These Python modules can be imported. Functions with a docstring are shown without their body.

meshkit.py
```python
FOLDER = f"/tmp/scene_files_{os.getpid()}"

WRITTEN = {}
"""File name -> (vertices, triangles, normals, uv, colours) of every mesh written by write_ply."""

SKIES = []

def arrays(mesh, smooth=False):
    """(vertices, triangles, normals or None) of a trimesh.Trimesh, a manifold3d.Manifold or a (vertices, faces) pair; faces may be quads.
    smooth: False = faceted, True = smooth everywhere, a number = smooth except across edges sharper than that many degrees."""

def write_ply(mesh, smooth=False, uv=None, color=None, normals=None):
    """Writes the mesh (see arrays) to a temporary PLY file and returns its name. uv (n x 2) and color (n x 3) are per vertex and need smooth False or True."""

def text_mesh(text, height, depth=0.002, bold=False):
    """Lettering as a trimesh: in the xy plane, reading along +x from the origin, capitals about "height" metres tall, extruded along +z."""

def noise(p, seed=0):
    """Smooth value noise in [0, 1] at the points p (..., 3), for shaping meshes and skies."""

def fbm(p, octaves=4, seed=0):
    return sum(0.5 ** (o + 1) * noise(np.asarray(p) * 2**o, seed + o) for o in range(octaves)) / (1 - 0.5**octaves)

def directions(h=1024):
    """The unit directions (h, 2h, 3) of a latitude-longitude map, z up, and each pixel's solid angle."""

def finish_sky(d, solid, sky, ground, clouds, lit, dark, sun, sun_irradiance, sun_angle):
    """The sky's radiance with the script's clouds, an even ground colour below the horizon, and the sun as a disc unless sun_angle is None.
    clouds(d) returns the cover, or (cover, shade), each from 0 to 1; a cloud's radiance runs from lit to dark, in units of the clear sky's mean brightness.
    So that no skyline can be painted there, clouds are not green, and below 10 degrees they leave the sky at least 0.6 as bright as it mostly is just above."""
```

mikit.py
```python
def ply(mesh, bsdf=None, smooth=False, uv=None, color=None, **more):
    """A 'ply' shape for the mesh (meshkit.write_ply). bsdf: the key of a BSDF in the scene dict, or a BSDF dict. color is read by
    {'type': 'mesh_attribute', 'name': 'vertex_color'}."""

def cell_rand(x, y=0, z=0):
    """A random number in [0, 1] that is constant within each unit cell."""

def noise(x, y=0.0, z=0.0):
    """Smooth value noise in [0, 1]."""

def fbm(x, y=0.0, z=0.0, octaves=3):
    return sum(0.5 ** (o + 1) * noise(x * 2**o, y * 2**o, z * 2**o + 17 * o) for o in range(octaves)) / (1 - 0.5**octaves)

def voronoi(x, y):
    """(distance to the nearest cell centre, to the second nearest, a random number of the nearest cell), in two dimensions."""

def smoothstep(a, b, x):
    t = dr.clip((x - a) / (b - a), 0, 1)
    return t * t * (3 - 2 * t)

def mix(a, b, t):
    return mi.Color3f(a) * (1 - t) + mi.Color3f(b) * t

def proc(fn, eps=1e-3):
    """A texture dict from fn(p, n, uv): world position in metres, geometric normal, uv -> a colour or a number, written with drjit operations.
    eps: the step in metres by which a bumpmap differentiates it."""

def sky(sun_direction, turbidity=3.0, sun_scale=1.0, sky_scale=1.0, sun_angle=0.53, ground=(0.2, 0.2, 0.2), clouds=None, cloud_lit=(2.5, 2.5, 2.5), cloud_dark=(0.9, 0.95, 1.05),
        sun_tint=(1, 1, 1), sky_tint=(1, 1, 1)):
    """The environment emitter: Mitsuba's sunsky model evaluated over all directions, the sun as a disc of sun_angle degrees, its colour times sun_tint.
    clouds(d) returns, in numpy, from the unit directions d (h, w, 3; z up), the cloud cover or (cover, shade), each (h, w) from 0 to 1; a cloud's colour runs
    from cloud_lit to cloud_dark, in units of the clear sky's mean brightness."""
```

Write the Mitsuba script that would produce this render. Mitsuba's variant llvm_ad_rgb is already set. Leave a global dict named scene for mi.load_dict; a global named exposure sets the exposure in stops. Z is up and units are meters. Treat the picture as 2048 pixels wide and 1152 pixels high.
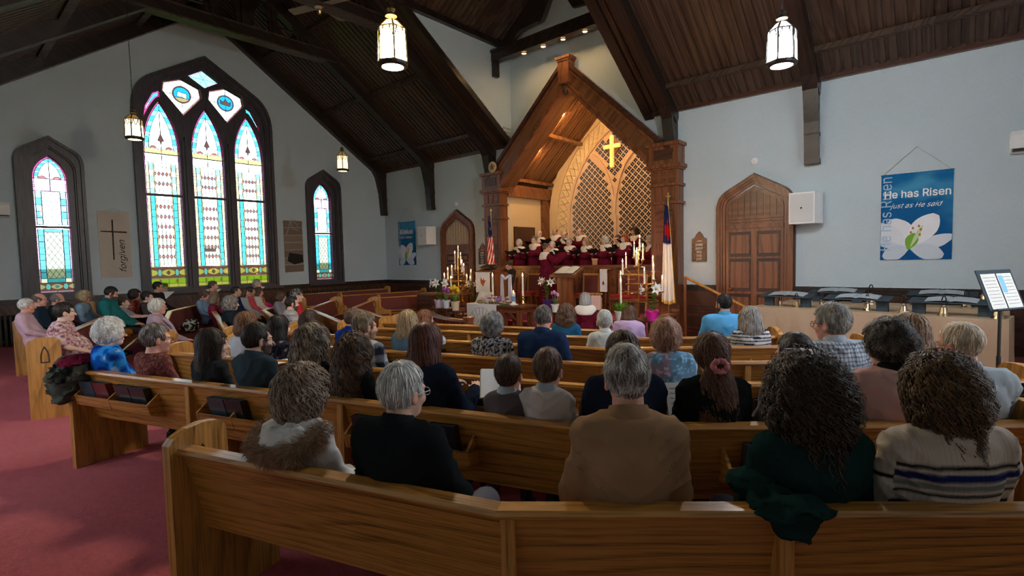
import math, random
import numpy as np, trimesh, drjit as dr, mitsuba as mi, mikit, meshkit
from shapely.geometry import Polygon, LineString, Point, box as sbox
from shapely.ops import unary_union
from shapely import affinity
T = mi.ScalarTransform4f
scene, labels = {}, {}
# ------------------------------------------------------------------ camera, sky, exposure
EYE = np.array([0.0, 0.0, 1.76])
CAM_RIGHT = np.array([0.755178, 0.655145, -0.022]); CAM_DOWN = np.array([0.021, -0.058, -0.998]); CAM_FWD = np.array([-0.655, 0.753, -0.057])
CAM_FWD /= np.linalg.norm(CAM_FWD)
CAM_UP = -CAM_DOWN - CAM_FWD * np.dot(-CAM_DOWN, CAM_FWD); CAM_UP /= np.linalg.norm(CAM_UP)
scene['camera'] = {'type': 'perspective', 'fov': 89.64, 'fov_axis': 'x', 'near_clip': 0.02, 'far_clip': 500.0,
                   'to_world': T().look_at(EYE.tolist(), (EYE + CAM_FWD).tolist(), CAM_UP.tolist())}
exposure = 3.75
SKY_SCALE = 1.3
scene['sky'] = mikit.sky([-0.75, 0.25, 0.6], turbidity=4.0, sun_scale=0.0, sky_scale=SKY_SCALE, ground=(0.22, 0.25, 0.16),
                         clouds=lambda d: (np.full(d.shape[:2], 0.92), 0.25 * meshkit.fbm(d * 3.0, 3)),
                         cloud_lit=(2.4, 2.5, 2.7), cloud_dark=(1.6, 1.7, 1.9))
LAMP = 19.0         # radiance of the lantern glass
SPOT = 20.0
WARM = 50.0
scene['sky']['sampling_weight'] = 4.0
# ------------------------------------------------------------------ kit
def num(name):
    if name not in scene and name not in USED:
        USED.add(name); return name
    k = 1
    while f'{name}_{k:03d}' in USED or f'{name}_{k:03d}' in scene: k += 1
    USED.add(f'{name}_{k:03d}'); return f'{name}_{k:03d}'
USED = set()
_NXT = {}
def fast_num(name):
    k = _NXT.get(name, 0); _NXT[name] = k + 1
    key = name if k == 0 else f'{name}_{k:03d}'
    USED.add(key); return key
def obj(name, mesh, mat, parent=None, smooth=False, color=None, uv=None, **more):
    key = fast_num(name if parent is None else parent + '__' + name)
    if isinstance(mesh, dict): scene[key] = mesh
    else:
        if color is not None:
            color = np.asarray(color, float)
            if color.ndim == 1: color = np.tile(color, (len(mesh.vertices), 1))
        scene[key] = mikit.ply(mesh, mat, smooth=smooth, color=color, uv=uv, **more)
    return key
def thing(name, label, cat, group=None):
    key = fast_num(name); labels[key] = {'label': label, 'category': cat}
    if group: labels[key]['group'] = group
    return key
def tag(key, label=None, cat=None, group=None, kind=None):
    d = labels.setdefault(key, {})
    for k, v in (('label', label), ('category', cat), ('group', group), ('kind', kind)):
        if v: d[k] = v
    return key
def struct(name, mesh, mat, label, cat, **kw):
    return tag(obj(name, mesh, mat, **kw), label, cat, kind='structure')
cat_ = trimesh.util.concatenate
def bx(x0, x1, y0, y1, z0, z1):
    m = trimesh.creation.box([abs(x1 - x0), abs(y1 - y0), abs(z1 - z0)]); m.apply_translation([(x0 + x1) / 2, (y0 + y1) / 2, (z0 + z1) / 2]); return m
def ext(poly, h):
    ps = list(getattr(poly, 'geoms', [poly]))
    return cat_([trimesh.creation.extrude_polygon(p, h, engine='earcut') for p in ps if p.area > 1e-7])
M_YZ = np.array([[0, 0, 1, 0], [1, 0, 0, 0], [0, 1, 0, 0], [0, 0, 0, 1.0]])
M_XZ = np.array([[1, 0, 0, 0], [0, 0, -1, 0], [0, 1, 0, 0], [0, 0, 0, 1.0]])
def ext_yz(poly, x0, x1):           # polygon in (y, z), from x0 to x1
    m = ext(poly, abs(x1 - x0)); m.apply_transform(M_YZ); m.apply_translation([min(x0, x1), 0, 0]); return m
def ext_xz(poly, y0, y1):           # polygon in (x, z)
    m = ext(poly, abs(y1 - y0)); m.apply_transform(M_XZ); m.apply_translation([0, max(y0, y1), 0]); return m
def ext_xy(poly, z0, z1):
    m = ext(poly, z1 - z0); m.apply_translation([0, 0, z0]); return m
def unit(v):
    v = np.asarray(v, float); return v / np.linalg.norm(v)
def beam(a, b, w, h, up=(0, 0, 1)):  # box from a to b
    a, b = np.asarray(a, float), np.asarray(b, float); d = b - a; L = np.linalg.norm(d); x = d / L
    y = np.cross(up, x); y /= np.linalg.norm(y); z = np.cross(x, y)
    m = trimesh.creation.box([L, w, h]); M = np.eye(4); M[:3, 0], M[:3, 1], M[:3, 2], M[:3, 3] = x, y, z, (a + b) / 2
    m.apply_transform(M); return m
def tube(pts, r, n=8, closed=False):
    pts = np.asarray(pts, float); r = np.broadcast_to(r, len(pts)); V = []
    t = np.gradient(pts, axis=0); t /= np.maximum(np.linalg.norm(t, axis=1, keepdims=True), 1e-9)
    ref = np.array([0, 0, 1.0]) if abs(t[0][2]) < 0.9 else np.array([1.0, 0, 0])
    u = np.cross(t[0], ref); u /= np.linalg.norm(u)
    a = np.arange(n) * 2 * np.pi / n
    for p, d, rr in zip(pts, t, r):
        u = u - d * np.dot(u, d); u /= np.linalg.norm(u); w = np.cross(d, u)
        V.append(p + rr * (np.cos(a)[:, None] * u + np.sin(a)[:, None] * w))
    V = np.vstack(V); F = []
    for i in range(len(pts) - 1):
        for j in range(n):
            p, q = i * n + j, i * n + (j + 1) % n
            F += [[p, q, q + n], [p, q + n, p + n]]
    k = len(V); V = np.vstack([V, pts[:1], pts[-1:]])
    for j in range(n):
        F.append([k, (j + 1) % n, j]); F.append([k + 1, k - n + j, k - n + (j + 1) % n])
    return trimesh.Trimesh(V, F, process=False)
def lathe(prof, n=16, loc=(0, 0, 0)):
    m = trimesh.creation.revolve(np.asarray(prof, float), sections=n); m.apply_translation(loc); return m
def moved(m, x=0, y=0, z=0, rz=0, s=1):
    m = m.copy()
    if s != 1: m.apply_scale(s)
    if rz: m.apply_transform(trimesh.transformations.rotation_matrix(rz, [0, 0, 1]))
    m.apply_translation([x, y, z]); return m
def xf(m, M):
    m = m.copy(); m.apply_transform(M); return m
def frame(o, x, y, z):
    M = np.eye(4); M[:3, 0], M[:3, 1], M[:3, 2], M[:3, 3] = x, y, z, o; return M
def rot(ax, deg): return trimesh.transformations.rotation_matrix(math.radians(deg), ax)
def rounded(sx, sy, sz, r=0.01):
    p = sbox(-sx / 2 + r, -sy / 2 + r, sx / 2 - r, sy / 2 - r).buffer(r, quad_segs=2)
    a = ext(p, sz - 2 * r); a.apply_translation([0, 0, r])
    q = p.buffer(-r * 0.7, quad_segs=2); b = ext(q, sz)
    return cat_([a, b])
def sphere(c, r, sub=1):
    m = trimesh.creation.icosphere(subdivisions=sub, radius=1.0); m.vertices *= np.broadcast_to(r, 3); m.apply_translation(c); return m
# ------------------------------------------------------------------ materials
def rgb(c): return {'type': 'rgb', 'value': [float(v) for v in c]}
def srgb(r, g, b):
    c = np.array([r, g, b], float) / 255; return tuple(np.where(c < 0.04045, c / 12.92, ((c + 0.055) / 1.055) ** 2.4))
def plain(name, col, rough=0.6, metallic=0.0):
    if rough >= 0.6 and not metallic: scene[name] = {'type': 'twosided', 'bsdf': {'type': 'diffuse', 'reflectance': rgb(col)}}
    else: scene[name] = {'type': 'twosided', 'bsdf': {'type': 'principled', 'base_color': rgb(col), 'roughness': rough, 'specular': 0.4, 'metallic': metallic}}
def proc_mat(name, fn, rough=0.6, spec=0.4, **kw):
    if rough >= 0.6: scene[name] = {'type': 'twosided', 'bsdf': {'type': 'diffuse', 'reflectance': mikit.proc(fn)}}
    else: scene[name] = {'type': 'twosided', 'bsdf': {'type': 'principled', 'base_color': mikit.proc(fn), 'roughness': rough, 'specular': spec, **kw}}
N, FBM, MIX, SS = mikit.noise, mikit.fbm, mikit.mix, mikit.smoothstep
VC = {'type': 'mesh_attribute', 'name': 'vertex_color'}
for nm, ro, sp, kw in (('vc_skin', 0.5, 0.4, {}), ('vc_gloss', 0.25, 0.5, {}), ('vc_metal', 0.25, 0.5, {'metallic': 1.0}), ('vc_hair', 0.55, 0.35, {}), ):
    scene[nm] = {'type': 'twosided', 'bsdf': {'type': 'principled', 'base_color': dict(VC), 'roughness': ro, 'specular': sp, **kw}}
scene['vc_cloth'] = {'type': 'twosided', 'bsdf': {'type': 'diffuse', 'reflectance': dict(VC)}}
scene['vc_glass'] = {'type': 'thindielectric', 'specular_transmittance': dict(VC), 'specular_reflectance': rgb((0.6, 0.6, 0.6))}
scene['clear_glass'] = {'type': 'thindielectric'}
def cell_h(p): return mikit.cell_rand(p.x * 60, p.y * 60, p.z * 60)
def wall_fn(p, n, uv):
    t = N(p.x * 0.9, p.y * 0.9, p.z * 0.9); u = cell_h(p)
    return MIX((0.475, 0.56, 0.60), (0.53, 0.615, 0.655), t) * (0.97 + 0.05 * u)
proc_mat('wall_paint', wall_fn, 0.75, 0.25)
def carpet_fn(p, n, uv):
    f = mikit.cell_rand(p.x * 260, p.y * 260); g = N(p.x * 1.6, p.y * 1.6); d = N(p.x * 30, p.y * 45)
    return MIX((0.38, 0.095, 0.112), (0.48, 0.135, 0.152), g) * (0.75 + 0.4 * f) * (0.92 + 0.16 * d)
proc_mat('carpet', carpet_fn, 0.95, 0.1, sheen=0.4)
def wood(name, ax, dark, light, rough=0.35, sc=1.0, cat=0.5, **kw):
    """Wood grain that runs along the world direction ax."""
    ax = unit(ax); b = unit(np.cross(ax, [0.1, 0.2, 0.97]) if abs(ax[2]) < 0.9 else np.cross(ax, [1, 0, 0])); c = np.cross(ax, b)
    def fn(p, n, uv):
        a = (p.x * ax[0] + p.y * ax[1] + p.z * ax[2]) * sc; u = (p.x * b[0] + p.y * b[1] + p.z * b[2]) * sc; v = (p.x * c[0] + p.y * c[1] + p.z * c[2]) * sc
        big = N(a * 0.8, u * 3, v * 3); pore = N(a * 7, u * 160, v * 160)
        if cat > 0.55:
            q = N(a * 2.2, v * 10); g = v * 20 + 7.0 * N(a * 0.42, v * 2.4, 3.0) + 1.0 * q; s = g - dr.floor(g); line = SS(0.45, 0.93, s) * (1 - SS(0.93, 1.0, s)); t = dr.clip(0.30 * big + 0.62 * line * (0.15 + 0.85 * q) + 0.26 * SS(0.45, 0.8, pore) + 0.18 * pore - 0.12, 0, 1)
        else: t = dr.clip(0.25 * big + cat * SS(0.35, 0.75, N((u + v) * 26 + big * 8, a * 0.6)) + 0.35 * pore - 0.1, 0, 1)
        return MIX(light, dark, t)
    scene[name] = {'type': 'twosided', 'bsdf': {'type': 'principled', 'base_color': mikit.proc(fn), 'roughness': rough, 'specular': 0.5, **kw}}
wood('wood_roof', (0, 0.82, -0.57), (0.022, 0.013, 0.009), (0.070, 0.042, 0.028), 0.36)
wood('wood_truss', (0, 0.82, -0.57), (0.010, 0.0065, 0.005), (0.028, 0.017, 0.012), 0.33)
wood('wood_dark', (1, 0, 0), (0.028, 0.011, 0.007), (0.08, 0.030, 0.016), 0.35)
wood('wood_upright', (0, 0, 1), (0.085, 0.028, 0.010), (0.235, 0.085, 0.032), 0.33)
wood('wood_chancel', (1, 0, 0), (0.075, 0.026, 0.010), (0.205, 0.075, 0.028), 0.33)
wood('wood_gable', (0.72, 0, 0.69), (0.070, 0.027, 0.010), (0.205, 0.082, 0.030), 0.33)
wood('oak_a', (0.954, 0.30, 0), (0.105, 0.038, 0.008), (0.44, 0.205, 0.046), 0.26, cat=0.8, clearcoat=0.5, clearcoat_gloss=0.85)
wood('oak_b', (0.784, 0.62, 0), (0.105, 0.038, 0.008), (0.44, 0.205, 0.046), 0.26, cat=0.8, clearcoat=0.5, clearcoat_gloss=0.85)
wood('oak_up', (0, 0, 1), (0.16, 0.066, 0.014), (0.50, 0.245, 0.060), 0.3, cat=0.6, clearcoat=0.4, clearcoat_gloss=0.8)
def winframe_fn(p, n, uv): return MIX((0.045, 0.040, 0.048), (0.075, 0.068, 0.078), N(p.x * 40, p.y * 40, p.z * 3))
proc_mat('window_wood', winframe_fn, 0.4, 0.4)
plain('brass', (0.78, 0.52, 0.20), 0.22, metallic=1.0)
plain('gold', (0.83, 0.62, 0.25), 0.3, metallic=1.0)
plain('steel', (0.6, 0.6, 0.62), 0.3, metallic=1.0)
plain('iron', (0.02, 0.019, 0.018), 0.45)
plain('black', (0.012, 0.012, 0.013), 0.5)
plain('lead', (0.05, 0.05, 0.05), 0.5)
plain('white_plastic', (0.74, 0.75, 0.74), 0.45)
plain('white_cloth', (0.78, 0.80, 0.80), 0.85)
plain('cream', (0.62, 0.47, 0.27), 0.7)
plain('cream_light', (0.70, 0.56, 0.35), 0.6)
plain('wax', (0.85, 0.80, 0.68), 0.5)
plain('page', (0.72, 0.70, 0.64), 0.7)
plain('red_pad', (0.14, 0.045, 0.040), 0.8)
plain('black_cloth', (0.02, 0.021, 0.023), 0.7)
def canvas_fn(p, n, uv): return MIX((0.42, 0.315, 0.205), (0.49, 0.375, 0.255), FBM(p.x * 3, p.y * 3, p.z * 3)) * (0.94 + 0.1 * N(p.x * 300, p.y * 300, p.z * 300))
proc_mat('beige_cloth', canvas_fn, 0.9, 0.1)
scene['flame'] = {'type': 'diffuse', 'reflectance': rgb((0.9, 0.6, 0.2))}
def grass_fn(p, n, uv): return MIX((0.05, 0.10, 0.02), (0.10, 0.16, 0.04), FBM(p.x * 2, p.y * 2))
plain('lawn_mat', (0.08, 0.14, 0.03), 0.95)
plain('cream_lattice', (0.66, 0.48, 0.33), 0.6)
plain('cross_gold', (0.80, 0.55, 0.18), 0.35, metallic=0.6)
plain('red_seat', (0.30, 0.035, 0.03), 0.75)
plain('gray_stitch', (0.30, 0.31, 0.30), 0.8)
plain('lilac_cloth', (0.66, 0.66, 0.74), 0.8)
wood('wood_door', (0, 0, 1), (0.11, 0.036, 0.012), (0.27, 0.10, 0.035), 0.33)
plain('slate', (0.055, 0.075, 0.090), 0.6)
plain('bell_brass', (0.74, 0.56, 0.32), 0.2, metallic=1.0)
plain('transom_light', (0.40, 0.30, 0.19), 0.5)
plain('lamp_glass', (0.8, 0.75, 0.6), 0.4); plain('lamp_amber', (0.45, 0.32, 0.12), 0.5); plain('lamp_metal', (0.16, 0.11, 0.04), 0.4, metallic=0.7)
plain('fan_wood', (0.20, 0.17, 0.14), 0.5)
plain('string', (0.42, 0.38, 0.32), 0.8)
plain('speaker_mesh', (0.60, 0.61, 0.60), 0.8)
plain('radiator_paint', (0.035, 0.037, 0.030), 0.5)
plain('binder_gray', (0.30, 0.35, 0.38), 0.5)
plain('rosy_page', (0.72, 0.48, 0.42), 0.7)
plain('trouser_dark', (0.04, 0.04, 0.05), 0.8)
plain('shoe_black', (0.015, 0.015, 0.016), 0.3)
# ------------------------------------------------------------------ the setting: shell
XL, XR, YF, YB = -16.70, 1.80, 11.854, -1.20
YR, ZE, ZR = 5.80, 5.11, 9.40           # ridge y, eave height, ridge height
SL = (ZR - ZE) / (YF - YR)
def roof_z(y): return ZR - SL * abs(y - YR)
FC = np.array([-7.4, 10.9])
def zf(x, y):
    r = np.hypot(x - FC[0], y - FC[1]); return -np.minimum(np.maximum(0, (9.6 - r)) * 0.033, 0.2)
# bowl floor
gx, gy = np.linspace(XL - 0.3, XR + 0.3, 76), np.linspace(YB - 0.3, YF + 0.2, 56)
GX, GY = np.meshgrid(gx, gy, indexing='ij'); fv = np.stack([GX, GY, zf(GX, GY)], -1).reshape(-1, 3)
ii, jj = np.meshgrid(np.arange(75), np.arange(55), indexing='ij'); a0 = (ii * 56 + jj).ravel()
struct('floor', trimesh.Trimesh(fv, np.vstack([np.stack([a0, a0 + 56, a0 + 57], 1), np.stack([a0, a0 + 57, a0 + 1], 1)]), process=False), 'carpet',
       'dark red carpeted floor sloping gently down to the chancel', 'floor', smooth=True)
def pointed(c, w, zb, zs, za, n=10):
    """Lancet outline in (u, z)."""
    h = za - zs; R = (w * w + h * h) / (2 * w); L = []
    for i in range(n + 1):
        z = zs + h * i / n; L.append((c - (w - R) * -1 * 0 - (math.sqrt(max(R * R - (z - zs) ** 2, 0)) - (R - w)), z))
    return Polygon([(c - w, zb)] + L + [(2 * c - x, z) for x, z in L[::-1][1:]] + [(c + w, zb)])
def tudor(c, w, zb, zs, za):
    h = za - zs; P = []
    p0, p1, p2 = np.array([-w, zs]), np.array([-w, zs + 0.40 * h]), np.array([-w * 0.72, zs + 0.56 * h])
    for t in np.linspace(0, 1, 8): P.append((1 - t) ** 2 * p0 + 2 * t * (1 - t) * p1 + t * t * p2)
    L = [(c + p[0], p[1]) for p in P]
    return Polygon([(c - w, zb)] + L + [(c, za)] + [(2 * c - x, z) for x, z in L[::-1]] + [(c + w, zb)])
NW1, BW, NW2 = 2.23, 5.78, 9.33
hole_n = lambda c: tudor(c, 0.50, 1.12, 4.10, 4.75)
hole_b = lambda c: tudor(c, 1.72, 1.10, 5.80, 7.62)
gable = Polygon([(YB - 0.3, -0.3), (YF + 0.3, -0.3), (YF + 0.3, roof_z(YF + 0.3) + 0.1), (YR, ZR + 0.1), (YB - 0.3, roof_z(YB - 0.3) + 0.1)])
lw = gable.difference(unary_union([hole_n(NW1), hole_b(BW), hole_n(NW2)]))
struct('wall_left', ext_yz(lw, XL - 0.35, XL), 'wall_paint', 'pale grey gable wall with three stained glass windows', 'wall')
rw = gable.difference(hole_b(BW))
struct('wall_right', ext_yz(rw, XR, XR + 0.35), 'wall_paint', 'pale gable wall opposite the stained glass windows', 'wall')
BWIN = unary_union([pointed(c, 0.75, 0.95, 2.6, 3.5) for c in (-10.6, -8.4, -6.2)])
struct('wall_back', ext_xz(sbox(XL - 0.3, -0.3, XR + 0.3, roof_z(YB) + 0.2).difference(BWIN), YB - 0.3, YB), 'wall_paint', 'plain back wall behind the last pews', 'wall')
CX = -8.0                                 # chancel centre
OPEN = Polygon([(CX - 2.50, 0.3), (CX - 2.50, 3.95), (CX, 6.35), (CX + 2.50, 3.95), (CX + 2.50, 0.3)])
DW = 2.2                                  # half width of the dormer over the chancel
DZE = 7.93
front = unary_union([sbox(XL - 0.3, -0.3, XR + 0.3, ZE + 0.12), Polygon([(CX - DW, ZE - 0.1), (CX - DW, DZE + 0.1), (CX, DZE + DW * SL + 0.3), (CX + DW, DZE + 0.1), (CX + DW, ZE - 0.1)])]).difference(OPEN)
struct('wall_front', ext_xz(front, YF, YF + 0.25), 'wall_paint', 'pale blue grey front wall with the chancel opening and two doors', 'wall')
# dormer cheeks: triangles between main roof slope and the dormer eave
yd = YR + (ZR - DZE) / SL
for s in (-1, 1):
    x = CX + s * DW
    struct('wall_cheek', ext_yz(Polygon([(yd, DZE), (YF + 0.02, DZE), (YF + 0.02, ZE - 0.05)]), x, x + s * 0.12), 'wall_paint',
           'triangular pale side wall of the chancel gable, ' + ('beside the ribs of the window side' if s < 0 else 'on the side of the wide panelled door'), 'wall')
for s in (-1, 1):
    x = CX + s * (DW + 0.05)
    struct('trim_3%d' % (s + 1), cat_([beam((x, yd - 0.2, roof_z(yd - 0.2) - 0.03), (x, YF, roof_z(YF) - 0.03), 0.22, 0.10), beam((x - s * 0.05, yd - 0.2, roof_z(yd - 0.2) + 0.05), (x - s * 0.05, YF, roof_z(YF) + 0.05), 0.12, 0.10)]), 'wood_truss', 'dark sloping trim along the foot of the gable cheek, ' + ('window side' if s < 0 else 'door side'), 'trim')
# ceiling decks (thin boards behind the boarding)
def slope_quad(x0, x1, ya, yb, t=0.06, up=0.0):
    v = []
    for x in (x0, x1):
        for y in (ya, yb): v.append((x, y, roof_z(y) + up)); v.append((x, y, roof_z(y) + up + t))
    return trimesh.Trimesh(v, np.zeros((0, 3), int), process=False).convex_hull
deck = [slope_quad(XL - 0.3, CX - DW, YR, YF + 0.3, up=0.03), slope_quad(CX + DW, XR + 0.3, YR, YF + 0.3, up=0.03),
        slope_quad(CX - DW, CX + DW, YR, yd + 0.05, up=0.03), slope_quad(XL - 0.3, XR + 0.3, YB - 0.3, YR, up=0.03)]
ceil = struct('ceiling', cat_(deck), 'wood_roof', 'dark stained boarded open roof of the nave', 'ceiling')
PB = 0.17
k = 0
xs = np.arange(XL + 0.09, XR, PB)
for x in xs:
    inside = abs(x - CX) < DW
    obj('board', slope_quad(x - 0.055, x + 0.055, YR + 0.02, (yd - 0.05) if inside else YF - 0.05, t=0.035, up=-0.012), 'wood_roof', ceil)
for x in xs: obj('board', slope_quad(x - 0.055, x + 0.055, YB + 0.02, YR - 0.02, t=0.035, up=-0.012), 'wood_roof', ceil)
for y in (7.45, 9.35, 11.2):
    for (xa, xb) in ((XL, -13.92), (-13.78, -11.02), (-5.08, -2.32), (-2.18, XR)):
        obj('purlin', beam((xa, y, roof_z(y) - 0.06), (xb, y, roof_z(y) - 0.06), 0.14, 0.1), 'wood_roof', ceil)
for y in (2.2, 4.2): obj('purlin', beam((XL, y, roof_z(y) - 0.06), (XR, y, roof_z(y) - 0.06), 0.14, 0.1), 'wood_roof', ceil)
# dormer ceiling: two slopes rising to a ridge along y
def dorm_quad(ya, yb, s, t=0.06, up=0.0):
    v = []
    for xo in (0, DW + 0.12):
        for y in (ya, yb):
            for dz in (0, t): v.append((CX + s * xo, y, DZE + (DW - xo) * SL + up + dz))
    return trimesh.Trimesh(v, np.zeros((0, 3), int), process=False).convex_hull
dc = struct('ceiling_gable', cat_([dorm_quad(YR, YF + 0.25, -1, up=0.05), dorm_quad(YR, YF + 0.25, 1, up=0.05)]), 'wood_roof', 'brown boarded roof of the chancel cross gable', 'ceiling')
for s in (-1, 1):
    for y in np.arange(6.4, YF, PB): obj('board', dorm_quad(y - 0.055, y + 0.055, s, t=0.035, up=0.02), 'wood_roof', dc)
struct('trim_1', cat_([bx(CX + s * (DW - 0.14), CX + s * (DW + 0.0), yd - 0.3, YF, DZE - 0.10, DZE + 0.05) for s in (-1, 1)]), 'wood_truss', 'dark wall plates under the cross gable roof', 'trim')
# cornice along the eave of the front wall
def cornice(x0, x1):
    return cat_([bx(x0, x1, YF - 0.10, YF + 0.02, ZE - 0.02, ZE + 0.32), bx(x0, x1, YF - 0.20, YF, ZE + 0.20, ZE + 0.30), bx(x0, x1, YF - 0.30, YF, ZE + 0.34, ZE + 0.42), bx(x0, x1, YF - 0.38, YF - 0.02, ZE + 0.46, ZE + 0.52)])
for i, (a, b) in enumerate(((XL, -13.95), (-13.75, -11.05), (-10.85, CX - DW), (CX + DW, -5.25), (-5.05, -2.35), (-2.15, XR))):
    tag(obj(f'trim_{i + 2}', cornice(a, b), 'wood_dark'), 'dark moulded eaves cornice, bay ' + ('next to the window wall', 'over the blue lily banner beside the arched door', 'hard by the chancel gable beside the star rosette', 'hard by the chancel pilaster with the tall flag', 'over the wide panelled door', 'over the large lily banner')[i], 'cornice', kind='structure')
# wainscot: cap, base and upright panels
def wains(axis, at, a, b, inward, name, lab):
    zc = 1.05
    if axis == 'y': body = bx(at, at + inward * 0.03, a, b, -0.3, zc); cap = cat_([bx(at, at + inward * 0.075, a, b, zc - 0.05, zc + 0.01), bx(at, at + inward * 0.05, a, b, zc - 0.13, zc - 0.05)])
    else: body = bx(a, b, at, at + inward * 0.03, -0.3, zc); cap = cat_([bx(a, b, at, at + inward * 0.075, zc - 0.05, zc + 0.01), bx(a, b, at, at + inward * 0.05, zc - 0.13, zc - 0.05)])
    key = struct(name, body, 'wood_dark', lab, 'wainscot')
    obj('cap', cap, 'wood_truss', key)
    n = max(1, int(abs(b - a) / 0.45))
    for i in range(n):
        u0, u1 = a + (b - a) * (i + 0.06) / n, a + (b - a) * (i + 0.94) / n
        obj('panel', bx(at, at + inward * 0.045, u0, u1, -0.05, zc - 0.16) if axis == 'y' else bx(u0, u1, at, at + inward * 0.045, -0.05, zc - 0.16), 'wood_dark', key)
wains('y', XL, YB, YF, 1, 'trim_10', 'dark panelled wainscot under the stained glass windows')
wains('x', YF, XL, -13.43, -1, 'trim_11', 'dark panelled wainscot under the blue Alleluia banner')
wains('x', YF, -11.85, -11.25, -1, 'trim_12', 'short wainscot between arched door and chancel pilaster')
wains('x', YF, -4.88, -4.10, -1, 'trim_13', 'short wainscot under the hymn board with white numbers')
wains('x', YF, -2.58, XR, -1, 'trim_14', 'dark panelled wainscot behind the handbell tables')
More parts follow.
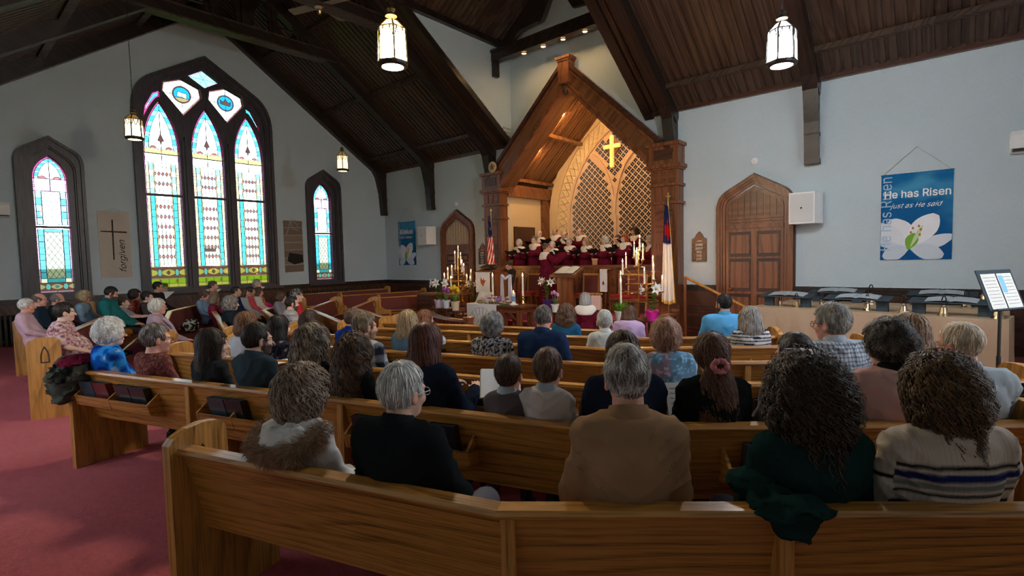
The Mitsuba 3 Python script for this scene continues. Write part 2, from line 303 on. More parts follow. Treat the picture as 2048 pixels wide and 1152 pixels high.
# ------------------------------------------------------------------ roof trusses
def truss_profile():
    leg = [(YF, 3.55), (YF - 0.16, 3.55), (YF - 0.18, 3.75), (YF - 0.22, 4.3), (YF - 0.36, 4.9), (YF - 0.66, 5.42), (YF - 1.25, 6.1), (YF - 2.05, 6.74), (YF - 3.2, 7.52)]
    top = [(YF - 3.2, roof_z(YF - 3.2) - 0.02), (YF, roof_z(YF) - 0.02)]
    return Polygon(leg + top)
TX = [XL + 0.08, -13.85, -10.95, -5.15, -2.25]
where = ['against the stained glass wall', 'first free truss from the stained glass wall, with the long white-edged collar', 'beside the window side of the chancel gable', 'beside the chancel gable over the tall white flag', 'over the wide panelled door, with its long leg on the wall']
for x, wh in zip(TX, where):
    t = thing('roof_truss', 'dark wooden roof truss ' + wh, 'roof truss'); labels[t]['kind'] = 'structure'
    w = 0.10
    wall_side = x < XL + 1
    pf = truss_profile()
    obj('brace', ext_yz(pf.difference(pf.buffer(-0.16)) if False else pf, x - w, x + w), 'wood_truss', t)
    obj('brace_moulding', ext_yz(LineString(list(pf.exterior.coords)[1:9]).buffer(0.035, cap_style=2), x - w - 0.03, x + w + 0.03), 'wood_truss', t)
    obj('leg_block', cat_([bx(x - 0.13, x + 0.13, YF - 0.20, YF, 3.50, 3.60), bx(x - 0.12, x + 0.12, YF - 0.24, YF, 4.05, 4.12)]), 'wood_truss', t)
    mir = affinity.scale(pf, -1, 1, origin=(YR, 0))
    obj('brace', ext_yz(mir, x - w, x + w), 'wood_truss', t)
    obj('rafter', cat_([beam((x, YR, ZR - 0.22), (x, YF, ZE - 0.22 + 0.05), 0.24, 0.30), beam((x, YR, ZR - 0.22), (x, YR - (YF - YR), ZE - 0.17), 0.24, 0.30)]), 'wood_truss', t)
    if not wall_side:
        obj('collar_beam', bx(x - 0.14, x + 0.14, YR - 2.95, YR + 2.95, 7.50, 7.80), 'wood_truss', t)
        obj('collar_edge', cat_([bx(x - 0.17, x + 0.17, YR - 2.8, YR + 2.8, 7.49, 7.53), bx(x - 0.16, x + 0.16, YR - 2.7, YR + 2.7, 7.76, 7.80)]), 'wood_roof', t)
        obj('king_post', bx(x - 0.10, x + 0.10, YR - 0.10, YR + 0.10, 7.8, ZR - 0.2), 'wood_truss', t)
        for s in (-1, 1):
            for q in (0.75, 1.5):
                obj('strut', bx(x - 0.07, x + 0.07, YR + s * q - 0.07, YR + s * q + 0.07, 7.8, roof_z(YR + q) - 0.3), 'wood_truss', t)
            # pierced spandrel boards with pointed openings
            for q0 in (0.10, 0.82, 1.57):
                w2 = 0.30; ztop = roof_z(YR + q0 + 0.6) - 0.32
                pan = sbox(q0, 7.8, q0 + 0.62, max(ztop, 7.95)).difference(pointed(q0 + 0.31, 0.2, 7.75, min(7.95, ztop - 0.1), max(ztop - 0.05, 7.95)))
                if pan.area > 0.01 and ztop > 7.95: obj('spandrel', ext_yz(affinity.translate(affinity.scale(pan, s, 1, origin=(0, 0)), YR, 0), x - 0.03, x + 0.03), 'wood_truss', t)
# beam with small spot lamps across the chancel gable
yb = 11.15
t = thing('spotlight_beam', 'dark timber beam across the chancel gable carrying four small spotlights', 'beam'); labels[t]['kind'] = 'structure'
obj('beam', cat_([bx(CX - DW + 0.02, CX + DW - 0.02, yb - 0.13, yb + 0.13, 7.36, 7.62), bx(CX - DW + 0.02, CX + DW - 0.02, yb - 0.17, yb + 0.17, 7.60, 7.66)]), 'wood_truss', t)
for s in (-1, 1): obj('bracket', bx(CX + s * (DW - 0.12), CX + s * (DW - 0.01), yb - 0.10, yb + 0.10, 6.95, 7.4), 'wood_truss', t)
pf = Polygon([(-2.1, 7.66), (0, 9.25), (2.1, 7.66), (1.75, 7.66), (1.2, 7.95), (0.55, 8.0), (0.25, 8.5), (-0.25, 8.5), (-0.55, 8.0), (-1.2, 7.95), (-1.75, 7.66)])
obj('fretwork', ext_xz(affinity.translate(pf, CX, 0), yb - 0.06, yb + 0.06), 'wood_truss', t)
for xx, od in zip((-9.08, -8.42, -7.78, -7.12), ('first', 'second', 'third', 'fourth')):
    l = thing('spotlight', od + ' small lit spotlight under the gable beam, counted from the window side', 'spotlight', 'spotlights under the gable beam')
    obj('ring', lathe([(0.05, 0.0), (0.075, 0.0), (0.08, 0.03), (0.05, 0.05)], 16, (xx, yb, 7.32)), 'brass', l)
    d = trimesh.creation.cylinder(0.055, 0.012, sections=16); d.apply_translation([xx, yb, 7.335])
    obj('lamp', d, 'white_plastic', l, emitter={'type': 'area', 'radiance': rgb((SPOT, SPOT * 0.62, SPOT * 0.28)), 'sampling_weight': 0.3})
# ------------------------------------------------------------------ outside
g = trimesh.Trimesh([(-80, -60, -1.0), (-17.2, -60, -1.0), (-17.2, 60, -1.0), (-80, 60, -1.0)], [[0, 1, 2], [0, 2, 3]])
struct('lawn', g, 'lawn_mat', 'green lawn outside the stained glass windows', 'lawn')
# ------------------------------------------------------------------ stained glass windows
GC = dict(clear=(0.80, 0.86, 0.84), pale=(0.44, 0.48, 0.37), blue=(0.05, 0.48, 0.76), cyan=(0.22, 0.66, 0.80), amber=(0.66, 0.50, 0.22), yellow=(0.72, 0.62, 0.16), red=(0.26, 0.09, 0.08),
          rose=(0.62, 0.05, 0.20), pink=(0.66, 0.34, 0.62), violet=(0.34, 0.16, 0.70), lime=(0.36, 0.56, 0.03), sand=(0.62, 0.52, 0.34), book=(0.50, 0.56, 0.66), olive=(0.22, 0.20, 0.08), brown=(0.07, 0.035, 0.03), deep=(0.01, 0.22, 0.42))
GC = {k: tuple(0.84 * q for q in v) for k, v in GC.items()}
XG = XL - 0.12
for k_, v_ in GC.items(): scene['glass_' + k_] = {'type': 'thindielectric', 'specular_transmittance': rgb(v_), 'specular_reflectance': rgb((0.6, 0.6, 0.6))}
class Win:
    """Collects the glass of one window; panes (y, z polygons) become parts, border pieces one 'stuff' part, leads one part."""
    def __init__(s, key): s.key, s.small, s.smallc, s.lead, s.n = key, [], [], [], 0
    def sheet(s, poly, c, x=XG):
        tri = trimesh.creation.triangulate_polygon(poly, engine='earcut'); v, f = tri
        m = trimesh.Trimesh(np.column_stack([np.full(len(v), x), v]), f, process=False)
        j = RNG.uniform(0.88, 1.06); return m, np.clip(np.array(GC[c]) * j, 0, 0.95)
    def pane(s, poly, c, gap=0.006):
        p = poly.buffer(-gap)
        if p.is_empty or p.area < 2e-5: return
        for q in getattr(p, 'geoms', [p]):
            m, col = s.sheet(q, c); obj('pane', m, 'glass_' + c, s.key); s.n += 1
            r = q.buffer(gap + 0.004, join_style=2).difference(q); s.lead.append(r)
    def tiny(s, poly, c, gap=0.004):
        p = poly.buffer(-gap)
        for q in getattr(p, 'geoms', [p]):
            if q.is_empty or q.area < 1e-5: continue
            m, col = s.sheet(q, c); s.small.append(m); s.smallc.append(np.tile(col, (len(m.vertices), 1)))
            s.lead.append(q.buffer(gap + 0.002, join_style=2).difference(q))
    def done(s, outline):
        if s.small: tag(obj('border_pieces', cat_(s.small), 'vc_glass', s.key, color=np.vstack(s.smallc)), kind='stuff')
        pan = unary_union([outline.buffer(-0.0)])
        ml = []
        for l in s.lead:
            for q in getattr(l, 'geoms', [l]):
                if q.area > 1e-6: ml.append(ext(q, 0.012))
        m = cat_(ml); m.apply_transform(M_YZ); m.apply_translation([XG - 0.006, 0, 0]); obj('leads', m, 'lead', s.key)
RNG = np.random.default_rng(5)
def hexa(y, z, w, h): return Polygon([(y - w / 2, z - h * 0.30), (y, z - h / 2), (y + w / 2, z - h * 0.30), (y + w / 2, z + h * 0.30), (y, z + h / 2), (y - w / 2, z + h * 0.30)])
def dia(y, z, w, h): return Polygon([(y - w / 2, z), (y, z - h / 2), (y + w / 2, z), (y, z + h / 2)])
def oval(y, z, w, h, n=16): return affinity.scale(Point(y, z).buffer(1, quad_segs=n // 4), w / 2, h / 2)
def lens(y, z, w, h): return Polygon([(y + w / 2 * math.cos(a), z + h / 2 * math.sin(a) * (1 - 0.25 * abs(math.cos(a)))) for a in np.linspace(0, 2 * np.pi, 16, endpoint=False)])
def tiles(w, y0, y1, z0, z1, dz, c, clip, tiny=True):
    n = max(1, round((z1 - z0) / dz))
    for i in range(n):
        p = sbox(y0, z0 + (z1 - z0) * i / n, y1, z0 + (z1 - z0) * (i + 1) / n).intersection(clip)
        if not p.is_empty: (w.tiny if tiny else w.pane)(p, c if isinstance(c, str) else c[i % len(c)])
def header(w, c, W, zs, za, clip, big):
    """The pointed head: rose rim, blue ring, clear scallops, brown spade."""
    rim = clip.difference(clip.buffer(-0.035)).intersection(sbox(c - 2, zs - 0.3, c + 2, za + 1))
    for k in range(10):
        a0, a1 = zs - 0.3 + (za - zs + 0.4) * k / 10, zs - 0.3 + (za - zs + 0.4) * (k + 1) / 10
        w.tiny(rim.intersection(sbox(c - 2, a0, c, a1)), 'rose'); w.tiny(rim.intersection(sbox(c, a0, c + 2, a1)), 'rose')
    inner = clip.buffer(-0.038); ring = inner.difference(inner.buffer(-0.10 if big else -0.07)).intersection(sbox(c - 2, zs, c + 2, za + 1))
    for k in range(9):
        a0, a1 = zs + (za - zs) * k / 9, zs + (za - zs) * (k + 1) / 9
        for q in (ring.intersection(sbox(c - 2, a0, c, a1)), ring.intersection(sbox(c, a0, c + 2, a1))): w.tiny(q, ('cyan', 'blue')[k % 2])
    core = inner.buffer(-0.10 if big else -0.07).intersection(sbox(c - 2, zs, c + 2, za + 1))
    sp = Polygon([(c - 0.07, zs + 0.22), (c, zs + 0.40), (c + 0.07, zs + 0.22), (c + 0.02, zs + 0.20), (c, zs + 0.12), (c - 0.02, zs + 0.20)]) if big else Polygon()
    lob = unary_union([affinity.scale(Point(c + s * W * 0.22, zs + 0.0).buffer(1, quad_segs=6), 0.07, 0.06).intersection(sbox(c - 2, zs, c + 2, za)) for s in (-1, 1)])
    for q in (core.difference(sp).difference(lob).intersection(sbox(c - 2, zs, c, za + 1)), core.difference(sp).difference(lob).intersection(sbox(c, zs, c + 2, za + 1))): w.pane(q, 'clear')
    if big: w.tiny(sp, 'brown')
    for q in getattr(lob, 'geoms', [lob]): w.tiny(q, 'red')
def lancet_big(w, c):
    W, zb, zs, za = 0.86, 1.17, 5.02, 6.33
    clip = pointed(c, W / 2, zb, zs, za); h = W / 2
    header(w, c, W, zs, za, clip, True)
    for s in (-1, 1):
        f = lambda a, b: (c + s * a, c + s * b) if s > 0 else (c - b, c - a)
        y0, y1 = f(h - 0.028, h); tiles(w, y0, y1, 1.42, zs, 0.2, 'pink', clip)
        y0, y1 = f(h - 0.105, h - 0.03); tiles(w, y0, y1, 1.75, zs - 0.42, 0.09, ('amber', 'sand'), clip)
        y0, y1 = f(h - 0.215, h - 0.11); tiles(w, y0, y1, 1.75, 3.72, 0.19, 'blue', clip, tiny=False); tiles(w, y0, y1, 3.74, zs - 0.42, 0.19, ('cyan', 'clear'), clip)
        y0, y1 = f(h - 0.24, h - 0.218); tiles(w, y0, y1, 1.75, zs - 0.42, 0.27, 'amber', clip)
    cw = (W - 0.48) / 4
    for (z0, z1) in ((1.75, 3.70), (3.78, zs - 0.42)):
        n = round((z1 - z0) / 0.27); dz = (z1 - z0) / n
        for i in range(n):
            zc = z0 + (i + 0.5) * dz
            for j in range(4): w.pane(hexa(c + (j - 1.5) * cw, zc, cw, dz * 0.98), 'clear' if zc > 2.5 else 'pale', 0.004)
            if i:
                for j in range(5): w.tiny(dia(c + (j - 2) * cw, z0 + i * dz, cw * 0.72, dz * 0.36).intersection(sbox(c - 2 * cw, 0, c + 2 * cw, 9)), 'red')
    # band under the head
    tiles(w, c - h, c, zs - 0.14, zs - 0.02, 0.2, 'yellow', clip, False); tiles(w, c, c + h, zs - 0.14, zs - 0.02, 0.2, 'yellow', clip, False)
    tiles(w, c - h + 0.03, c, zs - 0.40, zs - 0.15, 0.26, 'clear', clip, False); tiles(w, c, c + h - 0.03, zs - 0.40, zs - 0.15, 0.26, 'clear', clip, False)
    # foot panel: ovals, lozenge and the lime strip
    z0, z1 = 1.42, 1.74
    full = sbox(c - h + 0.0, z0, c + h, z1); mid = (z0 + z1) / 2
    ov = [lens(c + d, mid, 0.36, 0.2).intersection(full) for d in (-0.42, 0, 0.42)]
    ro = [oval(c + s * 0.21, mid, 0.10, 0.20) for s in (-1, 1)]
    lo = dia(c, mid, 0.10, 0.13)
    for o in ov: w.pane(o.difference(unary_union(ro)).difference(lo), 'yellow', 0.003)
    for o in ro: w.pane(o, 'cyan', 0.003)
    w.pane(lo, 'red', 0.003)
    for q in getattr(full.difference(unary_union(ov + ro)), 'geoms', []): w.tiny(q, 'red', 0.003)
    for i in range(4): w.pane(sbox(c - h + i * W / 4, 1.27, c - h + (i + 1) * W / 4, 1.41), 'lime', 0.003)
    for i in range(4): w.tiny(sbox(c - h + i * W / 4, zb, c - h + (i + 1) * W / 4, 1.265), 'yellow', 0.003)
    for s in (-1, 1): w.tiny(oval(c + s * 0.2, 1.34, 0.06, 0.08), 'red', 0.001)
def narrow(key, c):
    w = Win(key); W, zb, zs, za = 0.64, 1.18, 3.95, 4.50
    clip = pointed(c, W / 2, zb, zs, za); h = W / 2
    header(w, c, W, zs, za, clip, False)
    for s in (-1, 1):
        f = lambda a, b: (c + s * a, c + s * b) if s > 0 else (c - b, c - a)
        y0, y1 = f(h - 0.035, h); tiles(w, y0, y1, 1.42, zs, 0.16, 'pink', clip)
        y0, y1 = f(h - 0.145, h - 0.037); tiles(w, y0, y1, 1.52, 2.72, 0.15, 'blue', clip, False); tiles(w, y0, y1, 2.84, zs - 0.32, 0.15, ('cyan', 'blue'), clip, False)
    q = W - 0.30
    tiles(w, c - q / 2, c + q / 2, 1.42, 1.52, 0.2, 'blue', clip, False); tiles(w, c - q / 2, c + q / 2, 2.66, 2.73, 0.2, 'blue', clip, False)
    tiles(w, c - h, c, zs - 0.30, zs, 0.32, 'pink', clip, False); tiles(w, c, c + h, zs - 0.30, zs, 0.32, 'pink', clip, False)
    for (z0, z1) in ((1.53, 2.65), (2.84, zs - 0.31)):
        win = sbox(c - q / 2, z0, c + q / 2, z1); dw, dh = q / 3, 0.185
        for i in range(-1, int((z1 - z0) / dh * 2) + 2):
            for j in range(-1, 5):
                p = dia(c - q / 2 + (j + 0.5 * (i % 2)) * dw, z0 + i * dh / 2, dw, dh).intersection(win)
                if p.area > 1e-4: w.pane(p, 'clear' if z0 > 2.7 else 'pale', 0.003)
    full = sbox(c - h, 1.22, c + h, 1.42); mid = 1.32
    ov = [lens(c + d, mid, 0.24, 0.14).intersection(full) for d in (-0.33, 0, 0.33)]; ro = [oval(c + s * 0.165, mid, 0.10, 0.15) for s in (-1, 1)]; lo = dia(c, mid, 0.07, 0.07)
    for o in ov: w.pane(o.difference(unary_union(ro)).difference(lo), 'sand', 0.003)
    for o in ro: w.pane(o, 'cyan', 0.003)
    w.pane(lo, 'blue', 0.002)
    for qd in getattr(full.difference(unary_union(ov + ro)), 'geoms', []): w.tiny(qd, 'red', 0.003)
    tiles(w, c - h, c, zb, 1.22, 0.1, 'pink', clip); tiles(w, c, c + h, zb, 1.22, 0.1, 'pink', clip)
    w.done(clip); return clip
def narrow_window(i, c, lab):
    key = f'window_{i}'; USED.add(key)
    clip = narrow(key, c)
    fr = hole_n(c).buffer(0.02).difference(clip)
    scene[key] = mikit.ply(ext_yz(fr, XL - 0.22, XL - 0.04), 'window_wood'); tag(key, lab, 'window', kind='structure')
    out = tudor(c, 0.64, 1.03, 4.28, 4.96)
    obj('casing', cat_([ext_yz(out.difference(hole_n(c).buffer(-0.02)), XL - 0.02, XL + 0.07), ext_yz(out.difference(out.buffer(-0.07)), XL, XL + 0.12), ext_yz(hole_n(c).difference(hole_n(c).buffer(-0.05)), XL - 0.1, XL + 0.02)]), 'window_wood', key)
    obj('meeting_rail', bx(XG - 0.03, XG + 0.04, c - 0.33, c + 0.33, 2.755, 2.80), 'window_wood', key)
    obj('sill', bx(XL - 0.05, XL + 0.14, c - 0.68, c + 0.68, 1.0, 1.06), 'window_wood', key)
narrow_window(1, NW1, 'narrow stained glass lancet window nearer the back wall, blown out bright at its head')
narrow_window(3, NW2, 'narrow stained glass lancet window beside the front corner')
key = 'window_2'; USED.add(key)
w = Win(key)
LC = (4.62, 5.78, 6.94)
for c in LC: lancet_big(w, c)
clips = [pointed(c, 0.43, 1.17, 5.02, 6.33) for c in LC]
# tracery lights above the lancets
def med(cy, kind):
    hexg = Polygon([(cy, 6.02), (cy - 0.50, 6.62), (cy - 0.46, 6.88), (cy, 7.06), (cy + 0.46, 6.88), (cy + 0.50, 6.62)]) if True else None
    body = hexg.difference(unary_union([q.buffer(0.09) for q in clips]))
    rim = body.difference(body.buffer(-0.03))
    for a in range(8):
        t0, t1 = a * math.pi / 4, (a + 1) * math.pi / 4
        wedge = Polygon([(cy, 6.6)] + [(cy + 3 * math.cos(t), 6.6 + 3 * math.sin(t)) for t in np.linspace(t0, t1, 5)])
        w.tiny(rim.intersection(wedge), 'red')
        q = body.buffer(-0.032).difference(Point(cy, 6.62).buffer(0.235)).intersection(wedge); w.pane(q, 'clear', 0.004); w.tiny(Point(cy, 6.62).buffer(0.233).difference(Point(cy, 6.62).buffer(0.207)).intersection(wedge), 'brown', 0.001)
    disc = Point(cy, 6.62).buffer(0.205)
    if kind == 'book':
        bk = Polygon([(cy - 0.12, 6.56), (cy - 0.1, 6.70), (cy, 6.68), (cy + 0.13, 6.66), (cy + 0.12, 6.52), (cy, 6.55)])
        low = sbox(cy - 1, 6.2, cy + 1, 6.53)
        w.pane(disc.intersection(sbox(cy - 1, 6.53, cy + 1, 7)).difference(bk), 'deep', 0.003); w.pane(disc.intersection(low).difference(bk), 'olive', 0.003)
        w.pane(bk.intersection(sbox(cy - 1, 6, cy, 7)), 'book', 0.003); w.pane(bk.intersection(sbox(cy, 6, cy + 1, 7)), 'book', 0.003)
    else:
        cr = Polygon([(cy - 0.13, 6.58), (cy - 0.15, 6.70), (cy - 0.07, 6.64), (cy, 6.74), (cy + 0.07, 6.64), (cy + 0.15, 6.68), (cy + 0.12, 6.55)])
        for a in range(4):
            wedge = Polygon([(cy, 6.6)] + [(cy + math.cos(t), 6.6 + math.sin(t)) for t in np.linspace(a * math.pi / 2, (a + 1) * math.pi / 2, 5)])
            w.pane(disc.intersection(wedge).difference(cr), 'deep', 0.003)
        w.pane(cr, 'brown', 0.003)
    for d, e in ((0, 0.27), (0, -0.27), (0.29, 0), (-0.29, 0)): w.tiny(dia(cy + d, 6.62 + e, 0.08, 0.08), 'brown', 0.001)
    return body
mb = [med(5.20, 'book'), med(6.36, 'crown')]
dm = Polygon([(5.78, 6.92), (5.36, 7.18), (5.78, 7.44), (6.20, 7.18)])
for a in range(6):
    t0, t1 = a * math.pi / 3, (a + 1) * math.pi / 3
    wedge = Polygon([(5.78, 7.18)] + [(5.78 + math.cos(t), 7.18 + math.sin(t)) for t in np.linspace(t0, t1, 4)])
    w.pane(dm.buffer(-0.025).intersection(wedge), 'cyan', 0.004); w.tiny(dm.difference(dm.buffer(-0.023)).intersection(wedge), 'pink', 0.002)
eyes = []
for s in (-1, 1):
    e = Polygon([(5.78 + s * 1.55, 5.80), (5.78 + s * 1.50, 6.12), (5.78 + s * 1.30, 6.52), (5.78 + s * 1.12, 6.62), (5.78 + s * 1.14, 6.42)]).difference(unary_union([q.buffer(0.09) for q in clips]))
    e = max(getattr(e, 'geoms', [e]), key=lambda g: g.area); eyes.append(e)
    w.pane(e.buffer(-0.03).intersection(sbox(0, 6.25, 20, 9)), 'blue', 0.003); w.pane(e.buffer(-0.03).intersection(sbox(0, 0, 20, 6.25)), 'cyan', 0.003); w.tiny(e.difference(e.buffer(-0.03)), 'rose', 0.001)
w.done(clips[0])
lights_ = unary_union(clips + mb + [dm] + eyes)
fr = hole_b(BW).buffer(0.02).difference(lights_)
scene[key] = mikit.ply(ext_yz(fr, XL - 0.20, XL - 0.05), 'window_wood'); tag(key, 'large triple lancet stained glass window under a pointed head', 'window', kind='structure')
out = tudor(BW, 1.85, 1.03, 5.95, 7.80)
obj('casing', cat_([ext_yz(out.difference(hole_b(BW).buffer(-0.02)), XL - 0.02, XL + 0.06), ext_yz(out.difference(out.buffer(-0.08)), XL, XL + 0.12), ext_yz(hole_b(BW).difference(hole_b(BW).buffer(-0.06)), XL - 0.1, XL + 0.02)]), 'window_wood', key)
for y in (5.20, 6.36): obj('mullion', cat_([bx(XL - 0.22, XL - 0.0, y - 0.10, y + 0.10, 1.1, 5.3), bx(XL - 0.22, XL + 0.05, y - 0.035, y + 0.035, 1.1, 5.4)]), 'window_wood', key)
for c in LC: obj('meeting_rail', bx(XG - 0.03, XG + 0.04, c - 0.44, c + 0.44, 3.71, 3.77), 'window_wood', key)
obj('sill', bx(XL - 0.05, XL + 0.22, BW - 1.95, BW + 1.95, 0.99, 1.05), 'window_wood', key)
# small paper notice on the middle lancet
tag(obj('notice', bx(XG + 0.02, XG + 0.024, 5.56, 5.86, 2.16, 2.26), 'page'), 'small white paper strip stuck to the middle lancet of the large window', 'notice')
# plain windows of the wall behind the photographer's right shoulder
for i, (c, hf) in enumerate(((BW, hole_b),)):
    p = hf(c); v, f = trimesh.creation.triangulate_polygon(p, engine='earcut')
    struct(f'window_{4 + i}', trimesh.Trimesh(np.column_stack([np.full(len(v), XR + 0.2), v]), f, process=False), 'clear_glass', 'large pale window in the wall facing the stained glass', 'window')
for i, p in enumerate(BWIN.geoms):
    v, f = trimesh.creation.triangulate_polygon(p, engine='earcut')
    struct(f'window_{5 + i}', trimesh.Trimesh(np.column_stack([v[:, 0], np.full(len(v), YB - 0.15), v[:, 1]]), f, process=False), 'clear_glass', ('first', 'second', 'third')[i] + ' clear lancet window in the back wall', 'window')
# ------------------------------------------------------------------ pews
PEW_Z = 0.87
def mitres(pts, nside):
    """Forward vectors at the nodes of a polyline so that offset d along them keeps each side straight."""
    pts = np.asarray(pts, float); dirs = [unit(pts[i + 1] - pts[i]) for i in range(len(pts) - 1)]
    nrm = [nside * np.array([-d[1], d[0]]) for d in dirs]; out = []
    for i in range(len(pts)):
        if i == 0: out.append(nrm[0])
        elif i == len(pts) - 1: out.append(nrm[-1])
        else:
            b = nrm[i - 1] + nrm[i]; out.append(b / (np.dot(b, b) / 2))
    return pts, dirs, nrm, out
def sweep(prof, pa, ma, pb, mb, z0):
    prof = np.asarray(prof, float); n = len(prof)
    if Polygon(prof).exterior.is_ccw is False: prof = prof[::-1]
    va = np.column_stack([pa + np.outer(prof[:, 0], ma), prof[:, 1] + z0]); vb = np.column_stack([pb + np.outer(prof[:, 0], mb), prof[:, 1] + z0])
    m = ext(Polygon(prof), 1.0)
    # map the extrusion: plane coords (d, z), h in 0..1
    d, z, h = m.vertices.T
    A = pa + np.outer(d, ma); B = pb + np.outer(d, mb)
    v = np.column_stack([A * (1 - h[:, None]) + B * h[:, None], z + z0]); m = trimesh.Trimesh(v, m.faces, process=False)
    if m.volume < 0: m.invert()
    return m
BACK = [(-0.012, 0.845), (0.098, 0.42), (0.123, 0.42), (0.018, 0.845)]
PAD = [(0.020, 0.835), (0.105, 0.50), (0.128, 0.50), (0.045, 0.83)]
CAP = [(-0.040, 0.842), (-0.046, 0.856), (-0.034, 0.872), (0.036, 0.872), (0.048, 0.856), (0.042, 0.842)]
SEAT = [(0.125, 0.415), (0.125, 0.44), (0.50, 0.462), (0.515, 0.445), (0.50, 0.42)]
SPAD = [(0.11, 0.445), (0.11, 0.468), (0.475, 0.488), (0.49, 0.465)]
ENDP = Polygon([(-0.075, 0.0), (-0.075, 0.895), (-0.05, 0.925), (0.02, 0.955), (0.10, 0.965), (0.18, 0.955), (0.225, 0.92), (0.235, 0.68), (0.26, 0.625), (0.32, 0.605), (0.49, 0.60), (0.525, 0.575), (0.53, 0.0)])
FIN = Polygon([(-0.028, 0.84), (-0.03, 0.0), (0.48, 0.0), (0.48, 0.40), (0.10, 0.41), (0.09, 0.47), (0.0, 0.842)])
CUT = pointed(0.09, 0.042, 0.66, 0.72, 0.86, 7)
def pew(pts, label, group, pads=False, ends=(True, True), fins=(), mats=('oak_a', 'oak_b'), z=None):
    pts = np.asarray(pts, float); mid = pts.mean(0)
    side = 1.0 if np.dot(np.array([-(pts[-1] - pts[0])[1], (pts[-1] - pts[0])[0]]), FC - mid) > 0 else -1.0
    P, D, Nn, Mv = mitres(pts, side); z0 = float(np.mean(zf(P[:, 0], P[:, 1]))) if z is None else z
    t = thing('pew', label, 'pew', group)
    for i in range(len(D)):
        mt = mats[min(i, len(mats) - 1)]
        obj('back', sweep(BACK, P[i], Mv[i], P[i + 1], Mv[i + 1], z0), mt, t)
        obj('top_rail', sweep(CAP, P[i], Mv[i], P[i + 1], Mv[i + 1], z0), mt, t)
        obj('seat', sweep(SEAT, P[i], Mv[i], P[i + 1], Mv[i + 1], z0), mt, t)
        if pads:
            obj('back_pad', sweep(PAD, P[i], Mv[i], P[i + 1], Mv[i + 1], z0), 'red_pad', t); obj('seat_pad', sweep(SPAD, P[i], Mv[i], P[i + 1], Mv[i + 1], z0), 'red_pad', t)
    def plate(poly, o, dirv, nv, th, mat, name, par, off=0.0):
        m = ext(poly, th); m.apply_translation([0, 0, -th / 2]); x, y = nv, dirv
        M = frame([o[0] + dirv[0] * off, o[1] + dirv[1] * off, z0], [nv[0], nv[1], 0], [0, 0, 1], np.cross([nv[0], nv[1], 0], [0, 0, 1]))
        return obj(name, xf(m, M), mat, par)
    for j, (o, d, nv, yes, sg) in enumerate(((P[0], D[0], Nn[0], ends[0], -1), (P[-1], D[-1], Nn[-1], ends[1], 1))):
        if yes:
            k = plate(ENDP, o, d, nv, 0.055, 'oak_up', 'end_panel', t, sg * 0.027)
            plate(CUT.difference(CUT.buffer(-0.013)), o, d, nv, 0.062, 'wood_dark', 'arch_groove', k, sg * 0.027)
    for s in fins:       # metres from the first node
        a = s; i = 0
        while i < len(D) - 1 and a > np.linalg.norm(P[i + 1] - P[i]): a -= np.linalg.norm(P[i + 1] - P[i]); i += 1
        plate(FIN, P[i] + D[i] * a, D[i], Nn[i], 0.05, 'oak_up', 'support', t)
    PEWS.append((P, D, Nn, z0))
    return t
PEWS = []
C1 = (1.63, 2.60, 3.46, 4.32, 5.23, 6.15, 6.95); C2 = (1.80, 2.70, 3.58, 4.42, 5.33, 6.15, 6.98)
N1, N2 = np.array([-0.30, 0.954]), np.array([-0.62, 0.784]); N1 /= np.linalg.norm(N1); N2 /= np.linalg.norm(N2)
LX = (-2.86, -5.85, -6.15, -6.6, -6.95, -7.1, -7.2); RX = (1.45, 0.30, 0.36, 0.02, -0.72, -1.62, -3.35)
lab7 = ['nearest oak pew with broad grained back, its cap cut by the frame edge', 'second oak pew, with hymnals in racks on its back and a coat over its end', 'third oak pew, backing the strawberry blonde in paisley', 'fourth oak pew, backing the navy suited man and the patterned blouse',
        'fifth oak pew, backing the white haired person in a white jacket', 'sixth oak pew, backing the lavender cardigan and blue polo', 'short front oak pew before the curved altar rail']
for k in range(7):
    c1, c2 = C1[k] , C2[k]
    bend = np.linalg.solve(np.array([[-0.30, 0.954], [-0.62, 0.784]]), [c1, c2])
    a = np.array([LX[k], (c1 + 0.30 * LX[k]) / 0.954]); b = np.array([RX[k], (c2 + 0.62 * RX[k]) / 0.784])
    L1 = np.linalg.norm(bend - a)
    pew([a, bend, b], lab7[k], 'oak pews of the main block', ends=(True, k not in (0,)), fins=[L1 + 0.03] + ([L1 + 1.0] if k in (0,) else [L1 + 1.25] if k < 5 else []) + ([1.45, 2.95] if k == 1 else [L1 * 0.5] if k > 1 else []), pads=k > 0)
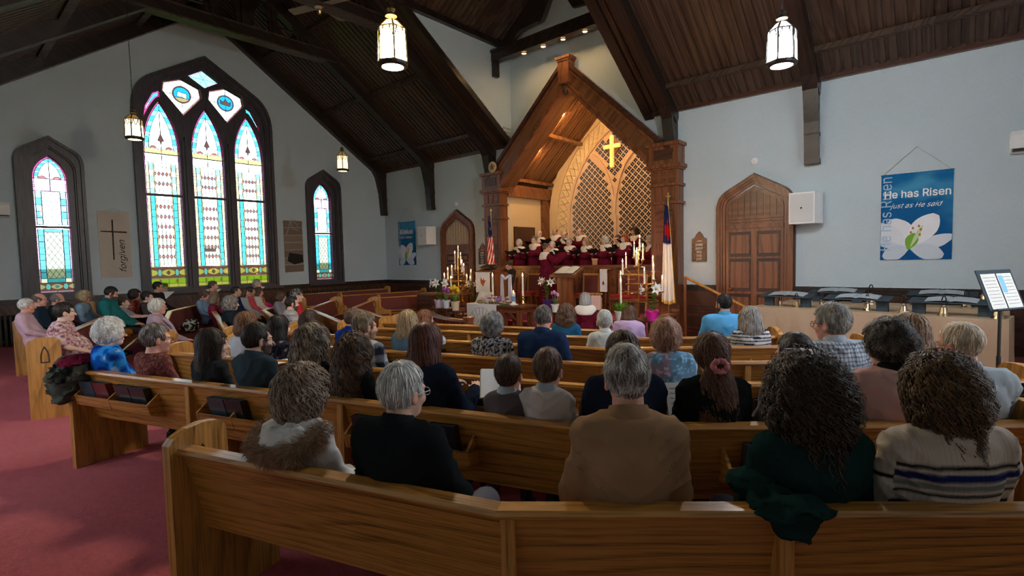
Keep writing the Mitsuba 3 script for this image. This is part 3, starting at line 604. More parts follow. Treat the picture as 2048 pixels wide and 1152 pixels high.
left_rows = [([(-11.75, 1.05), (-15.9, 2.55)], 'oak pew by the window wall seating the pink coat and navy shirt'),
             ([(-8.15, 0.85), (-13.26, 2.71), (-14.3, 3.22)], 'oak pew with red padded back, seating the pink floral blouse and the small boy'),
             ([(-7.75, 1.95), (-12.1, 3.30), (-14.2, 4.75)], 'oak pew seating the white haired woman with lavender scarf'),
             ([(-7.7, 2.80), (-11.6, 3.95), (-13.6, 5.60)], 'oak pew seating the curly grey woman in a dark coat'),
             ([(-7.65, 3.66), (-11.13, 4.75), (-12.9, 6.35)], 'oak pew seating the bearded man in a striped shirt'),
             ([(-7.6, 4.55), (-10.85, 5.62), (-12.6, 7.2)], 'empty V shaped oak pew with red padding in front of the bearded man'),
             ([(-7.55, 5.45), (-10.4, 6.45), (-11.9, 7.9)], 'empty V shaped oak pew nearest the altar rail on the window side'),
             ([(-15.2, 7.5), (-15.05, 10.6)], 'long red padded pew along the window wall by the radiator'),
             ([(-13.95, 8.2), (-13.45, 10.9)], 'middle red padded pew facing sideways by the window wall'),
             ([(-12.65, 8.65), (-11.9, 11.1)], 'red padded sideways pew with a brown coat over its end')]
for pts, lb in left_rows: pew(pts, lb, 'oak pews of the window side block', pads=True)
# ---- book racks with hymnals on the backs of pews
def rack(pi, seg, s, L, books, par):
    """rack on the rear of pew pi, segment seg, from s to s+L metres along it; books: list of (offset, thickness along pew, height, colour, label)."""
    P, D, Nn, z0 = PEWS[pi]; d, n = D[seg], Nn[seg]; o = P[seg] + d * s
    def W(u, f, z): q = o + d * u + n * f; return [q[0], q[1], z + z0]
    def slab(u0, u1, prof):
        A, B = o + d * u0, o + d * u1; return sweep(prof, A, n, B, n, z0)
    def bf(z): return -0.012 + (0.845 - z) / 0.375 * 0.097       # rear face of the back at height z
    mt = 'oak_a' if seg == 0 else 'oak_b'
    r = obj('book_rack', cat_([slab(0, L, [(bf(0.575) - 0.095, 0.575), (bf(0.575), 0.575), (bf(0.59), 0.59), (bf(0.59) - 0.10, 0.59)]),
                              slab(0, L, [(bf(0.575) - 0.095, 0.575), (bf(0.575) - 0.112, 0.575), (bf(0.66) - 0.115, 0.662), (bf(0.66) - 0.098, 0.662)])] +
                             [slab(u, u + 0.018, [(bf(0.53), 0.53), (bf(0.58) - 0.115, 0.575), (bf(0.66) - 0.117, 0.664), (bf(0.72), 0.74)]) for u in ([0, L - 0.018] + ([L * 0.47] if L > 0.7 else []))]), mt, par)
    for (u, wd, hh, col, lb) in books:
        t = thing('hymnal', lb, 'book', 'hymnals in the pew racks')
        prof = lambda f0, f1, z1: [(bf(0.60) - f0, 0.595), (bf(0.60) - f1, 0.595), (bf(z1) - f1, z1), (bf(z1) - f0, z1)]
        z1 = 0.595 + hh
        obj('cover', cat_([slab(u, u + wd, prof(0.012, 0.017, z1)), slab(u, u + wd, prof(0.061, 0.066, z1)), slab(u, u + 0.005, prof(0.012, 0.066, z1)), slab(u + wd - 0.005, u + wd, prof(0.012, 0.066, z1))]), 'vc_gloss', t, color=col)
        obj('page_block', slab(u + 0.004, u + wd - 0.004, prof(0.017, 0.061, z1 - 0.005)), 'slate', t)
NAVY, MAR, BLK = (0.03, 0.042, 0.055), (0.10, 0.018, 0.022), (0.016, 0.017, 0.02)
pk = lambda i: 'pew' if i == 0 else f'pew_{i:03d}'
rack(1, 0, 0.05, 1.0, [(0.03, 0.19, 0.19, NAVY, 'dark navy hymnal at the coat end of the pew rack'), (0.23, 0.19, 0.19, MAR, 'maroon hymnal second from the coat in the pew rack'), (0.53, 0.19, 0.19, BLK, 'black hymnal just after the rack divider'), (0.73, 0.19, 0.19, BLK, 'black hymnal at the far end of the first pew rack')], pk(1))
rack(1, 0, 1.62, 0.75, [(0.10, 0.17, 0.19, NAVY, 'navy hymnal in the rack behind the woman in the fur hooded parka, outer one'), (0.28, 0.17, 0.19, BLK, 'black hymnal in the rack beside the fur hooded parka, inner one')], pk(1))
rack(1, 0, 3.02, 0.9, [(0.05, 0.17, 0.19, BLK, 'black book in the rack beside the white haired man in black'), (0.62, 0.18, 0.20, BLK, 'black bible with grey page edge in the rack to the elbow of the black jacket')], pk(1))
rack(1, 1, 0.75, 0.6, [(0.1, 0.18, 0.18, NAVY, 'dark hymnal in the rack between tan jacket and green jacket')], pk(1))
rack(2, 0, 3.45, 0.9, [(0.05, 0.17, 0.18, BLK, 'black hymnal in the third pew rack beside the open booklet'), (0.4, 0.18, 0.16, BLK, 'black binder in the third pew rack behind the small boy'), (0.62, 0.17, 0.18, BLK, 'black hymnal next to the binder in the third pew rack')], pk(2))
rack(2, 1, 1.05, 0.6, [(0.1, 0.18, 0.17, BLK, 'black hymnal in the third pew rack by the paisley blouse'), (0.32, 0.18, 0.17, BLK, 'black hymnal in the third pew rack by the pink scrunchie')], pk(2))
rack(3, 0, 2.2, 0.8, [(0.1, 0.18, 0.17, BLK, 'black hymnal in the rack by the patterned blouse')], pk(3))
rack(3, 1, 0.5, 0.7, [(0.1, 0.18, 0.17, BLK, 'black hymnal in the fourth pew rack by the paisley shoulder'), (0.32, 0.18, 0.17, NAVY, 'navy hymnal in the fourth pew rack by the ponytail')], pk(3))
rack(4, 1, 0.9, 0.6, [(0.1, 0.18, 0.17, BLK, 'black hymnal in the fifth pew rack before the blue paisley')], pk(4))
rack(4, 0, 2.2, 0.6, [(0.1, 0.18, 0.17, BLK, 'black hymnal in the fifth pew rack behind the navy suit')], pk(4))
# ------------------------------------------------------------------ chancel recess
YBK = 14.05
fl = 0.72
struct('floor_choir', bx(CX - 2.6, CX + 2.6, YF + 0.05, YBK + 0.5, -0.3, fl), 'carpet', 'raised choir floor in the chancel recess', 'floor')
struct('floor_platform', cat_([bx(CX - 3.1, CX + 3.1, 10.15, YF, -0.3, 0.34), bx(CX - 3.1, CX + 3.1, 9.85, 10.2, -0.3, 0.17)]), 'carpet', 'red carpeted chancel platform with one step', 'floor')
for s, wd in ((-1, 'window side'), (1, 'hymn board side')):
    struct('wall_recess', bx(CX + s * 2.5, CX + s * 2.62, YF, YBK + 0.2, 0.3, 4.0), 'cream', 'cream side wall of the choir recess on the ' + wd, 'wall')
def arc_pts(cx, w, zb, zs, za): return pointed(cx, w, zb, zs, za, 16)
GR = arc_pts(CX, 1.69, 1.6, 2.9, 5.72)
back = Polygon([(CX - 2.6, 0.3), (CX - 2.6, 4.0), (CX, 6.5), (CX + 2.6, 4.0), (CX + 2.6, 0.3)])
struct('wall_chancel', ext_xz(back.difference(GR), YBK, YBK + 0.12), 'cream', 'cream back wall of the choir recess around the pointed lattice screen', 'wall')
struct('wall_void', bx(CX - 2.4, CX + 2.4, YBK + 0.75, YBK + 0.8, 0.7, 6.3), 'black', 'dark organ chamber behind the lattice', 'wall')
ring = arc_pts(CX, 2.10, 0.8, 2.9, 6.10).difference(GR)
t = thing('arch_surround', 'yellow cream arch band with diamond lattice moulding around the screen', 'arch'); labels[t]['kind'] = 'structure'
obj('band', ext_xz(ring, YBK - 0.05, YBK), 'cream_light', t)
outer = arc_pts(CX, 2.42, 0.8, 2.9, 6.36).difference(arc_pts(CX, 2.10, 0.8, 2.9, 6.10)).intersection(back)
obj('rim', ext_xz(outer, YBK - 0.10, YBK), 'cream', t)
bars = []
ctr = lambda w, za, u: None
A, B = list(arc_pts(CX, 1.72, 2.0, 2.9, 5.74).exterior.coords), list(arc_pts(CX, 2.08, 2.0, 2.9, 6.08).exterior.coords)
la, lb = LineString(A[:-1]), LineString(B[:-1])
n = 40
for i in range(n):
    for d in (0.5, -0.5):
        f0, f1 = (i + (0 if d > 0 else 1)) / n, (i + (1 if d > 0 else 0)) / n
        if f0 > 1 or f1 > 1: continue
        a, b = la.interpolate(f0 * la.length), lb.interpolate(f1 * lb.length)
        bars.append(LineString([a, b]).buffer(0.007))
obj('diamond_moulding', ext_xz(unary_union(bars).intersection(ring.buffer(-0.002)), YBK - 0.062, YBK - 0.045), 'gold', t)
# lattice screen with quatrefoil openings
t = thing('lattice_screen', 'tall pointed cream lattice screen pierced with quatrefoils behind the choir', 'screen')
clover0 = unary_union([Point(dx, dz).buffer(0.0335, quad_segs=2) for dx, dz in ((0.041, 0), (-0.041, 0), (0, 0.041), (0, -0.041))])
inner = GR.buffer(-0.06); holes = []
P_ = 0.20
for j in range(0, 60):
    for i in range(-26, 27):
        x = CX + i * P_ / 2; z = 1.68 + j * P_ / 2
        if (i + j) % 2 == 0 and inner.contains(Point(x, z).buffer(0.07)): holes.append(affinity.translate(clover0, x, z))
mull = unary_union([LineString([(CX + 0.03, 1.6), (CX + 0.03, 3.0)]).buffer(0.045)] +
                   [LineString([(CX + s * 0.0 + s * (1.72 * (1 - math.cos(a))) * 0.62, 3.0 + 2.35 * math.sin(a) * 0.86) for a in np.linspace(0, 1.32, 14)]).buffer(0.04) for s in (-1, 1)]).intersection(GR)
holes = [h for h in holes if not h.intersects(mull)]
obj('lattice', ext_xz(GR.difference(unary_union(holes)), YBK + 0.02, YBK + 0.05), 'cream_lattice', t)
obj('tracery_rib', ext_xz(mull, YBK - 0.04, YBK + 0.03), 'cream_lattice', t)
obj('edge_moulding', ext_xz(GR.difference(GR.buffer(-0.055)), YBK - 0.04, YBK + 0.04), 'cream_lattice', t)
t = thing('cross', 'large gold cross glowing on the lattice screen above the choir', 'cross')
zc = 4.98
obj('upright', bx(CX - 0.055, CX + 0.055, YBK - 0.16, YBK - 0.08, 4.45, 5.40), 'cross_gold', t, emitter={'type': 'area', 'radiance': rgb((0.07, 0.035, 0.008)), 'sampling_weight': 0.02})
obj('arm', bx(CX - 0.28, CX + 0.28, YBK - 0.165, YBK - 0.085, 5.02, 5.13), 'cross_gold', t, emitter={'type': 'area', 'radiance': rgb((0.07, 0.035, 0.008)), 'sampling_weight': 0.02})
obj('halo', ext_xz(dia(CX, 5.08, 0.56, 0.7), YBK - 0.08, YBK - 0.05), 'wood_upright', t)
# recess ceiling
rc = lambda s, xo: 6.48 - 0.962 * xo
def rec_quad(ya, yb, s, t=0.06, up=0.0):
    v = []
    for xo in (0, 2.62):
        for y in (ya, yb):
            for dz in (0, t): v.append((CX + s * xo, y, rc(s, xo) + up + dz))
    return trimesh.Trimesh(v, np.zeros((0, 3), int), process=False).convex_hull
key = struct('ceiling_recess', cat_([rec_quad(YF - 0.05, YBK + 0.2, -1, up=0.05), rec_quad(YF - 0.05, YBK + 0.2, 1, up=0.05)]), 'wood_gable', 'steep brown boarded ceiling inside the choir recess', 'ceiling')
for s in (-1, 1):
    for y in np.arange(YF + 0.08, YBK, 0.14): obj('board', rec_quad(y - 0.045, y + 0.045, s, t=0.03, up=0.025), 'wood_gable', key)
    for xo in (1.15, 2.35): obj('purlin', beam((CX + s * xo, YF, rc(s, xo) - 0.05), (CX + s * xo, YBK, rc(s, xo) - 0.05), 0.14, 0.10), 'wood_gable', key)
struct('trim_20', cat_([bx(CX + s * 2.36, CX + s * 2.52, YF, YBK, 3.66, 4.02) for s in (-1, 1)] + [bx(CX + s * 2.40, CX + s * 2.52, YBK - 0.45, YBK, 0.7, 3.9) for s in (-1, 1)]), 'wood_chancel', 'brown plates and corner posts of the choir recess', 'trim')
struct('trim_21', bx(CX - 2.5, CX - 2.44, 12.2, 13.2, 0.7, 2.75), 'wood_dark', 'dark doorway in the side wall of the choir recess', 'doorway')
# gable frame
t = thing('chancel_gable', 'steep polished brown timber gable framing the choir recess', 'gable'); labels[t]['kind'] = 'structure'
y0, y1 = YF - 0.38, YF + 0.30
for s in (-1, 1):
    X = lambda xo: CX + s * xo
    rake = Polygon([(X(0.0), 6.95), (X(2.98), 4.10), (X(2.98), 3.98), (X(2.50), 3.80), (X(0), 6.28)])
    obj('rake', ext_xz(rake, y0 + 0.06, y1), 'wood_gable', t)
    for a, b, w, yy in ((6.96, 4.12, 0.045, y0 - 0.02), (6.80, 3.97, 0.025, y0 + 0.03), (6.42, 3.84, 0.030, y0 + 0.03), (6.30, 3.76, 0.035, y0)):
        l = LineString([(X(0.0), a), (X(2.98 if a > 6.5 else 2.55), b)]).buffer(w, cap_style=2)
        obj('rake_moulding', ext_xz(l, yy, yy + 0.14), 'wood_upright' if a < 6.9 else 'wood_dark', t)
    obj('panel_end', ext_xz(Polygon([(X(2.9), 4.30), (X(2.9), 3.95), (X(2.45), 4.35), (X(2.45), 4.68)]).buffer(-0.07), y0 + 0.02, y0 + 0.08), 'wood_dark', t)
obj('apex_post', cat_([bx(CX - 0.17, CX + 0.17, y0 - 0.04, y0 + 0.25, 6.35, 7.0), bx(CX - 0.22, CX + 0.22, y0 - 0.08, y0 + 0.28, 6.98, 7.05), bx(CX - 0.19, CX + 0.19, y0 - 0.06, y0 + 0.26, 6.93, 6.98)]), 'wood_upright', t)
obj('pendant_drop', lathe([(0, -0.32), (0.05, -0.26), (0.09, -0.16), (0.05, -0.1), (0.11, -0.04), (0.13, 0.0), (0.0, 0.0)], 12, (CX, y0 + 0.08, 6.36)), 'wood_dark', t)
for s, wd in ((-1, 'beside the small arched door'), (1, 'beside the tall white flag')):
    t = thing('pilaster', 'brown panelled wooden pilaster of the chancel gable ' + wd, 'pilaster'); labels[t]['kind'] = 'structure'
    xa, xb = (CX + s * 2.42, CX + s * 3.08); xa, xb = min(xa, xb), max(xa, xb)
    obj('shaft', bx(xa, xb, YF - 0.34, YF, -0.2, 3.86), 'wood_upright', t)
    obj('capital', cat_([bx(xa - 0.03, xb + 0.03, YF - 0.38, YF, 3.86, 4.30), bx(xa - 0.08, xb + 0.08, YF - 0.44, YF, 4.28, 4.36), bx(xa - 0.09, xb + 0.09, YF - 0.44, YF, 3.78, 3.86), bx(xa - 0.05, xb + 0.05, YF - 0.40, YF, 3.74, 3.79)]), 'wood_upright', t)
    obj('capital_panel', bx(xa + 0.1, xb - 0.1, YF - 0.395, YF - 0.37, 3.97, 4.20), 'wood_dark', t)
    obj('neck_band', cat_([bx(xa - 0.05, xb + 0.05, YF - 0.39, YF, z, z + 0.06) for z in (3.36, 2.95, 0.2)]), 'wood_upright', t)
    for k in range(3): obj('neck_block', bx(xa + 0.05 + k * 0.2, xa + 0.19 + k * 0.2, YF - 0.365, YF - 0.33, 3.46, 3.70), 'wood_chancel', t)
    obj('shaft_panel', cat_([bx(xa + 0.12, xb - 0.12, YF - 0.355, YF - 0.33, 0.5, 1.9), bx(xa + 0.12, xb - 0.12, YF - 0.355, YF - 0.33, 2.05, 2.85)]), 'wood_chancel', t)
    obj('plinth', bx(xa - 0.06, xb + 0.06, YF - 0.42, YF, -0.2, 0.62), 'wood_upright', t)
tag(obj('star_rosette', cat_([lathe([(0, 0), (0.15, 0), (0.165, 0.03), (0.13, 0.045), (0, 0.04)], 24)]).apply_transform(trimesh.transformations.rotation_matrix(math.pi / 2, [1, 0, 0])).apply_translation([-10.6, 11.44, 4.50]), 'cream'), 'round cream plaque with a raised star on top of the chancel pilaster', 'plaque')
st = Polygon([(0.11 * (1 if k % 2 == 0 else 0.42) * math.sin(k * math.pi / 5), 0.11 * (1 if k % 2 == 0 else 0.42) * math.cos(k * math.pi / 5)) for k in range(10)])
obj('star', ext_xz(affinity.translate(st, -10.6, 4.50), 11.38, 11.40), 'wood_chancel', 'star_rosette')
# choir rail with blind arches
t = thing('choir_rail', 'long brown panelled choir rail carved with blind pointed arches', 'choir rail')
RY = 11.66
obj('cap', bx(CX - 2.42, CX + 2.42, RY - 0.09, RY + 0.14, 1.47, 1.54), 'wood_chancel', t)
obj('panel', bx(CX - 2.4, CX + 2.4, RY, RY + 0.08, 0.34, 1.47), 'wood_chancel', t)
obj('frieze', cat_([bx(CX - 2.4, CX + 2.4, RY - 0.04, RY, 1.30, 1.40), bx(CX - 2.4, CX + 2.4, RY - 0.05, RY, 0.34, 0.5)]), 'wood_upright', t)
for k in range(24):
    xx = CX - 2.4 + 0.1 + k * 0.2
    a = sbox(xx - 0.095, 0.52, xx + 0.095, 1.29).difference(pointed(xx, 0.07, 0.56, 1.05, 1.22, 5)); obj('arch_panel', ext_xz(a, RY - 0.035, RY), 'wood_upright', t)
# warm downlights hidden behind the gable frame
for xx, od in zip((CX - 1.5, CX - 0.6, CX + 0.6, CX + 1.5), ('first', 'second', 'third', 'fourth')):
    l = thing('recess_downlight', od + ' warm downlight behind the chancel gable frame, counted from the window side', 'downlight', 'warm downlights inside the choir recess')
    zz_ = 6.48 - 0.962 * abs(xx - CX) - 0.075
    obj('can', lathe([(0.05, 0.0), (0.08, 0.0), (0.08, 0.12), (0.0, 0.12)], 12, (xx, YF + 0.37, zz_)), 'black', l)
    d = trimesh.creation.icosphere(subdivisions=2, radius=0.055); d.apply_translation([xx, YF + 0.37, zz_ - 0.01])
    obj('bulb', d, 'white_plastic', l, emitter={'type': 'area', 'radiance': rgb((WARM, WARM * 0.62, WARM * 0.28)), 'sampling_weight': 0.8})
# ------------------------------------------------------------------ doors
def door(i, c, w, zs, za, lab, leaf_top, slat='wood_chancel'):
    key = struct(f'door_{i}', ext_xz(tudor(c, w - 0.16, -0.25, zs - 0.02, za - 0.24), YF - 0.03, YF + 0.02), 'wood_upright', lab, 'door')
    o = tudor(c, w, -0.25, zs, za)
    for k, (d0, d1, y) in enumerate(((0.0, 0.07, 0.12), (0.06, 0.11, 0.09), (0.10, 0.17, 0.06))):
        obj('casing', ext_xz(o.buffer(-d0, join_style=2).difference(o.buffer(-d1, join_style=2)).intersection(sbox(c - 3, -0.25, c + 3, 9)), YF - y, YF), 'wood_upright', key)
    obj('casing_edge', ext_xz(o.buffer(0.03, join_style=2).difference(o.buffer(-0.015, join_style=2)).intersection(sbox(c - 3, -0.25, c + 3, 9)), YF - 0.05, YF), 'wood_dark', key)
    lw_ = w - 0.19
    obj('transom_bar', cat_([bx(c - lw_, c + lw_, YF - 0.075, YF, leaf_top, leaf_top + 0.09), bx(c - lw_, c + lw_, YF - 0.06, YF, leaf_top + 0.14, leaf_top + 0.18)]), 'wood_upright', key)
    tp = tudor(c, lw_, leaf_top + 0.2, zs - 0.02, za - 0.27)
    nb = 9
    for k in range(nb):
        q = tp.intersection(sbox(c - lw_ + 2 * lw_ * (k + 0.1) / nb, 0, c - lw_ + 2 * lw_ * (k + 0.9) / nb, 9))
        if q.area > 0.003: obj('transom_slat', ext_xz(q, YF - 0.05, YF - 0.028), slat, key)
    obj('transom_frame', ext_xz(tp.difference(tp.buffer(-0.05)), YF - 0.06, YF - 0.02), 'wood_upright', key)
    lf = obj('leaf', bx(c - lw_, c + lw_, YF - 0.05, YF - 0.02, -0.25, leaf_top), 'wood_door', key)
    pw = lw_ / 2
    for s in (-1, 1):
        for (z0, z1) in ((0.12, 0.85), (0.97, 1.62), (1.72, leaf_top - 0.1)):
            xx = c + s * (pw + 0.0)
            obj('panel', cat_([bx(xx - pw * 0.72, xx + pw * 0.72, YF - 0.062, YF - 0.04, z0, z1)]), 'wood_door', lf)
            fr = sbox(xx - pw * 0.78, z0 - 0.03, xx + pw * 0.78, z1 + 0.03).difference(sbox(xx - pw * 0.66, z0 + 0.04, xx + pw * 0.66, z1 - 0.04)); obj('panel_moulding', ext_xz(fr, YF - 0.068, YF - 0.045), 'wood_dark', lf)
    obj('knob', sphere((c - lw_ + 0.1, YF - 0.10, 0.98), 0.03), 'brass', lf)
door(1, -12.64, 0.77, 2.60, 3.40, 'narrow arched dark wooden door behind the candelabra by the small hymn board', 2.02, 'transom_light')
door(2, -3.35, 0.77, 2.72, 3.44, 'large arched brown panelled door between hymn board and white speaker', 2.30)
# ------------------------------------------------------------------ chancel furniture
PZ = 0.34
def chair(x, y, rz, lab):
    t = thing('chancel_chair', lab, 'chair', 'red seated chancel chairs')
    M = lambda m: xf(m, frame((x, y, PZ), [math.cos(rz), math.sin(rz), 0], [-math.sin(rz), math.cos(rz), 0], [0, 0, 1]))
    for sx in (-1, 1):
        obj('leg', M(bx(sx * 0.23 - 0.02, sx * 0.23 + 0.02, -0.22, -0.18, 0, 0.42)), 'wood_upright', t)
        obj('leg', M(beam((sx * 0.23, 0.20, 0), (sx * 0.23, 0.26, 0.98), 0.04, 0.04, up=(0, 1, 0))), 'oak_up', t)
    obj('seat_frame', M(bx(-0.25, 0.25, -0.24, 0.22, 0.37, 0.42)), 'wood_upright', t)
    obj('seat_cushion', M(moved(rounded(0.48, 0.46, 0.07, 0.02), 0, -0.01, 0.42)), 'red_seat', t)
    obj('back_pad', M(xf(moved(rounded(0.42, 0.05, 0.46, 0.015), 0, 0, 0), frame((0, 0.235, 0.48), [1, 0, 0], [0, 1, 0], unit([0, 0.06, 1])))), 'red_pad', t)
    obj('crest_rail', M(bx(-0.25, 0.25, 0.235, 0.28, 0.94, 0.99)), 'oak_up', t)
for x, y, lb in ((-9.1, 11.2, 'red seated chancel chair behind the draped cross'), (-8.5, 11.25, 'red seated chancel chair beside the conductor in maroon'), (-7.25, 11.25, 'red seated chancel chair between book lectern and white stole'), (-6.2, 11.25, 'red seated chancel chair behind the lit candelabrum'), (-5.75, 10.9, 'red seated chancel chair closest to the white flag')):
    chair(x, y, 0.0, lb)
def open_book(par, o, w, d, tilt, rz=0.0, name='open_book', lab=None, cat='book'):
    k = thing(name, lab, cat) if par is None else None
    M = frame(o, [math.cos(rz), math.sin(rz), 0], [-math.sin(rz) * math.cos(tilt), math.cos(rz) * math.cos(tilt), math.sin(tilt)], [math.sin(rz) * math.sin(tilt), -math.cos(rz) * math.sin(tilt), math.cos(tilt)])
    u = np.linspace(-w, w, 13); prof = [(a, 0.012 + 0.022 * math.sin(min(abs(a) / w, 1) * math.pi) ** 0.7) for a in u]
    pg = ext(Polygon(prof + [(w, 0), (-w, 0)]), d); pg.apply_transform(np.array([[1, 0, 0, 0], [0, 0, 1, -d / 2], [0, 1, 0, 0], [0, 0, 0, 1.0]])); pg.invert()
    obj('pages', xf(pg, M), 'page', k or par); obj('cover', xf(bx(-w - 0.01, w + 0.01, -d / 2 - 0.01, d / 2 + 0.01, -0.008, 0.0), M), 'black', k or par)
    return k
# central lectern
t = thing('lectern', 'dark wooden lectern holding a large open book before the choir rail', 'lectern')
lx, ly = -7.35, 10.45
obj('post', cat_([bx(lx - 0.16, lx + 0.16, ly - 0.12, ly + 0.12, PZ, 1.36), bx(lx - 0.26, lx + 0.26, ly - 0.2, ly + 0.2, PZ, PZ + 0.1)]), 'wood_upright', t)
obj('desk', xf(moved(rounded(0.72, 0.5, 0.05, 0.015), 0, 0, 0), frame((lx + 0.08, ly, 1.38), [1, 0, 0], unit([0, 1, 0.42]), unit([0, -0.42, 1]))), 'wood_chancel', t)
obj('ledge', bx(lx - 0.28, lx + 0.44, ly - 0.27, ly - 0.23, 1.28, 1.34), 'wood_chancel', t)
open_book(None, (lx + 0.08, ly - 0.02, 1.44), 0.27, 0.36, 0.4, lab='large open book lying on the central lectern')
# reading desk with white parament
t = thing('pulpit', 'dark wooden pulpit hung with a white parament beside the small flag', 'pulpit')
px, py = -9.75, 10.3
obj('body', bx(px - 0.36, px + 0.36, py - 0.2, py + 0.3, PZ, 1.40), 'wood_upright', t)
obj('body_panel', cat_([bx(px - 0.28, px + 0.28, py - 0.215, py - 0.2, 0.5, 1.2)]), 'wood_chancel', t)
obj('desk', xf(moved(rounded(0.80, 0.50, 0.05, 0.02), 0, 0, 0), frame((px, py, 1.42), [1, 0, 0], unit([0, 1, 0.25]), unit([0, -0.25, 1]))), 'wood_chancel', t)
b_ = thing('book_stand', 'small black book stand on the pulpit desk below the furled flag', 'book stand'); obj('base', bx(px - 0.30, px + 0.12, py - 0.12, py + 0.16, 1.50, 1.53), 'black', b_); obj('rest', xf(moved(rounded(0.36, 0.26, 0.05, 0.01), 0, 0, 0), frame((px - 0.09, py + 0.02, 1.53), [1, 0, 0], unit([0, 1, 0.3]), unit([0, -0.3, 1]))), 'black', b_)
obj('base', bx(px - 0.42, px + 0.42, py - 0.28, py + 0.36, PZ - 0.02, PZ + 0.1), 'wood_upright', t)
t = thing('pulpit_parament', 'white cloth with an orange and gold flame design hanging from the pulpit', 'parament')
obj('cloth', cat_([bx(px - 0.26, px + 0.26, py - 0.30, py - 0.285, 0.86, 1.40), bx(px - 0.26, px + 0.26, py - 0.30, py - 0.1, 1.395, 1.41)]), 'white_cloth', t)
RN = np.random.default_rng(3)
for k in range(9):
    a = -0.9 + 1.8 * k / 8; r = RN.uniform(0.10, 0.2)
    p = Polygon([(px + 0.02 * math.cos(a), 1.02), (px + r * 0.6 * math.sin(a) - 0.02, 1.04 + r * 0.8), (px + r * 1.0 * math.sin(a), 1.04 + r * math.cos(a) * 1.5), (px + r * 0.6 * math.sin(a) + 0.02, 1.04 + r * 0.7)])
    obj('flame_design', ext_xz(p, py - 0.304, py - 0.3), 'vc_cloth', t, color=[(0.55, 0.12, 0.02), (0.65, 0.30, 0.04), (0.35, 0.03, 0.02)][k % 3])
# stole on a stand
t = thing('stole', 'narrow white stole with a small red emblem hanging before the choir rail', 'stole')
obj('cloth', cat_([bx(-6.95, -6.74, 11.42, 11.435, 0.86, 1.43), bx(-6.95, -6.74, 11.42, 11.6, 1.425, 1.44)]), 'white_cloth', t)
obj('emblem', ext_xz(Polygon([(-6.89, 1.05), (-6.845, 1.15), (-6.80, 1.05), (-6.83, 1.07), (-6.845, 1.02), (-6.86, 1.07)]), 11.412, 11.42), 'red_seat', t)
obj('bar', bx(-7.15, -6.5, 11.44, 11.50, 1.44, 1.47), 'wood_upright', t)
obj('stand', cat_([bx(-6.87, -6.83, 11.52, 11.56, PZ, 1.45), bx(-7.0, -6.7, 11.5, 11.62, PZ, PZ + 0.03)]), 'wood_upright', t)
# communion table
TXA, TXB, TY0, TY1, TZ = -9.72, -7.72, 9.18, 9.80, 0.63
zt = float(zf(-8.7, 9.5))
t = thing('communion_table', 'brown wooden communion table set before the chancel step', 'table')
obj('top', moved(rounded(TXB - TXA, TY1 - TY0, 0.05, 0.012), (TXA + TXB) / 2, (TY0 + TY1) / 2, TZ - 0.05), 'wood_chancel', t)
obj('apron', bx(TXA + 0.08, TXB - 0.08, TY0 + 0.05, TY1 - 0.05, TZ - 0.17, TZ - 0.05), 'wood_chancel', t)
for x in (TXA + 0.14, TXB - 0.14, TXB - 0.62):
    for y in (TY0 + 0.1, TY1 - 0.1): obj('leg', bx(x - 0.055, x + 0.055, y - 0.055, y + 0.055, zt, TZ - 0.1), 'wood_upright', t)
obj('brace', cat_([beam((TXB - 0.14, TY0 + 0.1, TZ - 0.42), (TXB - 0.4, TY0 + 0.1, TZ - 0.17), 0.05, 0.05), beam((TXB - 0.62, TY0 + 0.1, TZ - 0.42), (TXB - 0.86, TY0 + 0.1, TZ - 0.17), 0.05, 0.05), bx(TXA + 0.1, TXB - 0.1, TY0 + 0.25, TY0 + 0.32, zt + 0.12, zt + 0.2)]), 'wood_upright', t)
t = thing('table_parament', 'pale blue white cloth with a stitched sunburst hanging over the communion table', 'parament')
cx0, cx1 = -9.52, -8.50
obj('cloth', cat_([bx(cx0, cx1, TY0 - 0.018, TY0 - 0.006, 0.02, TZ + 0.004), bx(cx0, cx1, TY0 - 0.018, TY1 - 0.02, TZ + 0.002, TZ + 0.01)]), 'white_cloth', t)
for k, a in enumerate(np.linspace(-1.25, 1.25, 9)):
    c_, s_ = math.cos(a), math.sin(a); r0, r1 = 0.12, 0.46
    q = Polygon([(r0 * s_ - 0.03 * c_, r0 * c_ + 0.03 * s_), (r1 * s_ - 0.06 * c_, r1 * c_ + 0.06 * s_), (r1 * s_ + 0.06 * c_, r1 * c_ - 0.06 * s_), (r0 * s_ + 0.03 * c_, r0 * c_ - 0.03 * s_)])
    q = affinity.translate(q.difference(q.buffer(-0.007)), (cx0 + cx1) / 2, 0.10); obj('sunburst_ray', ext_xz(q, TY0 - 0.022, TY0 - 0.018), 'gray_stitch', t)
def flame(par, x, y, z, s=1.0):
    m = lathe([(0, 0), (0.007 * s, 0.008 * s), (0.010 * s, 0.02 * s), (0.006 * s, 0.038 * s), (0.0, 0.058 * s)], 8, (x, y, z))
    obj('flame', m, 'flame', par, emitter={'type': 'area', 'radiance': rgb((9.0 * FL, 4.4 * FL, 1.2 * FL)), 'sampling_weight': 0.02})
FL = 1.6
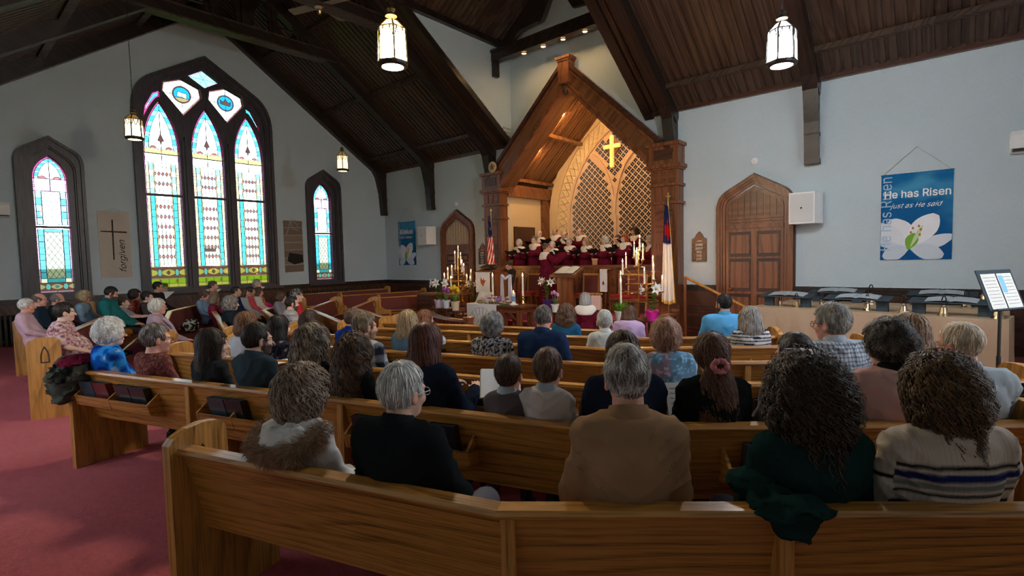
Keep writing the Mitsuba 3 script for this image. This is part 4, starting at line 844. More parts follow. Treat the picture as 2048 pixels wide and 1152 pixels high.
for x, lb in ((-9.02, 'tall white altar candle in a brass holder beside the draped cross'), (-8.02, 'tall white altar candle in a brass holder by the table end')):
    t = thing('altar_candle', lb, 'candle')
    obj('holder', lathe([(0, 0), (0.085, 0), (0.09, 0.015), (0.04, 0.04), (0.025, 0.10), (0.05, 0.13), (0.025, 0.16), (0.02, 0.19), (0.055, 0.21), (0.055, 0.22), (0.0, 0.22)], 16, (x, 9.62, TZ)), 'brass', t)
    obj('wax', lathe([(0, 0.22), (0.026, 0.22), (0.024, 0.68), (0, 0.68)], 12, (x, 9.62, TZ)), 'wax', t)
    flame(t, x, 9.62, TZ + 0.69, 1.5)
t = thing('christ_candle', 'short white and blue pillar candle standing on the communion table', 'candle')
obj('wax', lathe([(0, 0), (0.05, 0), (0.048, 0.26), (0, 0.25)], 14, (-8.22, 9.5, TZ + 0.03)), 'wax', t)
obj('glass_band', lathe([(0.052, 0.05), (0.053, 0.18), (0.050, 0.18)], 14, (-8.22, 9.5, TZ + 0.03)), 'vc_gloss', t, color=(0.15, 0.32, 0.55))
obj('cloth_base', lathe([(0, 0.03), (0.06, 0.03), (0.12, 0.0), (0, 0.0)], 10, (-8.22, 9.5, TZ + 0.003)), 'white_cloth', t)
flame(t, -8.22, 9.5, TZ + 0.29, 1.2)
t = thing('draped_cross', 'small wooden cross draped with a white and lilac cloth on the communion table', 'cross')
obj('upright', bx(-8.60, -8.55, 9.66, 9.71, TZ, 1.40), 'wood_upright', t); obj('arm', bx(-8.74, -8.41, 9.66, 9.71, 1.30, 1.36), 'wood_upright', t)
dr_pts = [(-8.74 + 0.0, 0.72), (-8.74, 1.20), (-8.70, 1.36), (-8.60, 1.385), (-8.575, 1.30), (-8.55, 1.385), (-8.45, 1.36), (-8.41, 1.20), (-8.40, 0.72)]
def drape(x, z0, z1, w, seed):
    r = np.random.default_rng(seed); n, m_ = 13, 10; V = []
    for i in range(m_):
        tz = i / (m_ - 1)
        for j in range(n):
            a = j / (n - 1) - 0.5; V.append((x + a * w * (0.75 + 0.35 * tz), 9.63 + 0.018 * math.sin(a * 22 + seed) * (0.4 + tz), z1 - (z1 - z0) * tz - 0.012 * abs(a)))
    F = []
    for i in range(m_ - 1):
        for j in range(n - 1): p = i * n + j; F += [[p, p + n, p + 1], [p + 1, p + n, p + n + 1]]
    return trimesh.Trimesh(V, F, process=False)
swag = [tube([(-8.72, 9.64, 1.36), (-8.65, 9.62, 1.31), (-8.575, 9.61, 1.26), (-8.50, 9.62, 1.31), (-8.43, 9.64, 1.36)], [0.02, 0.035, 0.04, 0.035, 0.02], 8)]
obj('cloth', cat_([drape(-8.70, 0.70, 1.37, 0.13, 1), drape(-8.44, 0.70, 1.37, 0.13, 2)] + swag), 'lilac_cloth', t, smooth=True)
open_book(None, (-9.38, 9.66, TZ + 0.13), 0.24, 0.3, 1.0, lab='open bible on a stand at the cloth end of the communion table')
tag(obj('stone', sphere((-9.22, 9.36, TZ + 0.05), (0.11, 0.07, 0.055), 2), 'vc_cloth', color=(0.33, 0.27, 0.2), smooth=True), 'rounded brown stone in front of the open bible', 'stone')
# baptismal font
t = thing('baptismal_font', 'dark wooden font with a wide brass rimmed lid beside the altar rail', 'font')
fx, fy = -9.75, 9.05
zq = float(zf(fx, fy))
obj('pedestal', lathe([(0, 0), (0.2, 0), (0.2, 0.06), (0.12, 0.12), (0.10, 0.4), (0.18, 0.5), (0.2, 0.56), (0, 0.56)], 8, (fx, fy, zq)), 'wood_upright', t)
obj('bowl_rim', lathe([(0, 0.56), (0.27, 0.56), (0.28, 0.585), (0.26, 0.60), (0, 0.60)], 24, (fx, fy, zq)), 'brass', t)
obj('lid', lathe([(0.22, 0.60), (0.20, 0.64), (0.08, 0.67), (0, 0.68)], 24, (fx, fy, zq)), 'wood_dark', t)
# altar rails: curved balustrades
def rail(a0, a1, lab, R=3.08, cx=-7.72, cy=10.5, zt=0.50):
    t = thing('altar_rail', lab, 'railing'); n = max(6, int(abs(a1 - a0) / 4)); A = np.radians(np.linspace(a0, a1, n + 1)); q = []
    pf = np.array([(-0.06, 0), (0.06, 0), (0.075, 0.02), (0.06, 0.055), (-0.06, 0.055), (-0.075, 0.02)])
    def ring_(r_, dz, sc):
        V = []; F = []; k = len(pf)
        for a in A:
            for u, v in pf: V.append((cx + (R + u * sc) * math.cos(a), cy + (R + u * sc) * math.sin(a), dz + v * sc))
        for i in range(n):
            for j in range(k): p, o = i * k + j, i * k + (j + 1) % k; F += [[p, p + k, o], [o, p + k, o + k]]
        F += [[0, j + 1, j] for j in range(1, k - 1)] + [[n * k, n * k + j, n * k + j + 1] for j in range(1, k - 1)]
        m = trimesh.Trimesh(V, F, process=False); m.fix_normals(); return m
    obj('handrail', ring_(0, zt - 0.055, 1.2), 'wood_chancel', t); zb = float(zf(cx + R * math.cos(A[0]), cy + R * math.sin(A[0])))
    obj('base_rail', ring_(0, zb, 1.0), 'wood_upright', t)
    bal = [(0, 0), (0.028, 0), (0.028, 0.05), (0.016, 0.08), (0.034, 0.18), (0.020, 0.30), (0.014, 0.34), (0.03, 0.37), (0.016, 0.41), (0.026, 0.5), (0.0, 0.5)]
    nb = int(abs(math.radians(a1 - a0)) * R / 0.13)
    for i in range(nb):
        a = math.radians(a0 + (a1 - a0) * (i + 0.5) / nb); s = (zt - 0.05 - zb - 0.05) / 0.5
        obj('baluster', lathe([(r, z * s) for r, z in bal], 10, (cx + R * math.cos(a), cy + R * math.sin(a), zb + 0.05)), 'wood_upright', t)
    for a in (A[0], A[-1]):
        x, y = cx + R * math.cos(a), cy + R * math.sin(a); obj('newel', cat_([bx(x - 0.07, x + 0.07, y - 0.07, y + 0.07, zb, zt + 0.03), bx(x - 0.09, x + 0.09, y - 0.09, y + 0.09, zt + 0.03, zt + 0.07)]), 'wood_upright', t)
rail(212, 271, 'curved brown altar rail with turned balusters by the potted flowers')
rail(-24, 4, 'short brown altar rail with turned balusters in front of the white flag')
t = thing('organ_bench', 'dark wooden end cabinet with pale cap at the start of the curved altar rail', 'cabinet')
obj('body', bx(-11.75, -11.15, 9.35, 9.95, -0.2, 0.78), 'wood_dark', t); obj('cap', bx(-11.8, -11.1, 9.3, 10.0, 0.78, 0.83), 'wood_chancel', t)
# stair rails
for (a, b, lb) in (((-4.72, 11.45, 1.25), (-3.05, 10.75, 0.62), 'sloping wooden handrail running down before the wide door'), ((-11.35, 10.9, 0.98), (-10.75, 10.0, 0.72), 'short red brown handrail beside the small arched door')):
    t = thing('handrail', lb, 'handrail'); obj('rail', tube([a, b], 0.03, 10), 'oak_up', t)
    for q in (a, b): obj('post', bx(q[0] - 0.025, q[0] + 0.025, q[1] - 0.025, q[1] + 0.025, float(zf(q[0], q[1])), q[2]), 'wood_upright', t)
# candelabra
ORD = ['topmost'] + [o + ' highest' for o in 'second third fourth fifth sixth seventh eighth ninth tenth eleventh twelfth'.split()] + ['lowest']
def candelabrum(x, y, z0, spots, lab):
    t = thing('candelabrum', lab, 'candelabrum')
    obj('stem', tube([(x, y, z0), (x, y, 1.95)], 0.014, 8), 'brass', t)
    obj('foot', lathe([(0, 0), (0.2, 0), (0.2, 0.02), (0.05, 0.05), (0, 0.06)], 16, (x, y, z0)), 'brass', t)
    for k, (zr, r) in enumerate(((0.80, 0.40), (0.98, 0.34), (1.16, 0.27), (1.34, 0.19), (1.52, 0.12))):
        a = np.linspace(0, 2 * np.pi, 25); obj('ring', tube(np.column_stack([x + r * np.cos(a), y + r * np.sin(a), np.full(25, zr)]), 0.010, 6), 'brass', t)
        obj('spoke', cat_([tube([(x, y, zr), (x + r * math.cos(b), y + r * math.sin(b), zr)], 0.007, 5) for b in (k, k + 2.1, k + 4.2)]), 'brass', t)
    for i_, (dx, dy, zb, h) in enumerate(sorted(spots, key=lambda q: -q[2])):
        X, Y = x + dx, y + dy
        c = thing('taper_candle', ORD[i_] + ' lit taper of the candelabrum ' + ('by the small arched door' if x < -8 else 'by the white flag'), 'candle', 'tapers of the ' + ('window side' if x < -8 else 'flag side') + ' candelabrum')
        obj('wax', lathe([(0, 0), (0.022, 0), (0.018, h), (0, h)], 8, (X, Y, zb)), 'wax', c)
        obj('cup', lathe([(0, -0.03), (0.03, -0.02), (0.045, 0.0), (0.045, 0.012), (0, 0.012)], 10, (X, Y, zb - 0.005)), 'brass', c)
        flame(c, X, Y, zb + h + 0.01, 1.3)
        obj('arm', tube([(x + dx * 0.2, y + dy * 0.2, zb - 0.10), (x + dx * 0.7, y + dy * 0.7, zb - 0.10), (X, Y, zb - 0.03)], 0.008, 6), 'brass', t)
def spots_from(pts, x, y, seed):
    r = np.random.default_rng(seed); out = []
    for (u, v) in pts:      # u: metres along the view's right, v: height of the flame
        R_ = 0.12 + 0.36 * (2.15 - v) / 0.85; d = math.sqrt(max(R_ * R_ - u * u, 0.0)) * (1 if r.random() < 0.5 else -1)
        out.append((u * 0.755 + d * 0.655, u * 0.655 - d * 0.755, v - 0.30, 0.26))
    return out
candelabrum(-10.7, 10.0, float(zf(-10.7, 10.0)), spots_from([(0, 2.12), (-0.1, 1.97), (0.1, 1.92), (-0.11, 1.80), (0.14, 1.72), (-0.14, 1.58), (0.13, 1.62), (-0.26, 1.52), (0.34, 1.44), (-0.36, 1.36), (0.2, 1.30), (0.3, 1.24), (-0.16, 1.28)], 0, 0, 1), 'brass candelabrum of many lit tapers before the small arched door')
candelabrum(-5.16, 10.05, float(zf(-5.1, 10.0)), spots_from([(0, 2.16), (-0.12, 2.03), (0.13, 1.98), (-0.1, 1.85), (0.02, 1.9), (-0.24, 1.80), (-0.34, 1.66), (0.27, 1.72), (0.24, 1.56), (0.36, 1.44), (-0.32, 1.40), (0.02, 1.48), (0.46, 1.30)], 0, 0, 2), 'brass candelabrum of many lit tapers beside the white flag')
# pedestal candle on a grass pot stand
t = thing('pillar_candle', 'single lit candle rising behind the potted grass near the altar rail', 'candle')
obj('wax', lathe([(0, 0.62), (0.022, 0.62), (0.02, 1.22), (0, 1.22)], 10, (-5.26, 9.46, 0)), 'wax', t); obj('stand', lathe([(0, -0.15), (0.12, -0.15), (0.02, -0.1), (0.015, 0.6), (0.045, 0.62), (0, 0.62)], 12, (-5.26, 9.46, 0)), 'brass', t); flame(t, -5.26, 9.46, 1.23, 1.5)
# flags
def flag(x, y, z0, z1, fz0, fz1, lab, kind):
    t = thing('flag', lab, 'flag'); obj('pole', tube([(x, y, z0), (x, y, z1)], 0.014, 8), 'gold', t); obj('base', lathe([(0, 0), (0.16, 0), (0.15, 0.04), (0.03, 0.07), (0, 0.07)], 16, (x, y, z0)), 'brass', t)
    if kind == 'cross': obj('finial', cat_([bx(x - 0.012, x + 0.012, y - 0.01, y + 0.01, z1, z1 + 0.2), bx(x - 0.055, x + 0.055, y - 0.01, y + 0.01, z1 + 0.10, z1 + 0.13)]), 'gold', t)
    else: obj('finial', lathe([(0, 0), (0.03, 0.02), (0.02, 0.08), (0, 0.12)], 10, (x, y, z1)), 'gold', t)
    nz, na = 48, 49; V, Cc = [], []
    for i in range(nz):
        tz = i / (nz - 1)
        for j in range(na):
            a = j / (na - 1); w = (0.10 + 0.24 * tz ** 0.8); fold = 0.045 * math.sin(a * 19) * (0.4 + 0.6 * tz)
            V.append((x - 0.03 + (a - 0.35) * w * 1.0, y - 0.05 + fold - 0.03 * a, fz1 - (fz1 - fz0) * tz * (1 - 0.05 * abs(a - 0.5)) - 0.05 * a * (1 - tz)))
            if kind == 'cross':
                c = (0.80, 0.80, 0.78)
                if tz < 0.40: c = (0.02, 0.035, 0.14)
                if 0.20 < tz < 0.30 and a > 0.2 or (0.13 < tz < 0.36 and 0.5 < a < 0.7): c = (0.45, 0.015, 0.02)
                if tz > 0.965 or a > 0.975: c = (0.72, 0.48, 0.10)
            else:
                c = (0.5, 0.02, 0.03) if int((a * 1.2 + tz * 1.1) * 9) % 2 else (0.75, 0.74, 0.72)
                if tz < 0.42: c = (0.02, 0.03, 0.10) if (int(a * 14) + int(tz * 30)) % 5 or j % 3 else (0.7, 0.7, 0.7)
            Cc.append(c)
    F = []
    for i in range(nz - 1):
        for j in range(na - 1): p = i * na + j; F += [[p, p + na, p + 1], [p + 1, p + na, p + na + 1]]
    obj('cloth', trimesh.Trimesh(V, F, process=False), 'vc_cloth', t, color=np.array(Cc), smooth=True)
flag(-5.05, 11.3, PZ, 2.98, 0.62, 2.92, 'tall white flag with blue canton and red cross on a gold topped pole', 'cross')
flag(-10.55, 11.25, PZ, 3.15, 1.5, 3.05, 'furled stars and stripes flag behind the pulpit', 'stripes')
# ------------------------------------------------------------------ lanterns and fan
def lantern(x, y, zb, lab, warm, r=0.17, h=0.58, dim=1.0):
    t = thing('pendant_lantern', lab, 'pendant lamp', 'hexagonal hanging lanterns')
    hexp = lambda rr, z: [(x + rr * math.cos(math.pi / 6 + k * math.pi / 3), y + rr * math.sin(math.pi / 6 + k * math.pi / 3), z) for k in range(6)]
    rad = (LAMP * 1.0, LAMP * (0.84 if dim > 0.5 else 0.74), LAMP * (0.58 if dim > 0.5 else 0.36)) if warm else (LAMP * 0.97, LAMP * 0.96, LAMP)
    rad = tuple(v * dim for v in rad); rt, rb = r * 0.93, r
    A, B, C, D = hexp(rb, zb + 0.03), hexp(rt, zb + h * 0.68), hexp(rt * 0.45, zb + h * 0.84), hexp(rt * 0.35, zb + h * 0.93)
    panes, hoods = [], []
    for k in range(6):
        j = (k + 1) % 6
        g = trimesh.Trimesh([A[k], A[j], B[j], B[k]], [[0, 1, 2], [0, 2, 3]])
        panes.append(g)
        g = trimesh.Trimesh([B[k], B[j], C[j], C[k]], [[0, 1, 2], [0, 2, 3]])
        hoods.append(g)
        bars = [tube([A[k], B[k]], 0.012, 5), tube([B[k], C[k]], 0.010, 5), tube([A[k], A[j]], 0.014, 5), tube([B[k], B[j]], 0.008, 5)]
        # tracery: two crossing pointed arches near the top of each panel
        Av, Bv = np.array(B[k]), np.array(B[j]); dn = (np.array(A[k]) - np.array(B[k])); dn = dn / np.linalg.norm(dn); out = np.array([(Av + Bv)[0] / 2 - x, (Av + Bv)[1] / 2 - y, 0]); out = 0.004 * out / np.linalg.norm(out)
        for (u0, u1) in ((0, 0.5), (0.5, 1)):
            for s in (0, 1):
                L = []
                for q in np.linspace(0, 1, 5):
                    u = (u0 + (u1 - u0) * 0.5 * q) if s == 0 else (u1 - (u1 - u0) * 0.5 * q)
                    L.append(Av + (Bv - Av) * u + dn * (0.12 * (1 - q ** 1.8)) + out)
                bars.append(tube(L, 0.006, 4))
        obj('frame_bar', cat_(bars), 'lamp_metal' if warm else 'iron', t)
    obj('glass_shade', cat_(panes), 'lamp_glass', t, emitter={'type': 'area', 'radiance': rgb(rad), 'sampling_weight': 1.2 if dim > 0.5 else 0.1})
    obj('hood', cat_(hoods), 'lamp_amber', t, emitter={'type': 'area', 'radiance': rgb(tuple(v * w / min(1.0, dim * 30) for v, w in zip(rad, (0.022, 0.014, 0.006) if warm else (0.014, 0.014, 0.012)))), 'sampling_weight': 0.03})
    obj('finial', lathe([(0, h * 0.92), (r * 0.4, h * 0.93), (r * 0.3, h * 0.97), (0.03, h * 1.0), (0.05, h * 1.06), (0.02, h * 1.1), (0, h * 1.12)], 12, (x, y, zb)), 'lamp_metal' if warm else 'iron', t)
    d = trimesh.creation.cylinder(r * 0.72, 0.02, sections=18); d.apply_translation([x, y, zb + 0.0])
    obj('bottom_glass', d, 'lamp_glass', t, emitter={'type': 'area', 'radiance': rgb(tuple(v * 1.2 for v in rad)), 'sampling_weight': 0.5 if dim > 0.5 else 0.05})
    obj('bottom_ring', lathe([(r * 0.72, -0.012), (r * 0.98, 0.0), (r * 0.98, 0.03), (r * 0.72, 0.012)], 18, (x, y, zb)), 'iron', t)
    top = roof_z(y) - 0.05; z0 = zb + h * 1.1; nl = int((top - z0) / 0.055); links = []
    for i in range(nl):
        zc_ = z0 + (i + 0.5) * (top - z0) / nl; a = np.linspace(0, 2 * np.pi, 7)[:-1]
        e = [(x + 0.011 * math.cos(q) * (i % 2), y + 0.011 * math.cos(q) * (1 - i % 2), zc_ + 0.034 * math.sin(q)) for q in a]
        links.append(tube(e + e[:1], 0.0035, 4))
    obj('chain', cat_(links), 'iron', t)
lantern(-4.82, 3.60, 3.93, 'bright amber topped hanging lantern in front of the boarded ceiling near the chancel', True)
lantern(-1.66, 6.92, 4.0, 'white glowing hanging lantern with black frame on the door side of the room', False)
lantern(-13.05, 3.12, 4.42, 'amber hanging lantern overlapping the edge of the large stained glass window', True, dim=0.016)
lantern(-12.9, 7.83, 4.28, 'amber hanging lantern between large window and front corner', True, dim=0.008)
t = thing('ceiling_fan', 'grey ceiling fan with four blades under the open roof', 'ceiling fan')
fx, fy, fz = -11.0, 6.25, 7.55
obj('rod', tube([(fx, fy, fz), (fx, fy, roof_z(fy))], 0.015, 8), 'steel', t)
obj('motor', lathe([(0, -0.12), (0.06, -0.11), (0.12, -0.04), (0.13, 0.05), (0.06, 0.12), (0, 0.13)], 18, (fx, fy, fz)), 'steel', t)
obj('light_cap', lathe([(0, -0.22), (0.04, -0.2), (0.06, -0.14), (0, -0.12)], 12, (fx, fy, fz)), 'brass', t)
for k in range(4):
    a = 0.35 + k * math.pi / 2
    m = ext(sbox(0.12, -0.075, 0.78, 0.075).buffer(0.03), 0.012); m.apply_transform(rot([1, 0, 0], 10)); m.apply_transform(rot([0, 0, 1], math.degrees(a))); m.apply_translation([fx, fy, fz - 0.02]); obj('blade', m, 'fan_wood', t)
# ------------------------------------------------------------------ wall hangings
def text_on(par, s, h, M, col, name='lettering', bold=False, wmax=None, shear=0.0, squash=1.0):
    m = meshkit.text_mesh(s, h, 0.0015, bold); v = m.vertices.copy()
    v[:, 0] = v[:, 0] * squash + shear * v[:, 1]
    if wmax:
        w0 = v[:, 0].max() - v[:, 0].min(); v[:, 0] *= wmax / w0
    m.vertices = v; m.apply_transform(M); return obj(name, m, 'vc_cloth', par, color=col)
def front_M(x, z, y=YF - 0.02): return frame([x, y, z], [1, 0, 0], [0, 0, 1], [0, -1, 0])
def front_M_up(x, z, y=YF - 0.02): return frame([x, y, z], [0, 0, 1], [-1, 0, 0], [0, -1, 0])
def left_M(y, z, x=XL + 0.02): return frame([x, y, z], [0, 1, 0], [0, 0, 1], [1, 0, 0])
def left_M_up(y, z, x=XL + 0.02): return frame([x, y, z], [0, 0, 1], [0, -1, 0], [1, 0, 0])
def petal(cx, cz, ang, L, W, tip=0.15, curl=0.0, n=14):
    P = []
    for i in range(n + 1):
        s = i / n; P.append((s * L, W * math.sin(math.pi * min(s * 0.92 + 0.04, 1)) ** 0.8 * (0.65 + 0.5 * s)))
    for i in range(n, -1, -1):
        s = i / n; P.append((s * L, -W * math.sin(math.pi * min(s * 0.92 + 0.04, 1)) ** 0.8 * (0.65 + 0.5 * s)))
    q = Polygon([(a, b + curl * (a / L) ** 2) for a, b in P]).buffer(0)
    return affinity.translate(affinity.rotate(q, math.degrees(ang), origin=(0, 0)), cx, cz)
def banner_blue_fn(p, n, uv):
    t = SS(1.6, 3.2, p.z); c = FBM(p.x * 1.8, p.z * 3.2)
    return MIX(MIX((0.012, 0.09, 0.26), (0.015, 0.14, 0.34), t), (0.07, 0.30, 0.50), SS(0.45, 0.8, c) * t)
proc_mat('banner_blue', banner_blue_fn, 0.6, 0.3)
def string_(pts, par, r=0.004): obj('string', tube(pts, r, 5), 'string', par)
def lily_banner(x0, x1, z0, z1, lab, words_, big):
    t = thing('lily_banner', lab, 'banner', 'blue lily banners'); w, h = x1 - x0, z1 - z0; yb_ = YF - 0.02
    obj('cloth', bx(x0, x1, yb_, yb_ + 0.008, z0, z1), 'banner_blue', t)
    obj('rod', tube([(x0 - 0.01, yb_, z1), (x1 + 0.01, yb_, z1)], 0.008, 6), 'banner_blue', t)
    string_([(x0 + 0.02, yb_, z1), ((x0 + x1) / 2, yb_, z1 + (0.46 if big else 0.5)), (x1 - 0.02, yb_, z1)], t)
    cx, cz = x0 + 0.42 * w, z0 + 0.15 * h
    clip = sbox(x0 + 0.003, z0 + 0.003, x1 - 0.003, z1)
    k = 0
    for ang, L, W, col, cu in ((2.75, 0.55, 0.13, (0.60, 0.66, 0.74), 0.05), (0.12, 0.62, 0.12, (0.66, 0.71, 0.78), 0.10), (-0.35, 0.5, 0.15, (0.58, 0.65, 0.72), 0.0), (3.6, 0.42, 0.14, (0.55, 0.62, 0.70), 0), (1.95, 0.56, 0.20, (0.74, 0.77, 0.80), 0.05), (1.05, 0.66, 0.20, (0.80, 0.82, 0.84), -0.04), (2.35, 0.66, 0.13, (0.70, 0.74, 0.78), 0.05)):
        q = petal(cx, cz, ang, L * w, W * w, curl=cu * w).intersection(clip); k += 1
        obj('petal', ext_xz(q, yb_ - 0.001 - 0.0008 * k, yb_), 'vc_cloth', t, color=col)
    g = petal(cx - 0.02, cz - 0.05, 1.25, 0.30 * w, 0.10 * w).intersection(clip); obj('throat', ext_xz(g, yb_ - 0.009, yb_), 'vc_cloth', t, color=(0.20, 0.42, 0.06))
    g = petal(cx + 0.02, cz, 1.15, 0.40 * w, 0.035 * w).intersection(clip); obj('pistil', ext_xz(g, yb_ - 0.010, yb_), 'vc_cloth', t, color=(0.55, 0.66, 0.35))
    for dx, dz in ((0.02, 0.22), (0.08, 0.24), (0.10, 0.20), (0.0, 0.17), (0.09, 0.14)): obj('anther', ext_xz(oval(cx + dx * 1.4 * w + 0.02, cz + dz * w * 1.5, 0.03 * w, 0.045 * w, 8), yb_ - 0.012, yb_), 'vc_cloth', t, color=(0.42, 0.13, 0.02))
    for s, hh, xo, zo, wm, sh, sq in words_: text_on(t, s, hh, front_M(x0 + xo * w, z0 + zo * h, yb_ - 0.0135), (0.80, 0.84, 0.86), wmax=wm * w, shear=sh, bold=(sh == 0))
    text_on(t, 'He has Risen', 0.17 * w, front_M_up(x0 + 0.155 * w, z0 + 0.10 * h, yb_ - 0.0125), (0.40, 0.55, 0.70), name='side_lettering', wmax=0.86 * h)
lily_banner(-1.13, -0.11, 1.58, 3.14, 'large blue banner reading He has Risen above a white lily', [('He has Risen', 0.13, 0.04, 0.725, 0.92, 0, 1), ('just as He said', 0.085, 0.14, 0.605, 0.74, 0.45, 1)], True)
lily_banner(-15.86, -14.86, 1.61, 3.19, 'blue banner reading Alleluia above a white lily, beside the window wall', [('Alleluia', 0.17, 0.10, 0.72, 0.78, 0, 1), ('He is Risen', 0.08, 0.16, 0.62, 0.66, 0.4, 1)], False)
t = thing('cross_banner', 'beige canvas banner with a dark cross and the word forgiven between two windows', 'banner')
y0, y1, z0, z1 = 3.08, 3.75, 1.49, 3.22
obj('cloth', bx(XL + 0.005, XL + 0.014, y0, y1, z0, z1), 'canvas_pale', t)
string_([(XL + 0.014, y0 + 0.2, z1), (XL + 0.014, (y0 + y1) / 2, z1 + 0.08), (XL + 0.014, y1 - 0.2, z1)], t)
obj('painted_cross', ext_yz(unary_union([Polygon([(3.355, 1.97), (3.385, 1.95), (3.40, 3.0), (3.365, 3.0)]), Polygon([(3.13, 2.68), (3.13, 2.71), (3.68, 2.70), (3.68, 2.66)])]), XL + 0.014, XL + 0.016), 'vc_cloth', t, color=(0.06, 0.045, 0.04))
text_on(t, 'forgiven', 0.14, left_M_up(3.62, 1.62, XL + 0.0145), (0.03, 0.028, 0.03), wmax=0.84, shear=0.35)
def canvas2(p, n, uv): return MIX((0.50, 0.44, 0.38), (0.60, 0.53, 0.46), FBM(p.y * 2, p.z * 2)) * (0.94 + 0.1 * N(p.y * 220, p.z * 220))
proc_mat('canvas_pale', canvas2, 0.9, 0.1)
t = thing('plank_banner', 'brown photo banner of old planks with a dark block, beside the far narrow window', 'banner')
y0, y1, z0, z1 = 7.88, 8.53, 1.47, 3.18
obj('cloth', bx(XL + 0.005, XL + 0.012, y0, y1, z0, z1), 'canvas_pale', t)
rr = np.random.default_rng(8)
for k in range(7):
    za, zb_ = z0 + (z1 - z0) * k / 7, z0 + (z1 - z0) * (k + 1) / 7 - 0.012; c = np.array((0.20, 0.155, 0.125)) * rr.uniform(0.75, 1.3)
    obj('plank_print', ext_yz(Polygon([(y0 + 0.005, za), (y1 - 0.005, za + 0.02), (y1 - 0.005, zb_ + 0.02 if k < 6 else zb_), (y0 + 0.005, zb_)]), XL + 0.012, XL + 0.0135), 'vc_cloth', t, color=c)
obj('block_print', ext_yz(Polygon([(7.97, 1.85), (8.05, 2.12), (8.50, 2.04), (8.52, 1.80), (8.2, 1.72)]), XL + 0.0135, XL + 0.015), 'vc_cloth', t, color=(0.03, 0.028, 0.028))
obj('stem_print', ext_yz(unary_union([LineString([(8.12, 3.15), (8.05, 2.9), (7.98, 2.7)]).buffer(0.02), LineString([(8.12, 3.15), (8.2, 2.9), (8.36, 2.86)]).buffer(0.02), LineString([(8.12, 3.15), (8.3, 3.1), (8.42, 2.93)]).buffer(0.015)]), XL + 0.0135, XL + 0.015), 'vc_cloth', t, color=(0.30, 0.26, 0.22))
string_([(XL + 0.014, y0 + 0.2, z1), (XL + 0.014, (y0 + y1) / 2, z1 + 0.07), (XL + 0.014, y1 - 0.2, z1)], t)
# hymn boards
def hymn_board(c, z0, z1, w, lab, rows, head):
    t = thing('hymn_board', lab, 'hymn board'); y = YF - 0.04
    sh = Polygon([(c - w / 2, z0), (c - w / 2, z1), (c - w * 0.32, z1 + 0.02), (c - w * 0.2, z1 + 0.10), (c, z1 + 0.17), (c + w * 0.2, z1 + 0.10), (c + w * 0.32, z1 + 0.02), (c + w / 2, z1), (c + w / 2, z0)])
    obj('board', ext_xz(sh, y, YF), 'wood_upright', t)
    n = len(rows); h = (z1 - z0) / (n + 1.3)
    for i, s in enumerate(rows):
        z = z1 - (i + 2.05) * h
        obj('slat', bx(c - w * 0.46, c + w * 0.46, y - 0.012, y, z - 0.02, z + h - 0.03), 'wood_dark', t)
        m = meshkit.text_mesh(s, h * 0.60, 0.002, True); wm = m.extents[0]; m.apply_translation([-m.bounds[0][0] - wm / 2, 0, 0]); m.apply_transform(front_M(c, z + 0.005, y - 0.012)); obj('number', m, 'page', t)
    m = meshkit.text_mesh(head, h * 0.28, 0.002, True); m.apply_translation([-m.extents[0] / 2, 0, 0]); m.apply_transform(front_M(c, z1 - h * 0.75, y)); obj('heading', m, 'page', t)
hymn_board(-4.54, 1.60, 2.12, 0.33, 'wooden hymn board with white numbers 2088 2037 302 322 177', ['2088', '2037', '302', '322', '177'], 'HYMNS')
hymn_board(-11.50, 1.60, 2.10, 0.34, 'wooden hymn board with white numbers between arched door and chancel pilaster', ['2088', '2037', '302', '322', '177'], 'HYMNS')
# speakers, smoke detectors, air units
def speaker(x0, x1, z0, z1, dy, lab, lean):
    t = thing('wall_speaker', lab, 'speaker', 'white wall speakers'); yb_ = YF - 0.12
    p = Polygon([(x0, yb_), (x1, yb_), (x1 - 0.02, yb_ - 0.1), (x1 - 0.09, yb_ - dy), (x0 + 0.03, yb_ - dy), (x0, yb_ - 0.1)])
    obj('cabinet', ext_xy(p, z0, z1), 'white_plastic', t)
    obj('grille', bx(x0 + 0.05, x1 - 0.11, yb_ - dy - 0.008, yb_ - dy, z0 + 0.03, z1 - 0.03), 'speaker_mesh', t)
    obj('badge', bx((x0 + x1) / 2 - 0.05, (x0 + x1) / 2 - 0.02, yb_ - dy - 0.012, yb_ - dy, (z0 + z1) / 2 - 0.015, (z0 + z1) / 2 + 0.015), 'black', t)
    obj('bracket', tube([((x0 + x1) / 2, yb_, (z0 + z1) / 2), ((x0 + x1) / 2, YF, (z0 + z1) / 2)], 0.025, 8), 'white_plastic', t)
speaker(-2.62, -2.05, 2.32, 2.93, 0.32, 'large white wall speaker beside the wide panelled door', 0)
speaker(-14.22, -13.62, 2.30, 2.92, 0.34, 'white wall speaker between the Alleluia banner and the arched door', 0)
for x, z, lb in ((-12.68, 3.62, 'small round white detector on the wall over the narrow arched door'), (-3.36, 3.72, 'small round white detector on the wall over the wide panelled door')):
    t = thing('smoke_detector', lb, 'smoke detector')
    m = lathe([(0, 0), (0.07, 0), (0.075, 0.02), (0.05, 0.04), (0.03, 0.042), (0, 0.045)], 20); m.apply_transform(rot([1, 0, 0], 90)); m.apply_translation([x, YF, z]); obj('housing', m, 'white_plastic', t)
    m = lathe([(0.018, 0), (0.026, 0.004), (0.018, 0.008)], 12); m.apply_transform(rot([1, 0, 0], 90)); m.apply_translation([x, YF - 0.042, z]); obj('vent_ring', m, 'speaker_mesh', t)
t = thing('air_conditioner', 'white split air conditioner high on the front wall at the frame edge', 'air conditioner')
